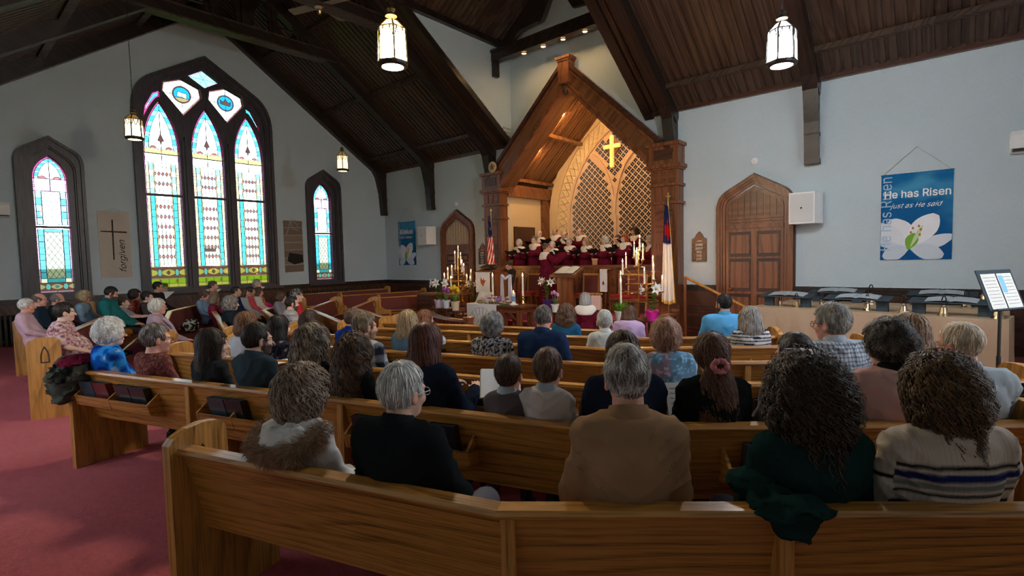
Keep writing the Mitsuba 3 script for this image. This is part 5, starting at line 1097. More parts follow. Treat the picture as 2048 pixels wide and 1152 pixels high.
obj('case', ext_yz(Polygon([(YF, 3.28), (YF, 3.62), (YF - 0.2, 3.62), (YF - 0.24, 3.55), (YF - 0.2, 3.34), (YF - 0.1, 3.28)]), 0.58, 1.48), 'white_plastic', t)
obj('louvre', cat_([bx(0.60, 1.46, YF - 0.225 + k * 0.028, YF - 0.205 + k * 0.028, 3.33 - k * 0.016, 3.34 - k * 0.016) for k in range(3)]), 'black', t)
t = thing('air_conditioner', 'white split air conditioner on the window wall at the frame edge', 'air conditioner')
obj('case', ext_xz(Polygon([(XL, 2.97), (XL, 3.30), (XL + 0.2, 3.30), (XL + 0.24, 3.24), (XL + 0.2, 3.02), (XL + 0.1, 2.97)]), 0.62, 1.46), 'white_plastic', t)
obj('louvre', cat_([bx(XL + 0.13, XL + 0.2, 0.64, 1.44, 3.0 - 0.01 * k, 3.006 - 0.01 * k) for k in range(2)]), 'black', t)
# radiators along the window wall
def radiator(y0, y1, z0, z1, lab):
    t = thing('radiator', lab, 'radiator', 'dark ribbed radiators under the windows'); n = int((y1 - y0) / 0.09)
    for i in range(n):
        y = y0 + (i + 0.5) * (y1 - y0) / n; obj('section', moved(rounded(0.2, 0.055, z1 - z0, 0.02), XL + 0.22, y, z0), 'radiator_paint', t)
    obj('pipe', cat_([tube([(XL + 0.22, y0, z), (XL + 0.22, y1, z)], 0.03, 8) for z in (z0 + 0.08, z1 - 0.08)]), 'radiator_paint', t)
radiator(7.8, 10.3, 0.02, 0.82, 'long dark ribbed radiator behind the empty red pews'); radiator(0.1, 1.55, 0.02, 0.72, 'dark ribbed radiator under the narrow window behind the pink coat')
# ------------------------------------------------------------------ plants
def leafblade(base, dirv, L, W, droop, col, n=6):
    d = unit(dirv); side = np.cross(d, [0, 0, 1]); side = unit(side) if np.linalg.norm(side) > 1e-3 else np.array([1.0, 0, 0]); V = []
    for i in range(n + 1):
        s = i / n; c = np.asarray(base) + d * L * s + np.array([0, 0, -droop * L * s * s]); w = W * (math.sin(math.pi * (0.12 + 0.88 * s)) if s < 1 else 0.02)
        V += [c - side * w / 2, c + np.array([0, 0, -0.15 * w]), c + side * w / 2]
    F = []
    for i in range(n):
        for k in (0, 1): p = i * 3 + k; F += [[p, p + 1, p + 4], [p, p + 4, p + 3]]
    return trimesh.Trimesh(V, F, process=False), np.tile(col, (len(V), 1))
def pot(t, x, y, z, r0, r1, h, col, foil=False):
    n = 18; prof = [(0, 0), (r0, 0), (r1, h), (r1 + 0.012, h), (r1 + 0.012, h + 0.02), (r1 - 0.01, h + 0.02), (r1 - 0.015, h - 0.01), (0, h - 0.01)]
    m = lathe(prof, n, (x, y, z))
    if foil: m.vertices[:, 0] += 0.012 * np.sin(m.vertices[:, 2] * 90 + m.vertices[:, 1] * 60); m.vertices[:, 2] += np.where(m.vertices[:, 2] > z + h * 0.9, 0.02 * np.sin(np.arctan2(m.vertices[:, 1] - y, m.vertices[:, 0] - x) * 6), 0)
    return obj('pot', m, 'vc_gloss' if foil else 'vc_cloth', t, color=col)
def grass_pot(x, y, z, lab, s=1.0, col=(0.72, 0.72, 0.70), nb=140, wide=0.12):
    t = thing('potted_grass', lab, 'potted plant'); pot(t, x, y, z, 0.09 * s, 0.11 * s, 0.14 * s, col); r = np.random.default_rng(int(abs(x * 100)) + 1); ms, cs = [], []
    for i in range(nb):
        a, q = r.uniform(0, 2 * np.pi), math.sqrt(r.random()) * wide * s; tilt = q / (wide * s) * 0.5
        m, c = leafblade((x + q * math.cos(a) * 0.8, y + q * math.sin(a) * 0.8, z + 0.13 * s), (tilt * math.cos(a), tilt * math.sin(a), 1), r.uniform(0.12, 0.22) * s, 0.012 * s, 0.15, np.array((0.13, 0.30, 0.03)) * r.uniform(0.6, 1.3), 3); ms.append(m); cs.append(c)
    tag(obj('grass', cat_(ms), 'vc_cloth', t, color=np.vstack(cs)), kind='stuff')
def lily_flower(c, d, s, col=(0.82, 0.83, 0.80)):
    d = unit(d); u = unit(np.cross(d, [0.3, 0.2, 0.9])); v = np.cross(d, u); ms, cs = [], []
    for k in range(6):
        a = k * math.pi / 3; w = math.cos(a) * u + math.sin(a) * v; V = []; n = 5
        for i in range(n + 1):
            q = i / n; cpt = np.asarray(c) + d * s * (0.9 * q - 0.45 * q ** 3) + w * s * (0.10 + 0.62 * q ** 2.2); sd = np.cross(w, d); ww = s * 0.20 * math.sin(math.pi * (0.15 + 0.83 * q))
            V += [cpt - sd * ww, cpt + d * 0.01, cpt + sd * ww]
        F = []
        for i in range(n):
            for e in (0, 1): p = i * 3 + e; F += [[p, p + 1, p + 4], [p, p + 4, p + 3]]
        ms.append(trimesh.Trimesh(V, F, process=False)); cs.append(np.tile(col, (len(V), 1)))
    for k in range(3):
        m = sphere(np.asarray(c) + d * s * 0.6 + u * 0.02 * (k - 1), 0.008 * s / 0.1, 0); ms.append(m); cs.append(np.tile((0.55, 0.38, 0.05), (len(m.vertices), 1)))
    return cat_(ms), np.vstack(cs)
def lily_plant(x, y, z, lab, h=0.5, col=(0.09, 0.03, 0.20), foil=True, flowers=4, seed=1):
    t = thing('potted_lily', lab, 'potted plant'); pot(t, x, y, z, 0.085, 0.12, 0.18, col, foil); r = np.random.default_rng(seed); ms, cs = [], []
    for st in range(3):
        a = r.uniform(0, 6.28); b = np.array([x + 0.03 * math.cos(a), y + 0.03 * math.sin(a), z + 0.17]); e = b + np.array([0.10 * math.cos(a), 0.10 * math.sin(a), h - 0.1])
        m = tube([b, (b + e) / 2 + [0.01, 0, 0], e], 0.006, 5); ms.append(m); cs.append(np.tile((0.07, 0.18, 0.03), (len(m.vertices), 1)))
        for i in range(16):
            q = 0.1 + 0.85 * i / 16; p = b + (e - b) * q; a2 = i * 2.4
            m, c = leafblade(p, (math.cos(a2), math.sin(a2), 0.6), r.uniform(0.12, 0.2), 0.028, 0.5, np.array((0.06, 0.17, 0.03)) * r.uniform(0.7, 1.5), 4); ms.append(m); cs.append(c)
    obj('foliage', cat_(ms), 'vc_cloth', t, color=np.vstack(cs))
    for k in range(flowers):
        a = k * 6.28 / flowers + seed; c = (x + 0.13 * math.cos(a), y + 0.13 * math.sin(a), z + h + 0.05 * math.sin(k * 3)); m, cc = lily_flower(c, (math.cos(a), math.sin(a) - 0.4, 0.15), 0.17); obj('flower', m, 'vc_cloth', t, color=cc)
    return t
def tulip_plant(x, y, z, lab, pc, fc, n=4, s=1.0, seed=1):
    t = thing('potted_tulip', lab, 'potted plant'); pot(t, x, y, z, 0.06 * s, 0.08 * s, 0.15 * s, pc); r = np.random.default_rng(seed); ms, cs = [], []
    for k in range(9):
        a = k * 0.7; m, c = leafblade((x, y, z + 0.14 * s), (0.45 * math.cos(a), 0.45 * math.sin(a), 1), 0.22 * s, 0.045 * s, 0.25, np.array((0.10, 0.24, 0.06)) * r.uniform(0.7, 1.3), 5); ms.append(m); cs.append(c)
    obj('foliage', cat_(ms), 'vc_cloth', t, color=np.vstack(cs))
    for k in range(n):
        a = k * 6.28 / n + 0.4; q = (x + 0.06 * s * math.cos(a), y + 0.06 * s * math.sin(a), z + 0.33 * s + 0.02 * k)
        m = cat_([tube([(x, y, z + 0.14 * s), q], 0.004, 5), lathe([(0.0, 0), (0.03 * s, 0.012 * s), (0.034 * s, 0.04 * s), (0.022 * s, 0.075 * s), (0.012 * s, 0.085 * s), (0, 0.06 * s)], 9, q)])
        c = np.where(m.vertices[:, 2:3] > q[2] - 0.001, [fc], [(0.09, 0.2, 0.05)]); obj('flower', m, 'vc_cloth', t, color=c)
# by the altar rail
def stand(x, y, ztop, lab, w=0.17):
    t = thing('plant_stand', lab, 'plant stand'); z0 = float(zf(x, y)); obj('top', moved(rounded(2 * w, 2 * w, 0.03, 0.01), x, y, ztop - 0.03), 'wood_dark', t)
    for sx in (-1, 1):
        for sy in (-1, 1): obj('leg', bx(x + sx * w * 0.8 - 0.015, x + sx * w * 0.8 + 0.015, y + sy * w * 0.8 - 0.015, y + sy * w * 0.8 + 0.015, z0, ztop - 0.02), 'wood_dark', t)
stand(-9.86, 8.54, 0.56, 'dark low plant stand under the white lily at the rail'); lily_plant(-9.86, 8.54, 0.56, 'white lily in a lilac wrapped pot at the window end of the altar rail', 0.62, (0.55, 0.50, 0.66), True, 5, 4)
stand(-9.55, 8.50, 0.58, 'dark low plant stand under the purple tulips'); tulip_plant(-9.55, 8.50, 0.58, 'purple tulips in a grey white pot behind the altar rail', (0.60, 0.62, 0.68), (0.40, 0.12, 0.50), 4, 1.15, 2)
stand(-9.34, 8.60, 0.52, 'dark low plant stand under the yellow flowers'); tulip_plant(-9.34, 8.60, 0.52, 'yellow flowers in a cream pot behind the altar rail', (0.62, 0.50, 0.36), (0.75, 0.58, 0.04), 5, 1.35, 3)
lily_plant(-10.45, 10.35, 0.34, 'white lily with long dark leaves in a purple foil pot beside the pulpit parament', 0.72, (0.10, 0.04, 0.24), True, 4, 6)
stand(-7.82, 10.35, 0.50, 'small dark stand under the lily before the conductor', 0.14); lily_plant(-7.82, 10.35, 0.50, 'white lily in a dark purple foil pot right in front of the conductor', 0.66, (0.06, 0.025, 0.16), True, 4, 9)
stand(-7.19, 9.80, 0.48, 'small dark stand holding the pale purple tulips'); tulip_plant(-7.19, 9.80, 0.48, 'pale purple tulips with white base below the conductor', (0.72, 0.74, 0.72), (0.55, 0.33, 0.55), 4, 1.1, 5)
stand(-5.10, 9.20, 0.47, 'dark stand under the white pot of grass', 0.15); grass_pot(-5.10, 9.20, 0.47, 'bright green grass in a white pot before the pillar candle', 1.25)
lily_plant(-4.56, 9.42, 0.48, 'lily plant in a hot pink foil pot in front of the white flag', 0.62, (0.60, 0.02, 0.30), True, 3, 12)
stand(-4.56, 9.42, 0.48, 'low dark stand under the hot pink pot', 0.15)
# flower arrangement on the communion table
t = thing('flower_arrangement', 'low arrangement of purple, yellow and white flowers along the communion table', 'flowers'); r = np.random.default_rng(21)
ms, cs = [], []
for i in range(60):
    m, c = leafblade((r.uniform(-9.05, -8.3), r.uniform(9.28, 9.48), TZ), (r.uniform(-1, 1), r.uniform(-1, 0.6), 0.8), 0.11, 0.03, 0.4, np.array((0.07, 0.16, 0.04)) * r.uniform(0.6, 1.4), 3); ms.append(m); cs.append(c)
obj('foliage', cat_(ms), 'vc_cloth', t, color=np.vstack(cs))
cols = [(0.25, 0.12, 0.45), (0.35, 0.20, 0.55), (0.75, 0.60, 0.12), (0.75, 0.74, 0.70), (0.60, 0.38, 0.50), (0.70, 0.48, 0.30)]
for i in range(70):
    m, c = lily_flower((r.uniform(-9.08, -8.28), r.uniform(9.24, 9.5), TZ + r.uniform(0.05, 0.17)), (r.uniform(-0.5, 0.5), -0.6, 0.8), r.uniform(0.045, 0.075), cols[r.integers(0, 6)]); obj('blossom', m, 'vc_cloth', t, color=c)
# sill plants on white napkins
for i, (y, lb) in enumerate(((4.42, 'first grass plant on the window sill, in front of the lancet by the forgiven banner'), (5.62, 'second grass plant on the window sill under the middle lancet'), (6.9, 'third grass plant on the window sill under the lancet towards the front corner'))):
    grass_pot(XL + 0.12, y, 1.055, lb, 0.9, (0.42, 0.36, 0.27), 110, 0.13)
    n = thing('napkin', 'white pointed cloth hanging over the window sill under the ' + ('first', 'second', 'third')[i] + ' grass plant', 'napkin')
    obj('cloth', cat_([bx(XL + 0.02, XL + 0.226, y - 0.22, y + 0.22, 1.05, 1.0545), ext_yz(Polygon([(y - 0.22, 1.055), (y + 0.22, 1.055), (y, 0.86)]), XL + 0.222, XL + 0.228)]), 'white_cloth', n)
# ------------------------------------------------------------------ handbell tables
def bell_table(c, L, D, ang, zt, lab):
    t = thing('bell_table', lab, 'table'); ca, sa = math.cos(ang), math.sin(ang); z0 = float(zf(*c)) + 0.0
    n = 90; per = []
    hl, hd = L / 2, D / 2
    corners = [(-hl, -hd), (hl, -hd), (hl, hd), (-hl, hd)]; pts = []
    for k in range(4):
        a, b = np.array(corners[k]), np.array(corners[(k + 1) % 4]); m_ = int(np.linalg.norm(b - a) / 0.06)
        for i in range(m_): pts.append((a + (b - a) * i / m_, unit(np.array([(b - a)[1], -(b - a)[0]]))))
    rows = [(0, 1.0, 0.0), (0.012, 1.0, 0.008), (0.10, 0.35, 0.012), (0.35, 0.15, 0.03), (0.77 + zt - 0.78 - z0, 0.0, 0.05)]; V, F = [], []
    for (dz, st, amp) in rows:
        for i, (p, nn) in enumerate(pts):
            f = amp * (0.5 + 0.5 * math.sin(i * 0.55) + 0.4 * math.sin(i * 1.37 + 1)) + (0.004 if dz > 0 else 0); q = p + nn * f; V.append((c[0] + q[0] * ca - q[1] * sa, c[1] + q[0] * sa + q[1] * ca, zt - dz))
    k = len(pts)
    for r_ in range(len(rows) - 1):
        for i in range(k): a, b = r_ * k + i, r_ * k + (i + 1) % k; F += [[a, a + k, b], [b, a + k, b + k]]
    V.append((c[0], c[1], zt)); F += [[len(V) - 1, i, (i + 1) % k] for i in range(k)]
    obj('cloth', trimesh.Trimesh(V, F, process=False), 'beige_cloth', t, smooth=35)
    def P(u, v): return (c[0] + u * ca - v * sa, c[1] + u * sa + v * ca)
    for u in (-hl + 0.15, hl - 0.15):
        for v in (-hd + 0.12, hd - 0.12): x, y = P(u, v); obj('leg', bx(x - 0.02, x + 0.02, y - 0.02, y + 0.02, z0, zt - 0.01), 'steel', t)
    obj('board', xf(bx(-hl + 0.03, hl - 0.03, -hd + 0.03, hd - 0.03, -0.03, -0.006), frame((c[0], c[1], zt), [ca, sa, 0], [-sa, ca, 0], [0, 0, 1])), 'page', t)
    return P, zt, ang
T1P = bell_table((-1.15, 10.15), 3.45, 0.72, math.atan2(-0.46, 3.43), 0.78, 'front handbell table under a long beige cloth beside the panelled door')
T2P = bell_table((-1.0, 11.25), 3.2, 0.70, math.atan2(-0.10, 3.4), 0.80, 'rear handbell table under a beige cloth close to the wall')
def desk_stand(TP, u, v, L, lab):
    P, zt, ang = TP; x, y = P(u, v); t = thing('music_rest', lab, 'music rest', 'black music rests on the bell tables')
    M = frame((x, y, zt), [math.cos(ang), math.sin(ang), 0], [-math.sin(ang), math.cos(ang), 0], [0, 0, 1])
    for s in (-1, 1): obj('support', xf(bx(s * L / 2 - 0.16 * (s > 0), s * L / 2 + 0.16 * (s < 0), -0.03, 0.03, 0.0, 0.19), M), 'slate', t)
    obj('shelf', xf(beam((-L / 2 - 0.03, -0.12, 0.165), (-L / 2 - 0.03, 0.18, 0.235), L, 0.012, up=(1, 0, 0)).apply_translation([L / 2 + 0.03, 0, 0]), M) if False else xf(ext_yz(Polygon([(-0.14, 0.175), (0.2, 0.225), (0.2, 0.237), (-0.14, 0.187)]), -L / 2 - 0.04, L / 2 + 0.04), M), 'slate', t)
    b = thing('music_binder', 'open grey binder on the ' + lab, 'binder', 'open binders on the music rests')
    pr = [(-0.30, 0.0), (-0.2, 0.012), (-0.05, 0.02), (0.0, 0.006), (0.05, 0.02), (0.2, 0.012), (0.30, 0.0), (0.30, 0.008), (0.2, 0.022), (0.05, 0.032), (0.0, 0.018), (-0.05, 0.032), (-0.2, 0.022), (-0.30, 0.008)]
    m = ext(Polygon(pr), 0.28); m.apply_transform(np.array([[1, 0, 0, 0], [0, 0, 1, -0.12], [0, 1, 0, 0], [0, 0, 0, 1.0]])); m.invert(); Mb = M @ frame((0, 0.02, 0.213), [1, 0, 0], unit([0, 1, 0.147]), unit([0, -0.147, 1]))
    obj('pages', xf(m, Mb), 'binder_gray', b)
    for k in range(3):
        a = np.linspace(0, np.pi, 7); obj('ring', xf(tube(np.column_stack([0.018 * np.cos(a), np.full(7, -0.05 + k * 0.1), 0.022 + 0.024 * np.sin(a)]), 0.002, 4), Mb), 'steel', b)
desk_stand(T1P, -1.22, 0.02, 0.78, 'music rest at the door end of the front bell table')
desk_stand(T1P, -0.12, 0.0, 0.86, 'middle music rest of the front bell table')
desk_stand(T1P, 1.08, -0.02, 0.92, 'music rest at the music stand end of the front table')
desk_stand(T2P, -0.75, 0.1, 0.80, 'rear table music rest nearer the door')
desk_stand(T2P, 0.78, 0.1, 0.84, 'rear table music rest nearer the music stand')
def bell(TP, u, v, s, up, lab):
    P, zt, ang = TP; x, y = P(u, v); t = thing('handbell', lab, 'handbell', 'brass handbells on the tables')
    prof = [(0.0, 0.11), (0.018, 0.11), (0.03, 0.10), (0.036, 0.07), (0.042, 0.03), (0.056, 0.006), (0.058, 0.0), (0.05, 0.0), (0.036, 0.03), (0.03, 0.09), (0, 0.1)]
    obj('cup', lathe([(r * s, z * s) for r, z in prof], 18, (x, y, zt)), 'bell_brass', t); obj('collar', lathe([(0, 0.11 * s), (0.02 * s, 0.11 * s), (0.02 * s, 0.125 * s), (0, 0.125 * s)], 12, (x, y, zt)), 'steel', t)
    a = np.linspace(0, np.pi, 9); obj('handle', tube(np.column_stack([x + 0.022 * s * np.cos(a), np.full(9, y), zt + 0.12 * s + 0.11 * s * np.sin(a) ** 0.6]), 0.007 * s, 6), 'black', t)
for i, (TP, u, v, s, lb) in enumerate(((T1P, -1.35, 0.05, 0.9, 'small handbell under the music rest at the door end of the front table'), (T1P, -1.02, -0.1, 1.1, 'handbell beside the support of the door end music rest'), (T1P, -0.66, 0.02, 1.1, 'handbell standing between the first two music rests of the front table'), (T1P, -0.42, 0.12, 1.0, 'handbell behind the support of the middle music rest'), (T1P, 0.02, 0.0, 1.15, 'handbell under the middle music rest of the front table'), (T1P, 0.55, -0.22, 1.25, 'handbell with black handle between middle and last music rests'), (T1P, 1.02, -0.18, 1.25, 'handbell under the last music rest of the front table'), (T1P, 1.60, -0.15, 1.4, 'large handbell near the music stand at the end of the front table'), (T2P, -0.2, 0.0, 1.5, 'handbell on the rear table between its two music rests'), (T2P, 1.32, 0.0, 2.0, 'large bright handbell at the music stand end of the rear table'), (T2P, 1.1, -0.1, 1.3, 'handbell beside the last music rest of the rear table'))): bell(TP, u, v, s, True, lb)
# music stand
t = thing('music_stand', 'black music stand holding sheet music at the end of the bell tables', 'music stand'); mx, my = 0.30, 6.75
obj('pole', tube([(mx, my, -0.02), (mx, my, 1.16)], 0.013, 8), 'black', t); obj('sleeve', tube([(mx, my, 0.0), (mx, my, 0.72)], 0.018, 8), 'black', t)
for k in range(3): a = k * 2.09; obj('leg', tube([(mx, my, 0.12), (mx + 0.25 * math.cos(a), my + 0.25 * math.sin(a), -0.03)], 0.01, 6), 'black', t)
ra = math.atan2(0.655, 0.755) + 0.35; rx, ry = np.array([math.cos(ra), math.sin(ra), 0]), np.array([-math.sin(ra), math.cos(ra), 0])
up_ = unit(0.35 * ry + np.array([0, 0, 1])); nrm_ = np.cross(rx, up_); MD = frame((mx, my, 1.36), rx, up_, -nrm_ * -1)
obj('desk', xf(bx(-0.27, 0.27, -0.20, 0.20, -0.008, 0), MD), 'slate', t); obj('ledge', xf(bx(-0.27, 0.27, -0.205, -0.19, 0.0, 0.06), MD), 'slate', t)
s_ = thing('sheet_music', 'white sheet music pages with small blue picture on the music stand', 'sheet music')
for k, x0 in enumerate((-0.235, 0.01)): obj('page', xf(bx(x0, x0 + 0.225, -0.185, 0.16, 0.002, 0.006), MD), 'page', s_)
for k in range(9):
    for x0 in (-0.21, 0.035): obj('staff_line', xf(bx(x0, x0 + 0.175, 0.12 - k * 0.033, 0.126 - k * 0.033, 0.006, 0.0066), MD), 'gray_stitch', s_)
obj('picture', xf(bx(0.02, 0.09, -0.03, 0.14, 0.0062, 0.0072), MD), 'vc_cloth', s_, color=(0.25, 0.52, 0.75))
# ------------------------------------------------------------------ people
from scipy.ndimage import map_coordinates
def snets(vals, xs, ys, zs):
    """Surface nets on a rectilinear grid: a closed mesh of the zero level (negative inside)."""
    nx, ny, nz = vals.shape; s = vals < 0
    c = np.zeros((nx - 1, ny - 1, nz - 1), np.uint8)
    for i in (0, 1):
        for j in (0, 1):
            for k in (0, 1): c += s[i:nx - 1 + i, j:ny - 1 + j, k:nz - 1 + k]
    act = (c > 0) & (c < 8); idx = -np.ones(act.shape, np.int64); ai = np.argwhere(act); idx[act] = np.arange(len(ai))
    G = (np.asarray(xs), np.asarray(ys), np.asarray(zs)); acc = np.zeros((len(ai), 3)); cnt = np.zeros(len(ai))
    corners = [(0, 0, 0), (1, 0, 0), (0, 1, 0), (1, 1, 0), (0, 0, 1), (1, 0, 1), (0, 1, 1), (1, 1, 1)]
    cv = [vals[ai[:, 0] + a, ai[:, 1] + b, ai[:, 2] + d] for a, b, d in corners]
    cp = [np.column_stack([G[0][ai[:, 0] + a], G[1][ai[:, 1] + b], G[2][ai[:, 2] + d]]) for a, b, d in corners]
    for p, q in ((0, 1), (2, 3), (4, 5), (6, 7), (0, 2), (1, 3), (4, 6), (5, 7), (0, 4), (1, 5), (2, 6), (3, 7)):
        m = (cv[p] < 0) != (cv[q] < 0); t = np.where(m, cv[p] / np.where(cv[p] == cv[q], 1, cv[p] - cv[q]), 0)[:, None]
        acc += np.where(m[:, None], cp[p] + (cp[q] - cp[p]) * t, 0); cnt += m
    V = acc / np.maximum(cnt, 1)[:, None]; F = []
    for ax in range(3):
        sl0 = [slice(None)] * 3; sl1 = [slice(None)] * 3; sl0[ax] = slice(0, -1); sl1[ax] = slice(1, None)
        a, b = s[tuple(sl0)], s[tuple(sl1)]; e = np.argwhere(a != b); o = [d for d in range(3) if d != ax]
        e = e[(e[:, o[0]] > 0) & (e[:, o[1]] > 0) & (e[:, o[0]] < vals.shape[o[0]] - 1) & (e[:, o[1]] < vals.shape[o[1]] - 1)]
        if not len(e): continue
        def cell(d0, d1): q = e.copy(); q[:, o[0]] -= d0; q[:, o[1]] -= d1; return idx[q[:, 0], q[:, 1], q[:, 2]]
        A, B, C, D = cell(1, 1), cell(0, 1), cell(0, 0), cell(1, 0); fl = a[e[:, 0], e[:, 1], e[:, 2]]
        if ax == 1: fl = ~fl
        q = np.where(fl[:, None], np.column_stack([A, B, C, D]), np.column_stack([A, D, C, B])); F.append(q)
    F = np.vstack(F); F = F[(F >= 0).all(1)]
    return V, np.vstack([F[:, [0, 1, 2]], F[:, [0, 2, 3]]])
def grid(xs, ys, zs): return [g.astype(np.float32) for g in np.meshgrid(xs, ys, zs, indexing='ij')]
def smin(a, b, k): h = np.maximum(k - np.abs(a - b), 0) / k; return np.minimum(a, b) - h * h * k * 0.25
def smax(a, b, k): return -smin(-a, -b, k)
def f_ell(P, c, r):
    q = [(P[i] - c[i]) / r[i] for i in range(3)]; l = np.sqrt(q[0] ** 2 + q[1] ** 2 + q[2] ** 2); m = np.sqrt((q[0] / r[0]) ** 2 + (q[1] / r[1]) ** 2 + (q[2] / r[2]) ** 2)
    return l * (l - 1) / np.maximum(m, 1e-6)
def f_cap(P, a, b, ra, rb):
    a = np.asarray(a, float); d = np.asarray(b, float) - a; L = max(float(d @ d), 1e-9)
    w = [P[i] - np.float32(a[i]) for i in range(3)]; t = np.clip((w[0] * d[0] + w[1] * d[1] + w[2] * d[2]) / L, 0, 1).astype(np.float32)
    return np.sqrt((w[0] - t * d[0]) ** 2 + (w[1] - t * d[1]) ** 2 + (w[2] - t * d[2]) ** 2) - (ra + (rb - ra) * t)
def axis_(a, b, h): return np.linspace(a, b, max(4, int(round((b - a) / h)) + 1))
def mixaxis(a, f0, f1, b, hc, hf):
    P = [axis_(a, f0, hc)[:-1]] if f0 > a + hc else []; P.append(axis_(max(a, f0), min(b, f1), hf))
    if f1 < b - hc: P.append(axis_(f1, b, hc)[1:])
    return np.concatenate(P)
def rmat(yaw, pitch, roll=0):
    y, p, r = np.radians([yaw, pitch, roll]); Z = np.array([[math.cos(y), -math.sin(y), 0], [math.sin(y), math.cos(y), 0], [0, 0, 1]])
    X = np.array([[1, 0, 0], [0, math.cos(p), math.sin(p)], [0, -math.sin(p), math.cos(p)]]); R = np.array([[math.cos(r), 0, math.sin(r)], [0, 1, 0], [-math.sin(r), 0, math.cos(r)]])
    return Z @ X @ R
def head_sdf(Q, k, fem):
    d = f_ell(Q, (0, -0.015, 0.035), (0.075, 0.094, 0.088)); d = smin(d, f_ell(Q, (0, 0.030, -0.030), (0.060 - 0.003 * fem, 0.062, 0.085)), 0.03)
    d = smin(d, f_ell(Q, (0, 0.062, -0.088), (0.028, 0.028, 0.024)), 0.025); d = smin(d, f_ell(Q, (0, 0.080, 0.024), (0.052, 0.016, 0.012)), 0.018)
    d = smin(d, f_cap(Q, (0, 0.090, 0.006), (0, 0.112, -0.026), 0.009, 0.0125), 0.016); d = smin(d, f_ell(Q, (0, 0.088, -0.058), (0.025, 0.012, 0.010)), 0.010)
    for s in (-1, 1):
        d = smax(d, -f_ell(Q, (s * 0.030, 0.102, 0.002), (0.017, 0.014, 0.010)), 0.012); d = smin(d, f_ell(Q, (s * 0.030, 0.082, 0.001), (0.012, 0.012, 0.010)), 0.004)
        d = smin(d, f_ell(Q, (s * 0.040, 0.068, -0.026), (0.022, 0.020, 0.020)), 0.02)
        ear = smax(f_ell(Q, (s * 0.079, -0.006, -0.010), (0.012, 0.021, 0.033)), -f_ell(Q, (s * 0.090, 0.0, -0.008), (0.008, 0.011, 0.018)), 0.006); d = smin(d, ear, 0.008)
    return d
def hand_mesh():
    xs, ys, zs = axis_(-0.06, 0.09, 0.0045), axis_(-0.04, 0.20, 0.0045), axis_(-0.07, 0.04, 0.0045); P = grid(xs, ys, zs)
    d = f_ell(P, (0, 0.045, 0), (0.042, 0.056, 0.016)); d = smin(d, f_cap(P, (0, -0.03, 0), (0, 0.02, 0), 0.024, 0.022), 0.02)
    for i, (x, L) in enumerate(((-0.031, 0.062), (-0.010, 0.076), (0.011, 0.072), (0.030, 0.056))):
        a = np.array([x, 0.085, 0.003]); b = a + [x * 0.15, L * 0.45, -0.010]; c = b + [0, L * 0.32, -0.020]; e = c + [0, L * 0.16, -0.022]
        f = np.minimum(np.minimum(f_cap(P, a, b, 0.0095, 0.0088), f_cap(P, b, c, 0.0088, 0.0080)), f_cap(P, c, e, 0.0080, 0.0068)); d = smin(d, f, 0.006)
    th = np.minimum(f_cap(P, (0.03, 0.02, -0.004), (0.058, 0.055, -0.014), 0.013, 0.011), f_cap(P, (0.058, 0.055, -0.014), (0.060, 0.088, -0.024), 0.011, 0.009)); d = smin(d, th, 0.008)
    V, F = snets(d, xs, ys, zs); m = trimesh.Trimesh(V, F, process=False); trimesh.smoothing.filter_taubin(m, iterations=4); return np.array(m.vertices), np.array(m.faces)
HV, HF = hand_mesh()
def shoe_mesh():
    xs, ys, zs = axis_(-0.07, 0.07, 0.014), axis_(-0.10, 0.22, 0.014), axis_(-0.02, 0.13, 0.014); P = grid(xs, ys, zs)
    d = smin(f_cap(P, (0, -0.04, 0.04), (0, 0.13, 0.035), 0.042, 0.040), f_cap(P, (0, -0.04, 0.04), (0, -0.045, 0.10), 0.04, 0.036), 0.03); d = smax(d, -P[2], 0.01)
    return snets(d, xs, ys, zs)
SV_, SF_ = shoe_mesh()
def nz3(V, f, seed): return meshkit.noise(np.asarray(V) * f + 31.7 * seed, seed)
SKIN = {'l': (0.60, 0.37, 0.27), 'p': (0.66, 0.44, 0.35), 'r': (0.60, 0.30, 0.22), 'd': (0.30, 0.16, 0.10), 'm': (0.48, 0.28, 0.19)}
SK = {}       # counts
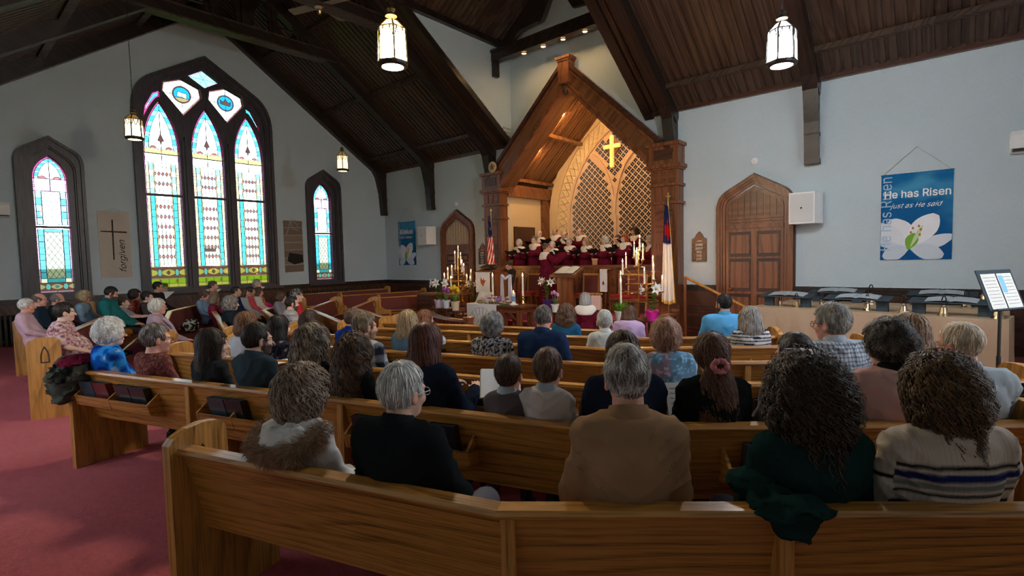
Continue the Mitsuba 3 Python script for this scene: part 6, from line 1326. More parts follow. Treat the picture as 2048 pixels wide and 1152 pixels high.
def person(label, x, y, face, S=0.93, w=1.0, belly=0.0, skin='l', yaw=0, pitch=4, roll=0, lean=-3, hs=1.0, fem=0, hair=None, hcol=(0.05, 0.03, 0.02), beard=None, glasses=None, top=None, topc=(0.2, 0.2, 0.2), pat=None,
           trou=(0.04, 0.04, 0.05), shoes=(0.015, 0.015, 0.016), sleeve=1.0, collar=None, robe=False, stand=False, z=None, arms='lap', fine=1.0, dx=0, twist=0, cat='person', neckcut=0.0, extra=None, legs=True, group=None, shoecol=None, seed=None, elbows=0.0):
    key = thing('person', label, cat, group); sd = len(SK) + 1; SK[key] = sd; rng = np.random.default_rng(sd * 7 + 1)
    zfl = float(zf(x, y)) if z is None else z
    a = math.radians(face - 90); M = np.eye(4); ca, sa = math.cos(a), math.sin(a); M[:3, :3] = [[ca, -sa, 0], [sa, ca, 0], [0, 0, 1]]; M[:3, 3] = [x, y, zfl]
    base = 0.46 if not stand else 0.0
    def W(V):     # local design space -> world; scaled about the seat
        V = np.asarray(V, float); q = V.copy(); q[:, 1] += 0.0 if stand else 0.18 * np.clip(0.97 - V[:, 2], 0, 0.5); q[:, :2] *= S; q[:, 2] = np.where(V[:, 2] > base, base + (V[:, 2] - base) * S, V[:, 2] * (1.0 if base else S)); return q @ M[:3, :3].T + M[:3, 3]
    hipz = 0.56 if not stand else 0.95
    up = hipz - 0.56
    L = math.radians(lean); tw = math.radians(twist)
    def T_(p):    # torso joints: lean about the hip
        p = np.array(p, float) + [0, 0, up]; d = p - [0, 0.02, hipz]; q = np.array([d[0] * math.cos(tw) - d[1] * math.sin(tw), d[0] * math.sin(tw) + d[1] * math.cos(tw), d[2]]); return np.array([q[0], q[1] * math.cos(L) + q[2] * math.sin(L) + 0.02, -q[1] * math.sin(L) + q[2] * math.cos(L) + hipz])
    sw = 0.142 * w; ch, be, hp = T_((0, -0.045, 0.945)), T_((0, -0.01 + belly * 0.4, 0.75)), np.array([0, 0.0, hipz - 0.01])
    nk, hd = T_((0, -0.045, 1.10)), T_((0, 0.015, 1.235)); sh = {s: T_((s * sw, -0.040, 1.045)) for s in (-1, 1)}
    if arms == 'lap': el = {s: T_((s * (sw + 0.045 + elbows), -0.01, 0.80)) for s in (-1, 1)}; wr = {s: np.array([s * 0.10, 0.27, 0.655 + up]) for s in (-1, 1)}; hdir = {s: unit([-s * 0.55, 0.8, -0.15]) for s in (-1, 1)}
    elif arms == 'read': el = {s: T_((s * (sw + 0.07), 0.02, 0.80)) for s in (-1, 1)}; wr = {s: np.array([s * 0.11 + 0.03, 0.34, 0.86 + up]) for s in (-1, 1)}; hdir = {s: unit([-s * 0.35, 0.8, 0.3]) for s in (-1, 1)}
    elif arms == 'folder': el = {s: T_((s * (sw + 0.09), 0.06, 0.80)) for s in (-1, 1)}; wr = {s: np.array([s * 0.14, 0.33, 0.83 + up]) for s in (-1, 1)}; hdir = {s: unit([-s * 0.4, 0.8, 0.3]) for s in (-1, 1)}
    elif arms == 'conduct': el = {s: T_((s * (sw + 0.10), 0.16, 0.90)) for s in (-1, 1)}; wr = {s: np.array([s * 0.11, 0.40, 1.03 + up]) for s in (-1, 1)}; hdir = {s: unit([-s * 0.3, 0.8, 0.5]) for s in (-1, 1)}
    elif arms == 'reach': el = {s: T_((s * (sw + 0.04), 0.16, 0.86)) for s in (-1, 1)}; wr = {s: np.array([s * 0.10, 0.46, 0.86 + up]) for s in (-1, 1)}; hdir = {s: unit([-s * 0.2, 0.9, -0.1]) for s in (-1, 1)}
    elif arms == 'cheek': el = {-1: T_((-(sw + 0.07), 0.0, 0.79)), 1: T_((sw + 0.08, 0.20, 0.80))}; wr = {-1: np.array([-0.1, 0.27, 0.655 + up]), 1: T_((0.10, 0.11, 1.08))}; hdir = {-1: unit([0.5, 0.8, -0.1]), 1: unit([-0.2, 0.1, 1])}
    if stand: kn = {s: np.array([s * 0.10, 0.02, 0.50]) for s in (-1, 1)}; an = {s: np.array([s * 0.11, -0.01, 0.09]) for s in (-1, 1)}
    else: kn = {s: np.array([s * 0.115, 0.46, 0.515]) for s in (-1, 1)}; an = {s: np.array([s * 0.12, 0.46, 0.09]) for s in (-1, 1)}
    hip = {s: np.array([s * 0.09, 0.02, hipz - 0.02]) for s in (-1, 1)}
    R = rmat(yaw, pitch, roll); hsz = hs / S * 1.0 if S < 0.9 else hs * 0.96 / S
    hd = hd + np.array([dx, 0, 0]) + np.array([0, 0.02, -0.03]) * max(0, pitch - 10) / 20
    def torso(P, o, full=True):
        d = f_ell(P, ch, (0.152 * w + o, 0.118 + 0.3 * belly + o, 0.20 + o)); d = smin(d, f_ell(P, be, (0.148 * w + 0.5 * belly + o, 0.118 + belly + o, 0.19 + o)), 0.07); d = smin(d, f_ell(P, hp, (0.172 * (0.5 + 0.5 * w) + 0.4 * belly + o, 0.145 + 0.5 * belly + o, 0.13 + o)), 0.06)
        for s in (-1, 1): d = smin(d, f_cap(P, nk + [s * 0.03, 0, -0.01], sh[s] + [-s * 0.015, 0, 0.0], 0.052 + o, 0.060 + o), 0.05)
        return d
    def arm(P, o, upto=1.0, wide=0.0):
        d = None
        for s in (-1, 1):
            e = f_cap(P, sh[s], el[s], 0.058 * (0.6 + 0.4 * w) + o, 0.046 + o + wide * 0.4)
            if upto >= 1.0: e = smin(e, f_cap(P, el[s], wr[s], 0.045 + o + wide * 0.4, 0.032 + o + wide), 0.03)
            elif upto > 0.5: e = smin(e, f_cap(P, el[s], el[s] + (wr[s] - el[s]) * (upto - 0.5) * 2, 0.045 + o, 0.04 + o), 0.03)
            elif upto > 0: e = f_cap(P, sh[s], sh[s] + (el[s] - sh[s]) * upto * 2, 0.060 * (0.6 + 0.4 * w) + o, 0.055 + o)
            d = e if d is None else np.minimum(d, e)
        return d
    # ---- body: one continuous skin surface, finer at the head
    hf, hc = 0.0095 / fine ** 0.5 / 1.0, 0.034
    xs = mixaxis(-0.34 * max(w, 1) - elbows, hd[0] - 0.10 * hsz, hd[0] + 0.10 * hsz, 0.34 * max(w, 1) + elbows, hc, hf * hsz); ys = mixaxis(min(-0.22, hd[1] - 0.16) , hd[1] - 0.13 * hsz, hd[1] + 0.14 * hsz, 0.66 if not stand else 0.52, hc, hf * hsz); zs = mixaxis(0.03, hd[2] - 0.14 * hsz, hd[2] + 0.145 * hsz, hd[2] + 0.17 * hsz, hc, hf * hsz)
    P = grid(xs, ys, zs); d = torso(P, -0.024); d = smin(d, arm(P, -0.012 if sleeve > 0.6 else -0.004), 0.04)
    for s in (-1, 1): d = smin(d, f_cap(P, hip[s], kn[s], 0.078, 0.052), 0.05); d = smin(d, f_cap(P, kn[s], an[s], 0.050, 0.034), 0.03)
    Q = [(P[0] - hd[0]), (P[1] - hd[1]), (P[2] - hd[2])]; Q = [(R[0, i] * Q[0] + R[1, i] * Q[1] + R[2, i] * Q[2]) / hsz for i in range(3)]
    nb = hd + R @ np.array([0, -0.025, -0.055]) * hsz; d = smin(d, f_cap(P, nk + [0, 0.0, -0.03], nb, 0.058 * (0.9 + 0.1 * w) - 0.006 * fem, 0.054 - 0.006 * fem), 0.035); d = smin(d, head_sdf(Q, 0.02, fem) * hsz, 0.02)
    V, F = snets(d, xs, ys, zs); hl = ((V - hd) @ R) / hsz
    sk = np.array(SKIN[skin]); C = np.tile(sk, (len(V), 1)) * (0.94 + 0.12 * nz3(V, 40, sd)[:, None])
    inh = np.abs(hl).max(1) < 0.14
    def paint(m, c, a=1.0):
        k = m & inh; C[k] = C[k] * (1 - a) + np.asarray(c) * a
    paint((np.hypot(hl[:, 0] / 0.03, (hl[:, 2] + 0.058) / 0.011) < 1) & (hl[:, 1] > 0.07), (0.42, 0.13, 0.11), 0.7)
    paint((np.abs(hl[:, 0]) > 0.03) & (np.abs(hl[:, 0]) < 0.06) & (np.abs(hl[:, 2] + 0.03) < 0.03) & (hl[:, 1] > 0.04), (0.60, 0.24, 0.18), 0.25); paint(np.abs(hl[:, 0]) > 0.078, (0.55, 0.22, 0.16), 0.35)
    for s in (-1, 1):
        paint((np.hypot((hl[:, 0] - s * 0.031) / 0.015, (hl[:, 2] - 0.001) / 0.0075) < 1) & (hl[:, 1] > 0.06), (0.62, 0.60, 0.57), 0.9); paint((np.hypot((hl[:, 0] - s * 0.031) / 0.0075, (hl[:, 2] - 0.001) / 0.0075) < 1) & (hl[:, 1] > 0.06), (0.03, 0.025, 0.02)); paint((np.abs(hl[:, 0] - s * 0.033) < 0.02) & (np.abs(hl[:, 2] - 0.022 - 0.1 * (0.03 - np.abs(hl[:, 0]))) < 0.005) & (hl[:, 1] > 0.06), np.array(hcol) * 0.8, 0.75)
    if beard is not None:
        bm = (hl[:, 2] < -0.03 - 0.0 * hl[:, 1]) & (hl[:, 1] > 0.0 + 0.02) & (np.abs(hl[:, 0]) < 0.085) & (hl[:, 2] > -0.14) & ~((np.hypot(hl[:, 0] / 0.024, (hl[:, 2] + 0.058) / 0.010) < 1) & (hl[:, 1] > 0.07)); side = (np.abs(hl[:, 0]) > 0.05) & (hl[:, 1] > -0.0) & (hl[:, 1] < 0.05) & (hl[:, 2] < 0.01) & (hl[:, 2] > -0.12); paint(bm | side, beard, 0.9)
        nrm_v = hl / np.maximum(np.linalg.norm(hl, axis=1, keepdims=True), 1e-6); V[(bm) & inh] += (nrm_v @ R.T)[(bm) & inh] * 0.010
    hands = []
    if arms is not None:
        for s in (-1, 1):
            yv = hdir[s]; zv = unit(np.array([0, 0, 1.0]) - yv * yv[2]) if abs(yv[2]) < 0.9 else unit(np.array([0, -1.0, 0]) - yv * -yv[1]); xv = np.cross(yv, zv)
            v = HV * [-s, 1, 1] * (0.92 - 0.06 * fem); v = v[:, :1] * xv + v[:, 1:2] * yv + v[:, 2:] * zv + wr[s] + yv * 0.01; f = HF if s < 0 else HF[:, ::-1]; hands.append((v, f))
        n0 = len(V); VV, FF = [V], [F]
        for v, f in hands: FF.append(f + n0); VV.append(v); n0 += len(v)
        C = np.vstack([C] + [np.tile(sk * [1.0, 0.9, 0.88], (len(v), 1)) for v, _ in hands]); V, F = np.vstack(VV), np.vstack(FF)
    obj('body', trimesh.Trimesh(W(V), F, process=False), 'vc_skin', key, smooth=True, color=np.clip(C, 0, 1))
    # ---- garments
    h = 0.021 / fine; z0g = hipz - 0.16 if not robe else 0.04
    gx, gy = 0.36 * max(w, 1) + 0.5 * belly + elbows, 0.58 if arms != 'lap' else 0.46
    xs, ys, zs = axis_(-gx, gx, h), axis_(-0.27 - belly * 0.2, gy, h), axis_(z0g, nk[2] + 0.10 * (S > 0) + 0.03, h if not robe else h * 1.25); P = grid(xs, ys, zs)
    o = 0.012; d = torso(P, o)
    if robe:
        d = smin(d, f_cap(P, (0, 0.0, hipz + 0.05), (0, 0.02, 0.25) if stand else (0, 0.30, 0.35), 0.19, 0.25), 0.08)
        if not stand: d = np.minimum(d, f_cap(P, (0, 0.05, 0.5), (0, 0.44, 0.45), 0.2, 0.2))
    if sleeve > 0: d = smin(d, arm(P, 0.008 if not robe else 0.016, sleeve, 0.05 if robe else 0.0), 0.025)
    nr = np.abs(d) < 0.08; p0, p1, p2 = P[0][nr], P[1][nr], P[2][nr]; fold = np.zeros_like(d)
    fold[nr] = meshkit.fbm(np.stack([p0 * 9 + p2 * 3, p1 * 9, p2 * 5 + sd], -1), 3, sd) - 0.5
    crease = np.abs(meshkit.noise(np.stack([p0 * 7 + p1 * 5 + sd, p2 * 16 - np.abs(p0) * 14, p1 * 6], -1), sd) - 0.5)
    d = d + 0.026 * fold; d[nr] -= 0.012 * np.maximum(0, 0.12 - crease) / 0.12
    if robe: d = d - 0.012 * np.maximum(np.sin(P[0] * 55 + 2 * fold), 0) * (P[2] < nk[2] - 0.12)
    d = smax(d, P[2] - (nk[2] + 0.035 - neckcut), 0.02); d = smax(d, -(f_cap(P, nk + [0, 0.02, -0.06 - neckcut], nk + [0, 0.03, 0.2], 0.052 + neckcut * 0.5, 0.060 + neckcut)), 0.01)
    V, F = snets(d, xs, ys, zs); lv = V.copy(); lv[:, 2] -= up
    if pat is not None: C = np.array(pat(lv, sd))
    else: C = np.tile(np.array(topc, float), (len(V), 1))
    C = np.clip(C * (0.90 + 0.2 * nz3(V, 14, sd + 3)[:, None]), 0, 1)
    obj('robe' if robe else (top or 'shirt'), trimesh.Trimesh(W(V), F, process=False), 'vc_cloth', key, smooth=True, color=C)
    if robe:   # white yoke with front tabs
        d2 = np.maximum(torso(P, o + 0.022), arm(P, 0.03, 0.3) * 0 + (nk[2] - 0.165 + np.where((np.abs(P[0]) < 0.075) & (P[1] > 0), -0.25, 0) + 0.25 * np.maximum(0, np.abs(P[0]) - 0.1)) - P[2]); d2 = smin(d2, np.maximum(f_cap(P, sh[-1], sh[1], 0.078, 0.078), nk[2] - 0.14 - P[2]), 0.02); d2 = smax(d2, P[2] - (nk[2] + 0.04), 0.01); d2 = smax(d2, -f_cap(P, nk + [0, 0.02, -0.05], nk + [0, 0.03, 0.2], 0.055, 0.062), 0.01)
        V, F = snets(d2, xs, ys, zs); obj('yoke', trimesh.Trimesh(W(V), F, process=False), 'vc_cloth', key, smooth=True, color=(0.74, 0.70, 0.62))
    if collar is not None:
        n = 22; A = np.linspace(0, 2 * np.pi, n, endpoint=False); V, F = [], []
        rows = [(0.060, 0.055), (0.066, 0.080), (0.084, 0.038), (0.100, -0.012)]
        for (r, dz) in rows:
            for q in A: V.append(nk + [r * math.cos(q), 0.008 + r * 0.95 * math.sin(q), dz - 0.022 - 0.02 * math.sin(q)])
        for i in range(len(rows) - 1):
            for j in range(n): p, q = i * n + j, i * n + (j + 1) % n; F += [[p, q, q + n], [p, q + n, p + n]]
        obj('collar', trimesh.Trimesh(W(V), F, process=False), 'vc_cloth', key, smooth=True, color=collar)
    if legs and not robe:
        h2 = 0.03; xs, ys, zs = axis_(-0.27, 0.27, h2), axis_(-0.2, 0.60, h2), axis_(0.05, hipz + 0.16, h2); P = grid(xs, ys, zs); d = f_ell(P, hp, (0.18 + 0.4 * belly, 0.14 + 0.4 * belly, 0.125))
        for s in (-1, 1): d = smin(d, f_cap(P, hip[s], kn[s], 0.090, 0.068), 0.04); d = smin(d, f_cap(P, kn[s], an[s], 0.066, 0.055), 0.03)
        V, F = snets(d, xs, ys, zs); dk = trou == (0.04, 0.04, 0.05); obj('trousers', trimesh.Trimesh(W(V), F, process=False), 'trouser_dark' if dk else 'vc_cloth', key, smooth=True, color=None if dk else trou)
    if legs:
        for s in (-1, 1): obj('shoe', trimesh.Trimesh(W(SV_ + an[s] * [1, 1, 0]), SF_, process=False), 'shoe_black', key, smooth=True)
    # ---- hair
    if hair: hair_mesh(key, hair, hcol, hd, R, hsz, W, sd, fine, rng, nk)
    if glasses:
        ms = []
        for s in (-1, 1):
            a_ = np.linspace(0, 2 * np.pi, 13); ms.append(tube(np.column_stack([s * 0.033 + 0.023 * np.cos(a_), np.full(13, 0.106), 0.0 + 0.018 * np.sin(a_)]), 0.0022, 4)); ms.append(tube([(s * 0.056, 0.104, 0.006), (s * 0.080, 0.05, 0.008), (s * 0.083, -0.01, 0.004)], 0.002, 4))
        ms.append(tube([(-0.011, 0.110, 0.004), (0.011, 0.110, 0.004)], 0.002, 4)); m = cat_(ms); obj('glasses', trimesh.Trimesh(W(np.asarray(m.vertices) @ R.T * hsz + hd), m.faces, process=False), 'vc_gloss', key, color=glasses)
    return key, W, hd, R, hsz
HAIRN = {'n': 0}
def hair_mesh(key, hair, hcol, hd, R, hsz, W, sd, fine, rng, nk, name='hair'):
    style, t, Lh = hair[0], hair[1], (hair[2] if len(hair) > 2 else 0.0); curl = hair[3] if len(hair) > 3 else 0.0
    h = 0.0105 / fine ** 0.5 * (1.25 if style in ('curly', 'longcurly') else 1.0); wx = 0.11 + t + (0.03 if Lh else 0) + 0.02
    xs, ys, zs = axis_(-wx, wx, h), axis_(-0.16 - t - 0.03, 0.13 + t * 0.6, h), axis_(-max(Lh, 0.10) - 0.04, 0.145 + t * 1.3, h); P = grid(xs, ys, zs)
    cap = f_ell(P, (0, -0.018, 0.036), (0.077 + t, 0.096 + t, 0.090 + t * 1.05))
    face = np.maximum(np.maximum(np.abs(P[0]) - 0.058 - 0.2 * t, 0.015 - P[1]), P[2] - 0.070)
    if style in ('short', 'crop'):
        cap = f_ell(P, (0, -0.018, 0.036), (0.076 + 0.42 * t, 0.096 + 0.75 * t, 0.090 + t * 1.05))
        d = smax(cap, -(P[2] - (P[1] - 0.05) * 0.45 + 0.010 + Lh), 0.012)
        for s in (-1, 1): d = smax(d, -f_ell(P, (s * 0.088, 0.004, -0.022), (0.034, 0.030, 0.044)), 0.008)
    elif style == 'bald': d = smax(smax(cap, -(P[2] - (P[1] - 0.05) * 0.5 + 0.02), 0.012), -f_ell(P, (0, 0.03, 0.09), (0.085, 0.115, 0.072)), 0.015)
    elif style == 'perm': d = smin(cap, f_ell(P, (0, -0.035, 0.0), (0.082 + t, 0.085 + t, 0.085 + t * 0.6)), 0.03); d = smax(d, -(P[2] - (P[1] - 0.05) * 0.45 + 0.040 + t * 0.4), 0.02)
    elif style == 'bob': d = smin(cap, f_ell(P, (0, -0.03, -Lh * 0.42), (0.090 + t, 0.085 + t, Lh * 0.60)), 0.04)
    elif style == 'curly': d = smin(cap, f_ell(P, (0, -0.035, -0.02 - Lh * 0.2), (0.092 + t, 0.090 + t, 0.10 + Lh * 0.5)), 0.05)
    elif style in ('long', 'longcurly', 'tied'):
        d = smin(cap, f_ell(P, (0, -0.062, -Lh * 0.42), (0.095 + t * 1.1, 0.052 + t, Lh * 0.62)), 0.05)
        if style != 'tied':
            for s in (-1, 1): d = smin(d, f_cap(P, (s * 0.07, 0.0, 0.02), (s * 0.085, 0.02, -min(Lh, 0.24)), 0.030 + t * 0.6, 0.018 + t * 0.3), 0.03)
        else: d = smin(cap, smin(f_ell(P, (0, -0.105, -0.005), (0.06, 0.03, 0.05)), f_ell(P, (0.0, -0.10, -Lh * 0.55), (0.105, 0.040, Lh * 0.5)), 0.04), 0.02)
    elif style == 'bun': d = smin(smax(cap, -(P[2] - (P[1] - 0.05) * 0.5 + 0.02), 0.012), f_ell(P, (0, -0.125, 0.04), (0.035, 0.03, 0.035)), 0.012)
    if style not in ('tied',): pass
    d = smax(d, -face, 0.014)
    if style in ('bob', 'long', 'longcurly', 'curly', 'perm'): d = smax(d, -np.maximum(np.maximum(np.abs(P[0]) - 0.060, 0.04 - P[1]), P[2] - 0.06), 0.01)
    fr = 26 if style in ('curly', 'longcurly', 'perm') else 45; am = (0.030 if style in ('curly', 'longcurly') else 0.016 if style == 'perm' else 0.006)
    nr = np.abs(d) < 0.05; d[nr] += am * (meshkit.fbm(np.stack([P[0][nr] * fr, P[1][nr] * fr, P[2][nr] * fr * (0.5 if style in ('long', 'bob') else 1)], -1), 3, sd) - 0.5)
    V, F = snets(d, xs, ys, zs); m = trimesh.Trimesh(V, F, process=False); hcol = np.array(hcol, float)
    tone = lambda v, k: (0.62 + 0.6 * nz3(v * [1, 1, 0.5], 60, k))[:, None]
    grey = hair[4] if len(hair) > 4 else None
    def colr(v, k):
        c = np.tile(hcol, (len(v), 1))
        if grey is not None: q = np.clip((nz3(v * [1, 1, 0.6], 38, k + 2) - 0.35) * 2.2, 0, 1)[:, None]; c = c * (1 - q) + np.array(grey) * q
        return c
    Cb = colr(V, sd) * tone(V, sd) * 0.75
    ms, cs = [(V, F)], [Cb]
    # strands: ribbons that run down over the hair surface
    n = int({'bald': 90, 'crop': 260, 'short': 380}.get(style, 620) * min(fine, 1.6) ** 1.4 * (1.0 + min(Lh, 0.4) * 2.2)) if fine > 0.75 else 0
    if n:
        pts, fi = trimesh.sample.sample_surface(m, n, seed=sd); gx_, gy_, gz_ = np.gradient(d, xs, ys, zs)
        def at(A, p): return map_coordinates(A, [(p[:, 0] - xs[0]) / (xs[1] - xs[0]), (p[:, 1] - ys[0]) / (ys[1] - ys[0]), (p[:, 2] - zs[0]) / (zs[1] - zs[0])], order=1, mode='nearest')
        big = style in ('curly', 'longcurly'); steps = 11 if big else 7; dph = 1.15 if big else 1.7; Ls = {'short': 0.05, 'crop': 0.02, 'bald': 0.03, 'perm': 0.06, 'bob': 0.13, 'curly': 0.12, 'long': 0.2, 'longcurly': 0.18, 'tied': 0.2, 'bun': 0.1}[style] * rng.uniform(0.6, 1.2, n)
        p = pts.copy(); crown = np.array([0, -0.05, 0.14]); path = []; lift = rng.uniform(0.001, 0.006, n)[:, None]; ph = rng.uniform(0, 6.28, n); cr = curl if curl else (0.007 if style in ('curly', 'longcurly') else 0.005 if style == 'perm' else 0.0)
        for i in range(steps):
            g = np.stack([at(gx_, p), at(gy_, p), at(gz_, p)], 1); g /= np.maximum(np.linalg.norm(g, axis=1, keepdims=True), 1e-6); p = p - g * (at(d, p)[:, None] - lift)
            fl = (p - crown) * [1, 1, 0.6] + [0, 0, -0.06] + rng.normal(0, 0.012 if not cr else 0.016, (n, 3)); fl -= g * (fl * g).sum(1, keepdims=True); fl /= np.maximum(np.linalg.norm(fl, axis=1, keepdims=True), 1e-6)
            sd_ = np.cross(g, fl); off = (cr * np.sin(ph + i * dph))[:, None] * sd_ + (cr * 0.7 * np.cos(ph + i * dph) + cr * 0.5)[:, None] * g
            wd = (0.0028 if fine < 1.3 else 0.0026 if big else 0.0019) * (1 - 0.75 * (i / (steps - 1)) ** 2) + 0.0003; path.append((p + off - sd_ * wd, p + off + sd_ * wd)); p = p + fl * (Ls / steps)[:, None]
        SVt = np.stack([np.stack(q, 1) for q in path], 1).reshape(-1, 3); b = (np.arange(n) * steps * 2)[:, None, None] + (np.arange(steps - 1) * 2)[None, :, None]
        SFt = np.concatenate([b + [0, 1, 3], b + [0, 3, 2]], -1).reshape(-1, 3); jit = np.repeat(rng.uniform(0.55, 1.75, n), steps * 2)[:, None]; ms.append((SVt, SFt)); cs.append(colr(SVt, sd) * jit)
    n0, VV, FF = 0, [], []
    for v, f in ms: VV.append(v); FF.append(f + n0); n0 += len(v)
    V = np.vstack(VV); obj(name, trimesh.Trimesh(W(V @ R.T * hsz + hd), np.vstack(FF), process=False), 'vc_hair', key, smooth=True, color=np.clip(np.vstack(cs), 0, 1))
# ------------------------------------------------------------------ clothing patterns (in the wearer's own space)
def st(lv, f, s): return meshkit.noise(lv * f + 13.1 * s, s)
def pick(t, cols, edges):
    out = np.tile(np.array(cols[0], float), (len(t), 1))
    for c, e in zip(cols[1:], edges): out[t > e] = c
    return out
def sweater(v, s):
    z = v[:, 2] + 0.03 * np.abs(v[:, 0]) - 0.03; cr = (0.50, 0.43, 0.36); bl = (0.012, 0.012, 0.014); nv = (0.012, 0.022, 0.10); gr = (0.16, 0.18, 0.16); c = np.tile(cr, (len(v), 1))
    for a, b, k in ((0.968, 0.984, bl), (0.925, 0.955, nv), (0.892, 0.916, gr), (0.866, 0.880, bl), (0.80, 0.83, nv), (0.76, 0.78, bl)): q = np.clip((z - a + 0.004) / 0.008, 0, 1) * np.clip((b - z + 0.004) / 0.008, 0, 1); c = c * (1 - q[:, None]) + np.array(k) * q[:, None]
    arm = np.abs(v[:, 0]) > 0.215; zz = v[:, 2]; c[arm] = cr; c[arm & (zz > 0.935) & (zz < 0.95)] = bl
    return c * (0.93 + 0.07 * np.sin(v[:, 0] * 420))[:, None]
def bluetop(v, s): return pick(st(v, 16, s), [(0.01, 0.03, 0.22), (0.01, 0.10, 0.48), (0.03, 0.24, 0.66), (0.30, 0.40, 0.58)], [0.32, 0.52, 0.80])
def maroonmot(v, s): return pick(st(v, 75, s), [(0.10, 0.028, 0.030), (0.16, 0.055, 0.05), (0.26, 0.13, 0.11)], [0.45, 0.72])
def paisley(v, s): t = np.abs(st(v, 28, s) - 0.5); return np.where((v[:, :1] < 0.0) & (st(v, 12, s + 1)[:, None] > 0.5), np.array((0.26, 0.20, 0.25)), np.array((0.13, 0.25, 0.36))) * np.where(t[:, None] < 0.05, 2.1, 1.0)
def ikat(v, s): t = np.abs(((v[:, 0] * 16) % 1) - 0.5) + np.abs(((v[:, 2] * 16) % 1) - 0.5) + 0.25 * (st(v, 60, s) - 0.5); return pick(t, [(0.02, 0.02, 0.022), (0.46, 0.45, 0.45), (0.03, 0.03, 0.03), (0.38, 0.38, 0.38), (0.015, 0.015, 0.017)], [0.2, 0.36, 0.5, 0.68])
def buffalo(v, s): a = ((v[:, 0] * 7 + v[:, 1] * 2) % 1 < 0.5).astype(int) + (((v[:, 2]) * 7) % 1 < 0.5).astype(int); return np.array([(0.34, 0.36, 0.38), (0.13, 0.145, 0.17), (0.022, 0.026, 0.036)])[a]
def gingham(v, s): a = ((v[:, 0] * 38) % 1 < 0.42).astype(int) + ((v[:, 2] * 38) % 1 < 0.42).astype(int); return np.array([(0.47, 0.50, 0.53), (0.21, 0.25, 0.30), (0.07, 0.09, 0.13)])[a]
def blackstripe(v, s): return pick((v[:, 2] * 24 + v[:, 0] * 0.6) % 1, [(0.58, 0.58, 0.58), (0.02, 0.02, 0.035)], [0.55])
def palestripe(v, s): return pick((v[:, 2] * 38) % 1, [(0.46, 0.45, 0.43), (0.26, 0.26, 0.26)], [0.68])
def darkfloral(v, s): return pick(st(v, 50, s), [(0.012, 0.012, 0.018), (0.03, 0.03, 0.05), (0.45, 0.40, 0.38)], [0.5, 0.83])
def pinkfloral(v, s): return pick(st(v, 42, s), [(0.16, 0.06, 0.07), (0.36, 0.18, 0.20), (0.52, 0.33, 0.34), (0.62, 0.50, 0.48)], [0.30, 0.47, 0.66])
def redfloral(v, s): return pick(st(v, 38, s), [(0.18, 0.03, 0.03), (0.30, 0.08, 0.07), (0.45, 0.26, 0.22)], [0.4, 0.75])
def denimy(v, s): return np.tile((0.12, 0.2, 0.3), (len(v), 1))
PX = {}
PX['fur'] = person('woman with curly grey brown hair in a pale parka with fur trimmed hood', -2.32, 1.18, 100, hair=('curly',.022,.05,.007,(.22,.17,.13)), hcol=(.13,.085,.055), topc=(.50,.48,.45), top='parka', w=1.05, fem=1, fine=1.6, yaw=-10, S=0.89)
person('man with neat white hair in a black jacket on the nearest pew', -1.79, 1.35, 107, hair=('short',.022,.022,0,(.62,.63,.60)), hcol=(.42,.43,.41), topc=(.012,.014,.016), top='jacket', collar=(.012,.014,.016), w=1.2, elbows=.03, belly=.02, fine=1.7, yaw=-14, trou=(.16,.16,.19), glasses=(.5,.5,.5), S=0.95)
person('grey haired man in a tan sport coat seated in the middle of the nearest pew', -0.97, 1.77, 128, hair=('short',.022,.028,.003,(.46,.45,.42)), hcol=(.17,.15,.13), topc=(.275,.168,.096), top='sport_coat', collar=(.25,.15,.085), w=.95, fine=1.8, skin='r', yaw=3, trou=(.05,.05,.06), S=1.07)
person('person with big dark curly hair in a dark green jacket hanging over the pew', -0.44, 2.19, 128, hair=('curly',.062,.13,.014), hcol=(.030,.019,.011), topc=(.010,.030,.028), top='jacket', collar=(.009,.026,.025), w=1.05, fine=1.7, pitch=10, S=0.97)
person('person with bushy brown curls in a cream sweater striped black, navy and green', -0.06, 2.49, 128, hair=('curly',.036,.09,.010,(.10,.055,.02)), hcol=(.055,.030,.013), pat=sweater, top='sweater', w=1.15, fine=2.6, sleeve=.42, fem=1, pitch=8, neckcut=.01, S=0.99)
person('woman with wavy white hair and glasses in a bright blue patterned top', -5.73, 1.12, 100, hair=('perm',.026,0,.006,(.75,.75,.72)), hcol=(.60,.60,.58), pat=bluetop, glasses=(.03,.03,.03), fem=1, yaw=-12, skin='p', w=1.05, belly=.02, fine=1.25, S=0.92)
person('person with short grey brown hair and glasses in a mottled maroon sweater', -5.13, 1.31, 105, hair=('short',.018,0,0,(.24,.22,.21)), hcol=(.08,.065,.055), pat=maroonmot, top='sweater', glasses=(.02,.02,.02), yaw=-18, skin='r', w=1.08, fine=1.25, neckcut=.01, S=0.88)
person('young woman with long straight dark hair looking sideways, in black', -4.47, 1.52, 107, hair=('long',.014,.36), hcol=(.022,.014,.009), topc=(.025,.028,.032), fem=1, yaw=-28, skin='p', w=.92, fine=1.3, neckcut=.015, S=0.86)
person('dark haired bearded man with glasses in a slate teal shirt', -3.99, 1.67, 107, hair=('short',.020), hcol=(.022,.016,.012), topc=(.035,.055,.068), collar=(.035,.055,.068), glasses=(.02,.02,.02), beard=(.03,.018,.012), yaw=-20, w=1.05, fine=1.3, S=0.94)
person('woman with thick brown grey crimped hair in black', -3.47, 1.83, 107, hair=('longcurly',.040,.22,.007,(.26,.21,.15)), hcol=(.085,.060,.040), topc=(.012,.012,.014), fem=1, w=.98, fine=1.4, S=0.93)
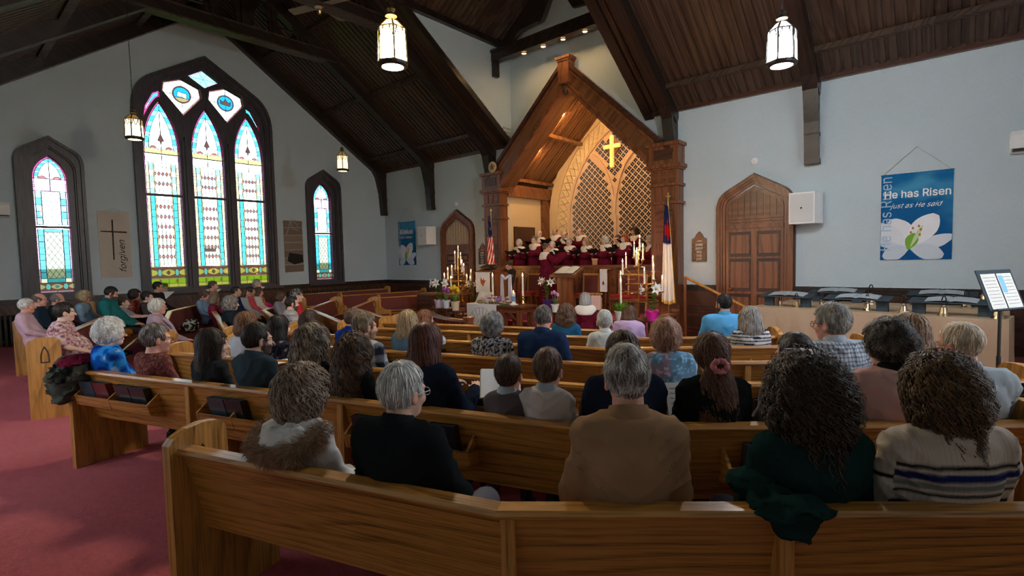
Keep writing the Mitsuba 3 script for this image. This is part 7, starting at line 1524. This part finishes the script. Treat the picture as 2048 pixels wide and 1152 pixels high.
person('woman with very long dark brown wavy hair in black', -3.12, 1.94, 107, hair=('longcurly',.030,.36,.009,(.10,.05,.025)), hcol=(.035,.019,.011), topc=(.012,.012,.013), fem=1, w=.96, fine=1.4, S=0.86)
person('woman with a straight reddish brown bob in a navy top, holding an open booklet', -2.56, 2.12, 107, hair=('bob',.024,.24), hcol=(.085,.028,.018), topc=(.012,.017,.030), fem=1, w=1.08, belly=.02, fine=1.4, arms='read', yaw=-6, S=0.99)
person('small boy with dark brown hair and a pale blue collar', -2.02, 2.29, 107, hair=('short',.018), hcol=(.060,.035,.020), topc=(.10,.085,.09), collar=(.42,.50,.58), w=.86, S=.78, fine=1.4, hs=.94, skin='r')
person('taller boy with brown hair in a pale grey sweater with shirt collar', -1.78, 2.36, 107, hair=('short',.017,0,0,(.15,.08,.05)), hcol=(.085,.05,.032), topc=(.47,.41,.38), top='sweater', collar=(.33,.37,.40), w=.90, S=.84, fine=1.5, hs=.98, skin='r')
person('dark haired woman in a navy blouse hidden behind the tan sport coat', -1.42, 2.56, 128, hair=('bob',.016,.13), hcol=(.045,.022,.014), topc=(.015,.02,.035), fem=1, w=1.1, fine=1.2, pitch=14, S=0.98)
PX['scrunchie'] = person('woman with long brown hair tied back with a pink scrunchie, in black', -1.04, 2.86, 128, hair=('tied',.016,.46,.007), hcol=(.095,.045,.025), topc=(.010,.012,.013), fem=1, w=1.0, fine=1.6, S=0.95)
person('man with cropped dark grey hair and glasses looking sideways', -0.69, 3.14, 133, hair=('crop',.012,0,0,(.16,.16,.17)), hcol=(.035,.030,.028), topc=(.16,.16,.17), glasses=(.015,.015,.015), yaw=22, w=1.0, fine=1.4, skin='r', pitch=12, S=.95)
person('young man with dark wavy curls in a pink shirt with black collar', -0.30, 3.45, 128, hair=('perm',.036,0,.009,(.10,.085,.07)), hcol=(.020,.015,.011), topc=(.50,.31,.29), collar=(.010,.010,.011), yaw=26, w=1.1, fine=1.5, skin='p', S=1.01)
person('man with short white blond hair and glasses in a pale blue grey shirt', -0.01, 3.68, 128, hair=('short',.014,0,0,(.70,.62,.50)), hcol=(.55,.46,.36), topc=(.33,.38,.41), collar=(.35,.40,.43), glasses=(.2,.15,.1), yaw=22, w=1.3, fine=1.4, skin='r', belly=.03, S=1.00)
person('woman with short strawberry blond curls in a blue paisley blouse', -1.61, 3.53, 128, hair=('perm',.030,0,.006,(.45,.26,.18)), hcol=(.27,.14,.085), pat=paisley, fem=1, w=1.08, fine=1.4, S=0.92)
person('man with short grey brown hair in a dark blue suit jacket', -2.92, 3.81, 107, hair=('short',.012,0,0,(.24,.22,.20)), hcol=(.09,.075,.06), topc=(.018,.035,.085), top='suit_jacket', collar=(.018,.033,.08), w=1.2, skin='r', S=1.0, fine=1.1)
person('woman with short curly grey hair in a black and white patterned blouse', -3.42, 3.65, 107, hair=('perm',.024,0,.006,(.42,.42,.42)), hcol=(.13,.125,.12), pat=ikat, fem=1, w=1.2, belly=.03, fine=1.3, S=0.89)
person('man with fair brown hair in a grey checked flannel shirt', -3.96, 2.58, 107, hair=('short',.022,0,0,(.33,.25,.16)), hcol=(.16,.105,.06), pat=buffalo, yaw=-24, skin='r', w=1.1, fine=1.3, beard=(.28,.17,.10), S=0.96)
person('woman with long blond hair in a denim jacket', -4.36, 3.36, 107, hair=('long',.016,.34,.003), hcol=(.36,.25,.13), topc=(.10,.19,.26), top='denim_jacket', fem=1, w=.95, fine=1.2, S=0.91)
person('child with red brown hair in a rosy top, turned towards the altar rail', -5.00, 4.11, 112, hair=('bob',.010,.10), hcol=(.20,.075,.035), topc=(.40,.20,.19), fem=1, w=.85, yaw=-30, S=.84, hs=.95)
person('man with very short brown hair in a royal blue shirt', -5.06, 3.14, 107, hair=('crop',.010), hcol=(.14,.085,.05), topc=(.02,.05,.24), collar=(.02,.05,.24), w=1.1, skin='r', yaw=-8, fine=1.1, S=0.92)
person('heavy grey haired man with glasses in a blue and white checked shirt', -0.70, 4.25, 132, hair=('short',.028,.02,.004,(.40,.39,.36)), hcol=(.20,.19,.17), pat=gingham, collar=(.35,.40,.45), glasses=(.05,.03,.02), yaw=30, w=1.3, belly=.06, skin='r', fine=2.2, S=1.02, hs=1.08)
PX['headband'] = person('woman with long light brown hair and a headband, partly hidden', -0.27, 4.60, 128, hair=('long',.018,.30,.003), hcol=(.17,.10,.055), topc=(.12,.13,.15), fem=1, w=.95, fine=1.2, yaw=10, S=0.93)
PX['emblem'] = person('man with black beard in a bright sky blue polo shirt with a white emblem', -2.16, 6.38, 122, hair=('crop',.016), hcol=(.012,.011,.011), beard=(.012,.011,.011), topc=(.10,.36,.66), collar=(.10,.36,.66), yaw=28, skin='m', w=1.35, belly=.06, S=1.0)
person('woman with long grey hair in a black and white striped shirt', -1.67, 5.72, 128, hair=('long',.020,.20,.003,(.40,.38,.34)), hcol=(.24,.22,.20), pat=blackstripe, fem=1, w=1.1, fine=1.3, S=0.86)
person('person with short white hair in a white jacket', -2.86, 4.78, 128, hair=('crop',.014,0,0,(.62,.63,.60)), hcol=(.48,.49,.46), topc=(.56,.60,.58), top='jacket', collar=(.56,.60,.58), w=1.0, skin='p', fine=1.1, S=0.86)
person('woman with brown hair bending forward in a lavender cardigan', -3.07, 5.66, 112, hair=('bob',.018,.18,.004), hcol=(.09,.045,.025), topc=(.45,.32,.52), top='cardigan', fem=1, w=1.05, lean=24, pitch=30, S=.9)
person('woman with wavy brown hair in a deep blue denim shirt', -3.81, 5.45, 107, hair=('longcurly',.024,.18,.006), hcol=(.12,.065,.04), topc=(.02,.10,.20), top='denim_shirt', fem=1, w=1.05, S=0.86)
person('woman with chestnut hair in a white top, behind the slate teal shirt', -5.35, 2.14, 107, hair=('bob',.020,.14), hcol=(.16,.075,.035), topc=(.55,.57,.60), fem=1, w=1.0, yaw=-15, S=0.93)
person('woman with straight black hair in a dark floral dress resting her cheek on a hand', -4.95, 2.27, 107, hair=('bob',.014,.24), hcol=(.016,.013,.012), pat=darkfloral, top='dress', fem=1, w=.95, arms='cheek', yaw=-8, S=0.90)
person('person with dark brown hair mostly hidden behind crimped hair', -5.66, 2.95, 107, hair=('perm',.016), hcol=(.05,.03,.02), topc=(.03,.03,.035), w=.95, S=0.86)
person('bearded man with receding dark hair in a pale striped t-shirt', -8.57, 4.16, 78, hair=('short',.012), hcol=(.025,.02,.017), beard=(.03,.022,.018), pat=palestripe, top='t_shirt', yaw=-4, w=1.15, belly=.04, sleeve=.45, S=0.91)
person('man with dark brushed back hair in a red shirt beside the bearded man', -9.10, 4.52, 76, hair=('short',.018,0,0,(.3,.3,.3)), hcol=(.02,.017,.016), topc=(.42,.03,.04), yaw=0, w=1.0, S=1.04)
person('woman with a dark bob bending her head, in a grey sweater', -11.02, 5.10, 50, hair=('bob',.016,.10), hcol=(.06,.033,.018), topc=(.19,.19,.21), top='sweater', fem=1, w=1.1, pitch=22, S=0.88)
person('person with white hair in a pale pink coat on the pew nearest the wall', -11.47, 1.15, 70, hair=('short',.018,0,0,(.72,.70,.66)), hcol=(.55,.53,.50), topc=(.55,.38,.44), top='coat', skin='r', yaw=10, w=1.15, belly=.03, S=0.90)
person('balding man with glasses in a dark navy shirt behind the pink coat', -12.10, 1.38, 70, hair=('bald',.008), hcol=(.14,.11,.09), topc=(.02,.035,.06), skin='r', yaw=6, w=1.15, glasses=(.1,.1,.1), S=.98)
person('elderly man with thin grey hair in a dark coat under the narrow window', -12.67, 1.69, 70, hair=('bald',.014), hcol=(.25,.23,.21), topc=(.02,.022,.024), top='coat', skin='r', pitch=14, w=1.1, yaw=8, S=0.94)
person('woman with short dark hair in a pink floral short sleeved blouse', -8.62, 1.22, 72, hair=('short',.022), hcol=(.022,.016,.013), pat=pinkfloral, fem=1, skin='p', yaw=10, w=1.3, belly=.06, sleeve=.42, fine=1.25, S=.95, elbows=.02)
person('woman with curly blond hair and glasses in a pale blue jacket', -12.90, 2.12, 60, hair=('perm',.026,0,.006,(.55,.44,.27)), hcol=(.38,.29,.16), topc=(.25,.38,.52), top='jacket', fem=1, glasses=(.03,.03,.03), skin='r', yaw=12, w=1.2, belly=.03, S=0.94)
person('tall man with dark hair and moustache in a teal shirt, head bowed', -12.22, 2.40, 60, hair=('short',.020), hcol=(.016,.013,.012), topc=(.02,.135,.14), collar=(.02,.135,.14), beard=(.03,.02,.016), skin='r', pitch=22, w=1.35, belly=.05, S=1.06, yaw=14)
person('small boy with brown hair stretching both arms forward', -12.56, 2.66, 62, hair=('short',.014), hcol=(.07,.045,.03), topc=(.25,.27,.30), sleeve=.4, arms='reach', w=.85, S=.76, hs=.9, skin='p', trou=(.16,.14,.10), yaw=8)
person('woman with dark shoulder length hair in a red patterned top', -13.25, 3.02, 54, hair=('perm',.022), hcol=(.035,.02,.015), pat=redfloral, fem=1, skin='r', w=1.05, yaw=14, S=0.90)
person('young person with straight dark hair beside the red patterned top', -12.70, 3.10, 54, hair=('short',.018), hcol=(.022,.016,.012), topc=(.06,.05,.05), skin='p', w=.85, S=.86, yaw=10)
person('man with dark hair and glasses in a black jacket below the large window', -13.87, 3.61, 50, hair=('short',.018), hcol=(.025,.018,.014), topc=(.02,.022,.026), top='jacket', glasses=(.02,.02,.02), skin='r', w=1.15, yaw=14, S=1.06)
PX['scarf'] = person('woman with smooth white hair and glasses in a dusty lavender cardigan and scarf', -9.18, 2.38, 77, hair=('perm',.016,0,0,(.66,.64,.58)), hcol=(.52,.50,.45), topc=(.34,.24,.29), top='cardigan', fem=1, glasses=(.25,.05,.05), skin='r', yaw=2, w=1.1, belly=.02, S=0.92)
person('young woman with brown hair in a bun, head bowed, in pale blue denim', -12.72, 4.16, 48, hair=('bun',.012), hcol=(.11,.065,.04), topc=(.16,.24,.34), top='denim_jacket', fem=1, skin='r', pitch=24, w=1.1, yaw=8, S=0.86)
person('man with brown hair in a tan striped shirt near the window sill', -13.68, 4.70, 48, hair=('short',.016), hcol=(.10,.07,.045), topc=(.24,.18,.12), skin='r', w=1.1, yaw=10, S=1.05)
person('woman with curly grey hair in a dark charcoal coat', -9.28, 3.46, 72, hair=('curly',.026,.04,.006,(.32,.29,.26)), hcol=(.15,.13,.115), topc=(.018,.024,.030), top='coat', fem=1, skin='p', yaw=4, w=1.15, belly=.02, S=0.91)
person('child with light brown hair in a maroon top beside the curly grey woman', -11.66, 4.02, 60, hair=('bob',.010,.10), hcol=(.18,.13,.09), topc=(.20,.02,.05), fem=1, w=.85, S=.80, hs=.92, yaw=4)
person('child with dark brown hair squeezed beside the curly grey woman', -11.36, 4.12, 60, hair=('short',.012), hcol=(.05,.035,.025), topc=(.12,.03,.05), w=.85, S=.80, hs=.92, yaw=4)
person('man with short dark hair in a navy suit by the window', -12.11, 4.62, 52, hair=('crop',.014), hcol=(.022,.018,.015), topc=(.014,.022,.055), top='suit_jacket', collar=(.5,.5,.52), skin='m', w=1.2, yaw=12, S=0.98)
person('woman with brown hair glimpsed between navy suit and coral cardigan', -12.50, 4.94, 50, hair=('bob',.012,.12), hcol=(.06,.035,.02), topc=(.33,.38,.44), fem=1, skin='r', w=.95, yaw=10, S=0.91)
person('woman with dark hair pulled back in a coral red cardigan', -12.82, 5.21, 48, hair=('bun',.012), hcol=(.028,.018,.014), topc=(.48,.085,.10), top='cardigan', fem=1, skin='m', w=1.05, yaw=10, S=0.91)
person('child with straight brown hair in a white top', -13.12, 5.52, 46, hair=('bob',.012,.14), hcol=(.09,.055,.035), topc=(.55,.53,.50), fem=1, skin='r', w=.85, pitch=14, yaw=6, S=0.86)
person('older man with grey hair in a bright pink jacket by the window sill', -13.70, 5.74, 44, hair=('short',.014,0,0,(.45,.44,.43)), hcol=(.30,.29,.28), topc=(.52,.03,.17), top='jacket', skin='r', w=1.15, yaw=12, S=1.04)
# ------------------------------------------------------------------ choir, conductor, others by the chancel
struct('floor_riser', bx(CX - 2.5, CX + 2.5, 12.66, YBK, 0.6, 1.03), 'carpet', 'upper step for the back row of the choir', 'floor')
ROBE = (0.115, 0.010, 0.024)
def singer(lab, x, y, S, hair, hcol, face=270, row=0, **kw):
    k, W, hd, R, hsz = person(lab, x, y, face, S=S, stand=True, z=(0.72 if row == 0 else 1.03), robe=True, topc=ROBE, hair=hair, hcol=hcol, arms='folder', legs=False, group='choir members in maroon robes', fine=kw.pop('fine', 0.82), **kw)
    c = W(np.array([[0.0, 0.44, 1.27]]))[0]; a = math.radians(face - 90); f = np.array([-math.sin(a), math.cos(a), 0]); r = np.array([math.cos(a), math.sin(a), 0])
    up = unit(f * 0.75 + np.array([0, 0, 1]) * 0.65); t = thing('choir_folder', 'open black folder of the ' + lab.split(',')[0], 'folder', 'black choir folders')
    for s in (-1, 1):
        xv = unit(r * s + np.cross(r, up) * -0.0 + np.array([0, 0, 0.18])); n = unit(np.cross(xv, up)); M_ = frame(c, xv, up, np.cross(xv, up)); obj('cover', xf(bx(0.0, 0.20, -0.13, 0.13, -0.006, 0.0), M_), 'black', t); obj('pages', xf(bx(0.008, 0.19, -0.12, 0.12, 0.002, 0.008) if np.cross(xv, up)[2] > 0 else bx(0.008, 0.19, -0.12, 0.12, -0.014, -0.008), M_), 'page', t)
WH, GY = (0.58, 0.57, 0.53), (0.16, 0.14, 0.13)
singer('white haired woman, first of the front choir row by the window side', -10.14, 12.0, 0.92, ('perm', .018), WH, fem=1, skin='p', face=280)
singer('grey haired woman with glasses, second in the front choir row', -9.75, 12.25, 0.97, ('short', .016), GY, fem=1, skin='p', glasses=(.05, .05, .05))
singer('white haired woman right beside the conductor', -9.06, 12.25, 0.86, ('short', .014), WH, fem=1, skin='p', face=285)
singer('grey haired woman with glasses just past the conductor', -8.47, 12.25, 0.90, ('short', .018), (0.36, 0.34, 0.30), fem=1, skin='p', glasses=(.05, .05, .05))
singer('woman with long fair brown hair in the front choir row', -7.91, 12.25, 0.89, ('long', .010, .16), (0.30, 0.19, 0.09), fem=1, skin='l', face=262)
singer('woman with curly white hair in the front choir row', -7.30, 12.25, 0.90, ('perm', .022), WH, fem=1, skin='l', face=255)
singer('woman with red hair holding a large folder', -6.71, 12.25, 0.92, ('bob', .012, .12), (0.34, 0.08, 0.02), fem=1, skin='p', face=250, pitch=12)
singer('white haired singer behind the lit candelabrum', -5.99, 12.25, 0.87, ('perm', .020), (0.50, 0.48, 0.45), fem=1, skin='p', face=225)
singer('bald man with white beard in the back choir row', -10.13, 13.0, 0.91, ('bald', .008), (0.4, 0.38, 0.35), skin='l', row=1, beard=(.55, .52, .48))
singer('bald dark faced man in the back choir row', -9.52, 13.02, 0.94, ('bald', .006), (0.05, 0.04, 0.035), skin='m', row=1, pitch=16)
singer('bearded man with glasses in the back choir row', -9.10, 12.92, 0.86, ('bald', .006), (0.15, 0.13, 0.11), skin='l', row=1, beard=(.35, .32, .29), glasses=(.05, .05, .05))
singer('bald man bending his head in the back choir row', -8.62, 13.05, 0.91, ('bald', .005), (0.2, 0.16, 0.12), skin='r', row=1, pitch=22, face=255)
singer('woman with long black hair in the back choir row', -6.80, 13.0, 0.86, ('long', .018, .28), (0.022, 0.016, 0.014), fem=1, skin='m', row=1, face=250)
singer('blond woman at the flag end of the back choir row', -6.04, 13.0, 0.80, ('long', .014, .2), (0.42, 0.30, 0.13), fem=1, skin='m', row=1, face=240)
singer('half hidden singer behind the red haired woman', -7.32, 13.0, 0.74, ('short', .014), (0.07, 0.05, 0.04), fem=1, skin='l', row=1)
person('conductor in a maroon robe with white collar, arms raised, seen from behind', -8.22, 10.9, 52, S=1.03, stand=True, z=PZ, robe=True, topc=ROBE, hair=('crop', .010), hcol=(.14, .085, .05), arms='conduct', legs=False, skin='r', fine=1.1, yaw=-8)
person('seated woman with wavy grey hair in a maroon robe with broad white collar', -5.28, 8.15, 122, S=0.90, robe=True, topc=ROBE, hair=('bob', .022, .15, .006), hcol=(.36, .36, .35), fem=1, legs=False, fine=1.1, arms='lap')
person('dark haired person with head bowed behind the pulpit', -9.73, 11.05, 265, S=1.0, z=PZ, hair=('short', .014), hcol=(.05, .03, .02), topc=(.03, .03, .03), skin='r', pitch=26, fine=0.9)
t = thing('bench', 'dark bench of the grey haired woman in the maroon robe', 'bench'); obj('seat', moved(rounded(0.8, 0.36, 0.05, 0.015), -5.28, 8.15, 0.27), 'wood_dark', t)
for sx in (-1, 1):
    for sy in (-1, 1): obj('leg', bx(-5.28 + sx * 0.33 - 0.025, -5.28 + sx * 0.33 + 0.025, 8.15 + sy * 0.13 - 0.025, 8.15 + sy * 0.13 + 0.025, -0.2, 0.28), 'wood_dark', t)
t = thing('music_desk', 'wooden music desk with a rosy sheet before the woman in the maroon robe', 'music stand')
obj('back', cat_([bx(-5.86, -5.40, 8.92, 8.95, 0.66, 0.94)] + [bx(-5.85 + k * 0.08, -5.82 + k * 0.08, 8.92, 8.95, 0.94, 1.0) for k in range(6)] + [bx(-5.87, -5.39, 8.915, 8.955, 1.0, 1.03)]), 'oak_up', t); obj('case', bx(-5.95, -5.32, 8.9, 9.12, -0.2, 0.68), 'wood_dark', t)
s_ = thing('sheet_music', 'two sheets of music glowing rosy on the wooden music desk', 'sheet music')
for k in (0, 1): obj('page', bx(-5.86 + k * 0.235, -5.64 + k * 0.235, 8.905, 8.912, 0.69, 0.98), 'rosy_page', s_)
# ------------------------------------------------------------------ extras on people
def blob(parts, xs, ys, zs, noise=(0.03, 9, 3), seed=1, cutlow=None):
    P = grid(xs, ys, zs); d = None
    for q in parts:
        e = f_ell(P, *q) if len(q) == 2 else f_cap(P, *q); d = e if d is None else smin(d, e, 0.06)
    d = d + noise[0] * (meshkit.fbm(np.stack([P[0] * noise[1], P[1] * noise[1], P[2] * noise[1]], -1), noise[2], seed) - 0.5) - 0.5 * noise[0] * (np.abs(meshkit.noise(np.stack([P[0] * 14 + P[2] * 9, P[1] * 11, P[2] * 12], -1), seed + 5) - 0.5) < 0.07)
    if cutlow is not None: d = smax(d, cutlow - P[2], 0.01)
    V, F = snets(d, xs, ys, zs); return trimesh.Trimesh(V, F, process=False)
def fur(key, W, mesh, col, n, L, seed, name):
    pts, fi = trimesh.sample.sample_surface(mesh, n, seed=seed); nn = mesh.face_normals[fi]; r = np.random.default_rng(seed); dirs = nn + r.normal(0, 0.35, (n, 3)) + [0, 0, -0.35]; dirs /= np.linalg.norm(dirs, axis=1, keepdims=True)
    sd_ = np.cross(dirs, r.normal(0, 1, (n, 3))); sd_ /= np.maximum(np.linalg.norm(sd_, axis=1, keepdims=True), 1e-6); Ls = (L * r.uniform(0.5, 1.2, n))[:, None]; w = 0.0012
    V = np.stack([pts - sd_ * w, pts + sd_ * w, pts + dirs * Ls * 0.6 + [0, 0, -0.003], pts + dirs * Ls + [0, 0, -0.010]], 1).reshape(-1, 3); b = (np.arange(n) * 4)[:, None]; F = np.vstack([b + [0, 1, 2], b + [1, 3, 2]]); C = np.repeat(np.array(col) * r.uniform(0.45, 1.8, n)[:, None], 4, 0)
    mv = np.vstack([mesh.vertices, V]); mf = np.vstack([mesh.faces, F + len(mesh.vertices)]); mc = np.vstack([np.tile(np.array(col) * 0.7, (len(mesh.vertices), 1)), C]); obj(name, trimesh.Trimesh(W(mv), mf, process=False), 'vc_hair', key, color=np.clip(mc, 0, 1), smooth=True)
key, W, hd, R, hsz = PX['fur']
ring = np.array([(-0.20, -0.02, 1.07), (-0.215, -0.12, 1.02), (-0.15, -0.20, 0.985), (0.0, -0.215, 0.965), (0.13, -0.20, 0.99), (0.185, -0.13, 1.04), (0.165, -0.03, 1.09)])
fm = tube(ring, [0.03, 0.05, 0.056, 0.058, 0.054, 0.045, 0.03], 12); fm = fm.subdivide(); fur(key, W, fm, (0.30, 0.20, 0.13), 9000, 0.042, 4, 'fur_trim')
hood = blob([((0.0, -0.13, 1.03), (0.17, 0.11, 0.09)), ((0.0, -0.165, 0.985), (0.15, 0.05, 0.08))], axis_(-0.28, 0.28, 0.016), axis_(-0.36, 0.08, 0.016), axis_(0.74, 1.2, 0.016), (0.03, 12, 3), 3); obj('hood', trimesh.Trimesh(W(hood.vertices), hood.faces, process=False), 'vc_cloth', key, smooth=True, color=(0.52, 0.51, 0.49))
key, W, hd, R, hsz = PX['scrunchie']
a = np.linspace(0, 2 * np.pi, 21); m = tube(np.column_stack([0.036 * np.cos(a), -0.148 + 0.012 * np.sin(a) * 0, -0.036 + 0.030 * np.sin(a)]) + np.column_stack([0 * a, 0.006 * np.sin(5 * a), 0.004 * np.sin(9 * a)]), 0.017 + 0.003 * np.sin(np.arange(21) * 2.0), 8); obj('scrunchie', trimesh.Trimesh(W(np.asarray(m.vertices) @ R.T * hsz + hd), m.faces, process=False), 'vc_cloth', key, color=(0.55, 0.20, 0.22), smooth=True)
key, W, hd, R, hsz = PX['scarf']
m = cat_([tube([(0.0, -0.10, 1.07), (0.10, -0.05, 1.07), (0.10, 0.05, 1.03), (0.07, 0.13, 0.92), (0.05, 0.16, 0.78)], [0.03, 0.035, 0.035, 0.03, 0.03], 8), tube([(0.0, -0.10, 1.07), (-0.10, -0.05, 1.07), (-0.10, 0.05, 1.03), (-0.06, 0.13, 0.92), (-0.02, 0.17, 0.74)], [0.03, 0.035, 0.035, 0.03, 0.03], 8)]); obj('scarf', trimesh.Trimesh(W(m.vertices), m.faces, process=False), 'vc_cloth', key, smooth=True, color=(0.42, 0.33, 0.42))
key, W, hd, R, hsz = PX['emblem']
for a_, l_ in ((-0.7, 0.085), (0.0, 0.11), (0.7, 0.085), (-1.35, 0.07), (1.35, 0.07)):
    q = Polygon([(0, 0), (l_ * 0.55 * math.sin(a_ - 0.25), l_ * 0.6 * math.cos(a_ - 0.25)), (l_ * math.sin(a_), l_ * math.cos(a_)), (l_ * 0.55 * math.sin(a_ + 0.25), l_ * 0.6 * math.cos(a_ + 0.25))])
    m = ext_xz(affinity.translate(q, 0.05, 0.86), -0.212, -0.196); obj('emblem', trimesh.Trimesh(W(m.vertices), m.faces, process=False), 'vc_cloth', key, color=(0.72, 0.76, 0.78))
key, W, hd, R, hsz = PX['headband']
a = np.linspace(-0.2, np.pi + 0.2, 19); m = tube(np.column_stack([0.100 * np.cos(a), 0.03 + 0 * a, 0.035 + 0.113 * np.sin(a)]), 0.007, 6); obj('headband', trimesh.Trimesh(W(np.asarray(m.vertices) @ R.T * hsz + hd), m.faces, process=False), 'vc_gloss', key, color=(0.55, 0.42, 0.25), smooth=True)
# jacket tail over the nearest pew
P1, D1, N1_, z1_ = PEWS[0]
tail_o = P1[1] + D1[1] * 1.02
xs_, ys_, zs_ = axis_(-0.30, 0.30, 0.014), axis_(-0.16, 0.26, 0.014), axis_(0.74, 1.02, 0.014)
tm = blob([((0.0, -0.062, 0.845), (0.075, 0.020, 0.065)), ((0.0, 0.02, 0.885), (0.11, 0.11, 0.018)), ((-0.02, 0.14, 0.90), (0.15, 0.08, 0.05))], xs_, ys_, zs_, (0.03, 11, 3), 9)
tm.apply_transform(frame([tail_o[0], tail_o[1], z1_], [D1[1][0], D1[1][1], 0], [N1_[1][0], N1_[1][1], 0], [0, 0, 1])); tag(obj('jacket', tm, 'vc_cloth', color=(0.010, 0.030, 0.028), smooth=True), 'dark green jacket bunched over the top rail of the nearest pew', 'jacket')
# coats, bags and papers
def heap(name, lab, cat, c, R_, parts, col, seed, ext_=(0.4, 0.3, 0.3), cols=None, h=0.018, noise=(0.05, 9, 3)):
    m = blob(parts, axis_(-ext_[0], ext_[0], h), axis_(-ext_[1], ext_[1], h), axis_(-ext_[2], ext_[2], h), noise, seed); C = np.tile(col, (len(m.vertices), 1)).astype(float)
    if cols is not None: C = cols(np.asarray(m.vertices), C)
    m.apply_transform(frame(c, [math.cos(R_), math.sin(R_), 0], [-math.sin(R_), math.cos(R_), 0], [0, 0, 1])); return tag(obj(name, m, 'vc_cloth', color=C, smooth=True), lab, cat)
def coatcol(v, C):
    C[(v[:, 2] > 0.10) & (v[:, 0] > -0.0)] = (0.13, 0.012, 0.03); C[(v[:, 0] < -0.12) & (v[:, 2] > 0.0)] = (0.16, 0.16, 0.145); q = st(v, 9, 4) > 0.62; C[q & (v[:, 2] < 0.12)] = (0.012, 0.013, 0.013); return C
heap('coat', 'grey green coat with maroon lining heaped over the end of the second pew', 'coat', (-5.86, 0.86, 0.82), math.atan2(0.3, 0.954), [((0.03, 0.02, 0.11), (0.13, 0.15, 0.06)), ((-0.06, -0.05, -0.01), (0.08, 0.12, 0.15)), ((-0.04, -0.08, -0.12), (0.075, 0.10, 0.10)), ((0.09, -0.03, 0.05), (0.08, 0.11, 0.09))], (0.075, 0.085, 0.070), 4, (0.4, 0.4, 0.36), coatcol)
heap('coat', 'brown coat draped over the end of the red sideways pew', 'coat', (-11.98, 10.75, 0.60), 1.3, [((0.0, -0.02, 0.10), (0.26, 0.12, 0.10)), ((0.05, -0.12, -0.05), (0.22, 0.07, 0.16))], (0.16, 0.075, 0.045), 7, (0.4, 0.3, 0.32))
heap('coat', 'dark burgundy plaid coat slung on the pew end beside the pale blue grey shirt', 'coat', (0.42, 4.05, 0.86), 0.67, [((0.0, 0.0, 0.04), (0.30, 0.16, 0.09)), ((0.12, -0.05, -0.06), (0.26, 0.12, 0.14))], (0.03, 0.025, 0.03), 11, (0.48, 0.34, 0.3), lambda v, C: np.where(((v[:, :1] * 9 + v[:, 2:] * 5) % 1) < 0.18, np.array((0.20, 0.02, 0.045)), C))
heap('handbag', 'black and white patterned bag lying on the red pew seat', 'bag', (-11.35, 3.42, 0.56), 2.6, [((0.0, 0.0, 0.02), (0.24, 0.13, 0.10)), ((0.16, 0.0, 0.08), (0.09, 0.10, 0.08))], (0.02, 0.022, 0.02), 13, (0.36, 0.26, 0.24), lambda v, C: np.where((st(v, 26, 5) > 0.55)[:, None], np.array((0.42, 0.44, 0.41)), C))
heap('orange_jacket', 'small orange jacket crumpled on the pew by the boy with stretched arms', 'jacket', (-11.55, 2.42, 0.55), 2.7, [((0.0, 0.0, 0.0), (0.22, 0.10, 0.06))], (0.34, 0.12, 0.015), 17, (0.34, 0.24, 0.18))
def booklet(o, rx_, up_, w, hgt, lab, th=0.006, name='booklet', fold=0.35):
    t = thing(name, lab, 'booklet'); rx_, up_ = unit(rx_), unit(up_); n = np.cross(rx_, up_)
    for s in (-1, 1): xv = unit(rx_ * s + n * fold); M_ = frame(o, xv, up_, np.cross(xv, up_)); obj('page', xf(bx(0, w, -hgt / 2, hgt / 2, -th, th), M_), 'page', t)
booklet((-2.30, 2.50, 0.93), (0.6, 0.75, 0.1), (-0.45, 0.5, 0.75), 0.14, 0.21, 'open cream booklet held by the woman with the reddish bob', 0.010)
t = thing('bulletin', 'white printed bulletin sheet beside the woman with the pink scrunchie', 'paper'); M_ = frame((-1.22, 2.92, 0.88), [0.78, 0.62, 0], unit([-0.3, 0.4, 0.8]), np.cross([0.78, 0.62, 0], unit([-0.3, 0.4, 0.8])))
obj('sheet', xf(bx(-0.09, 0.09, -0.13, 0.13, -0.002, 0.002), M_), 'page', t)
for k in range(6): obj('print_line', xf(bx(-0.07, 0.06, 0.09 - k * 0.03, 0.097 - k * 0.03, 0.002, 0.0026), M_), 'gray_stitch', t); obj('print_line', xf(bx(-0.07, 0.06, 0.09 - k * 0.03, 0.097 - k * 0.03, -0.0026, -0.002), M_), 'gray_stitch', t)
tag(obj('paper_cup', lathe([(0, 0), (0.07, 0), (0.09, 0.17), (0.085, 0.17), (0.066, 0.01), (0, 0.01)], 16, (-13.1, 9.3, 0.30)), 'white_plastic'), 'white tub standing on the seat of the red sideways pew', 'tub')
heap('tissue', 'crumpled pale blue tissue packet on the pew beside the patterned blouse', 'tissue', (-4.35, 3.72, 0.87), 0.3, [((0, 0, 0), (0.09, 0.05, 0.045))], (0.42, 0.55, 0.62), 19, (0.16, 0.12, 0.1), h=0.012, noise=(0.04, 18, 2))
tag(obj('notebook_page', bx(-4.78, -4.6, 2.05, 2.27, 0.86, 0.866).apply_transform(np.eye(4)), 'page'), 'white sheet with a small drawing lying beside the mottled maroon sweater', 'paper')
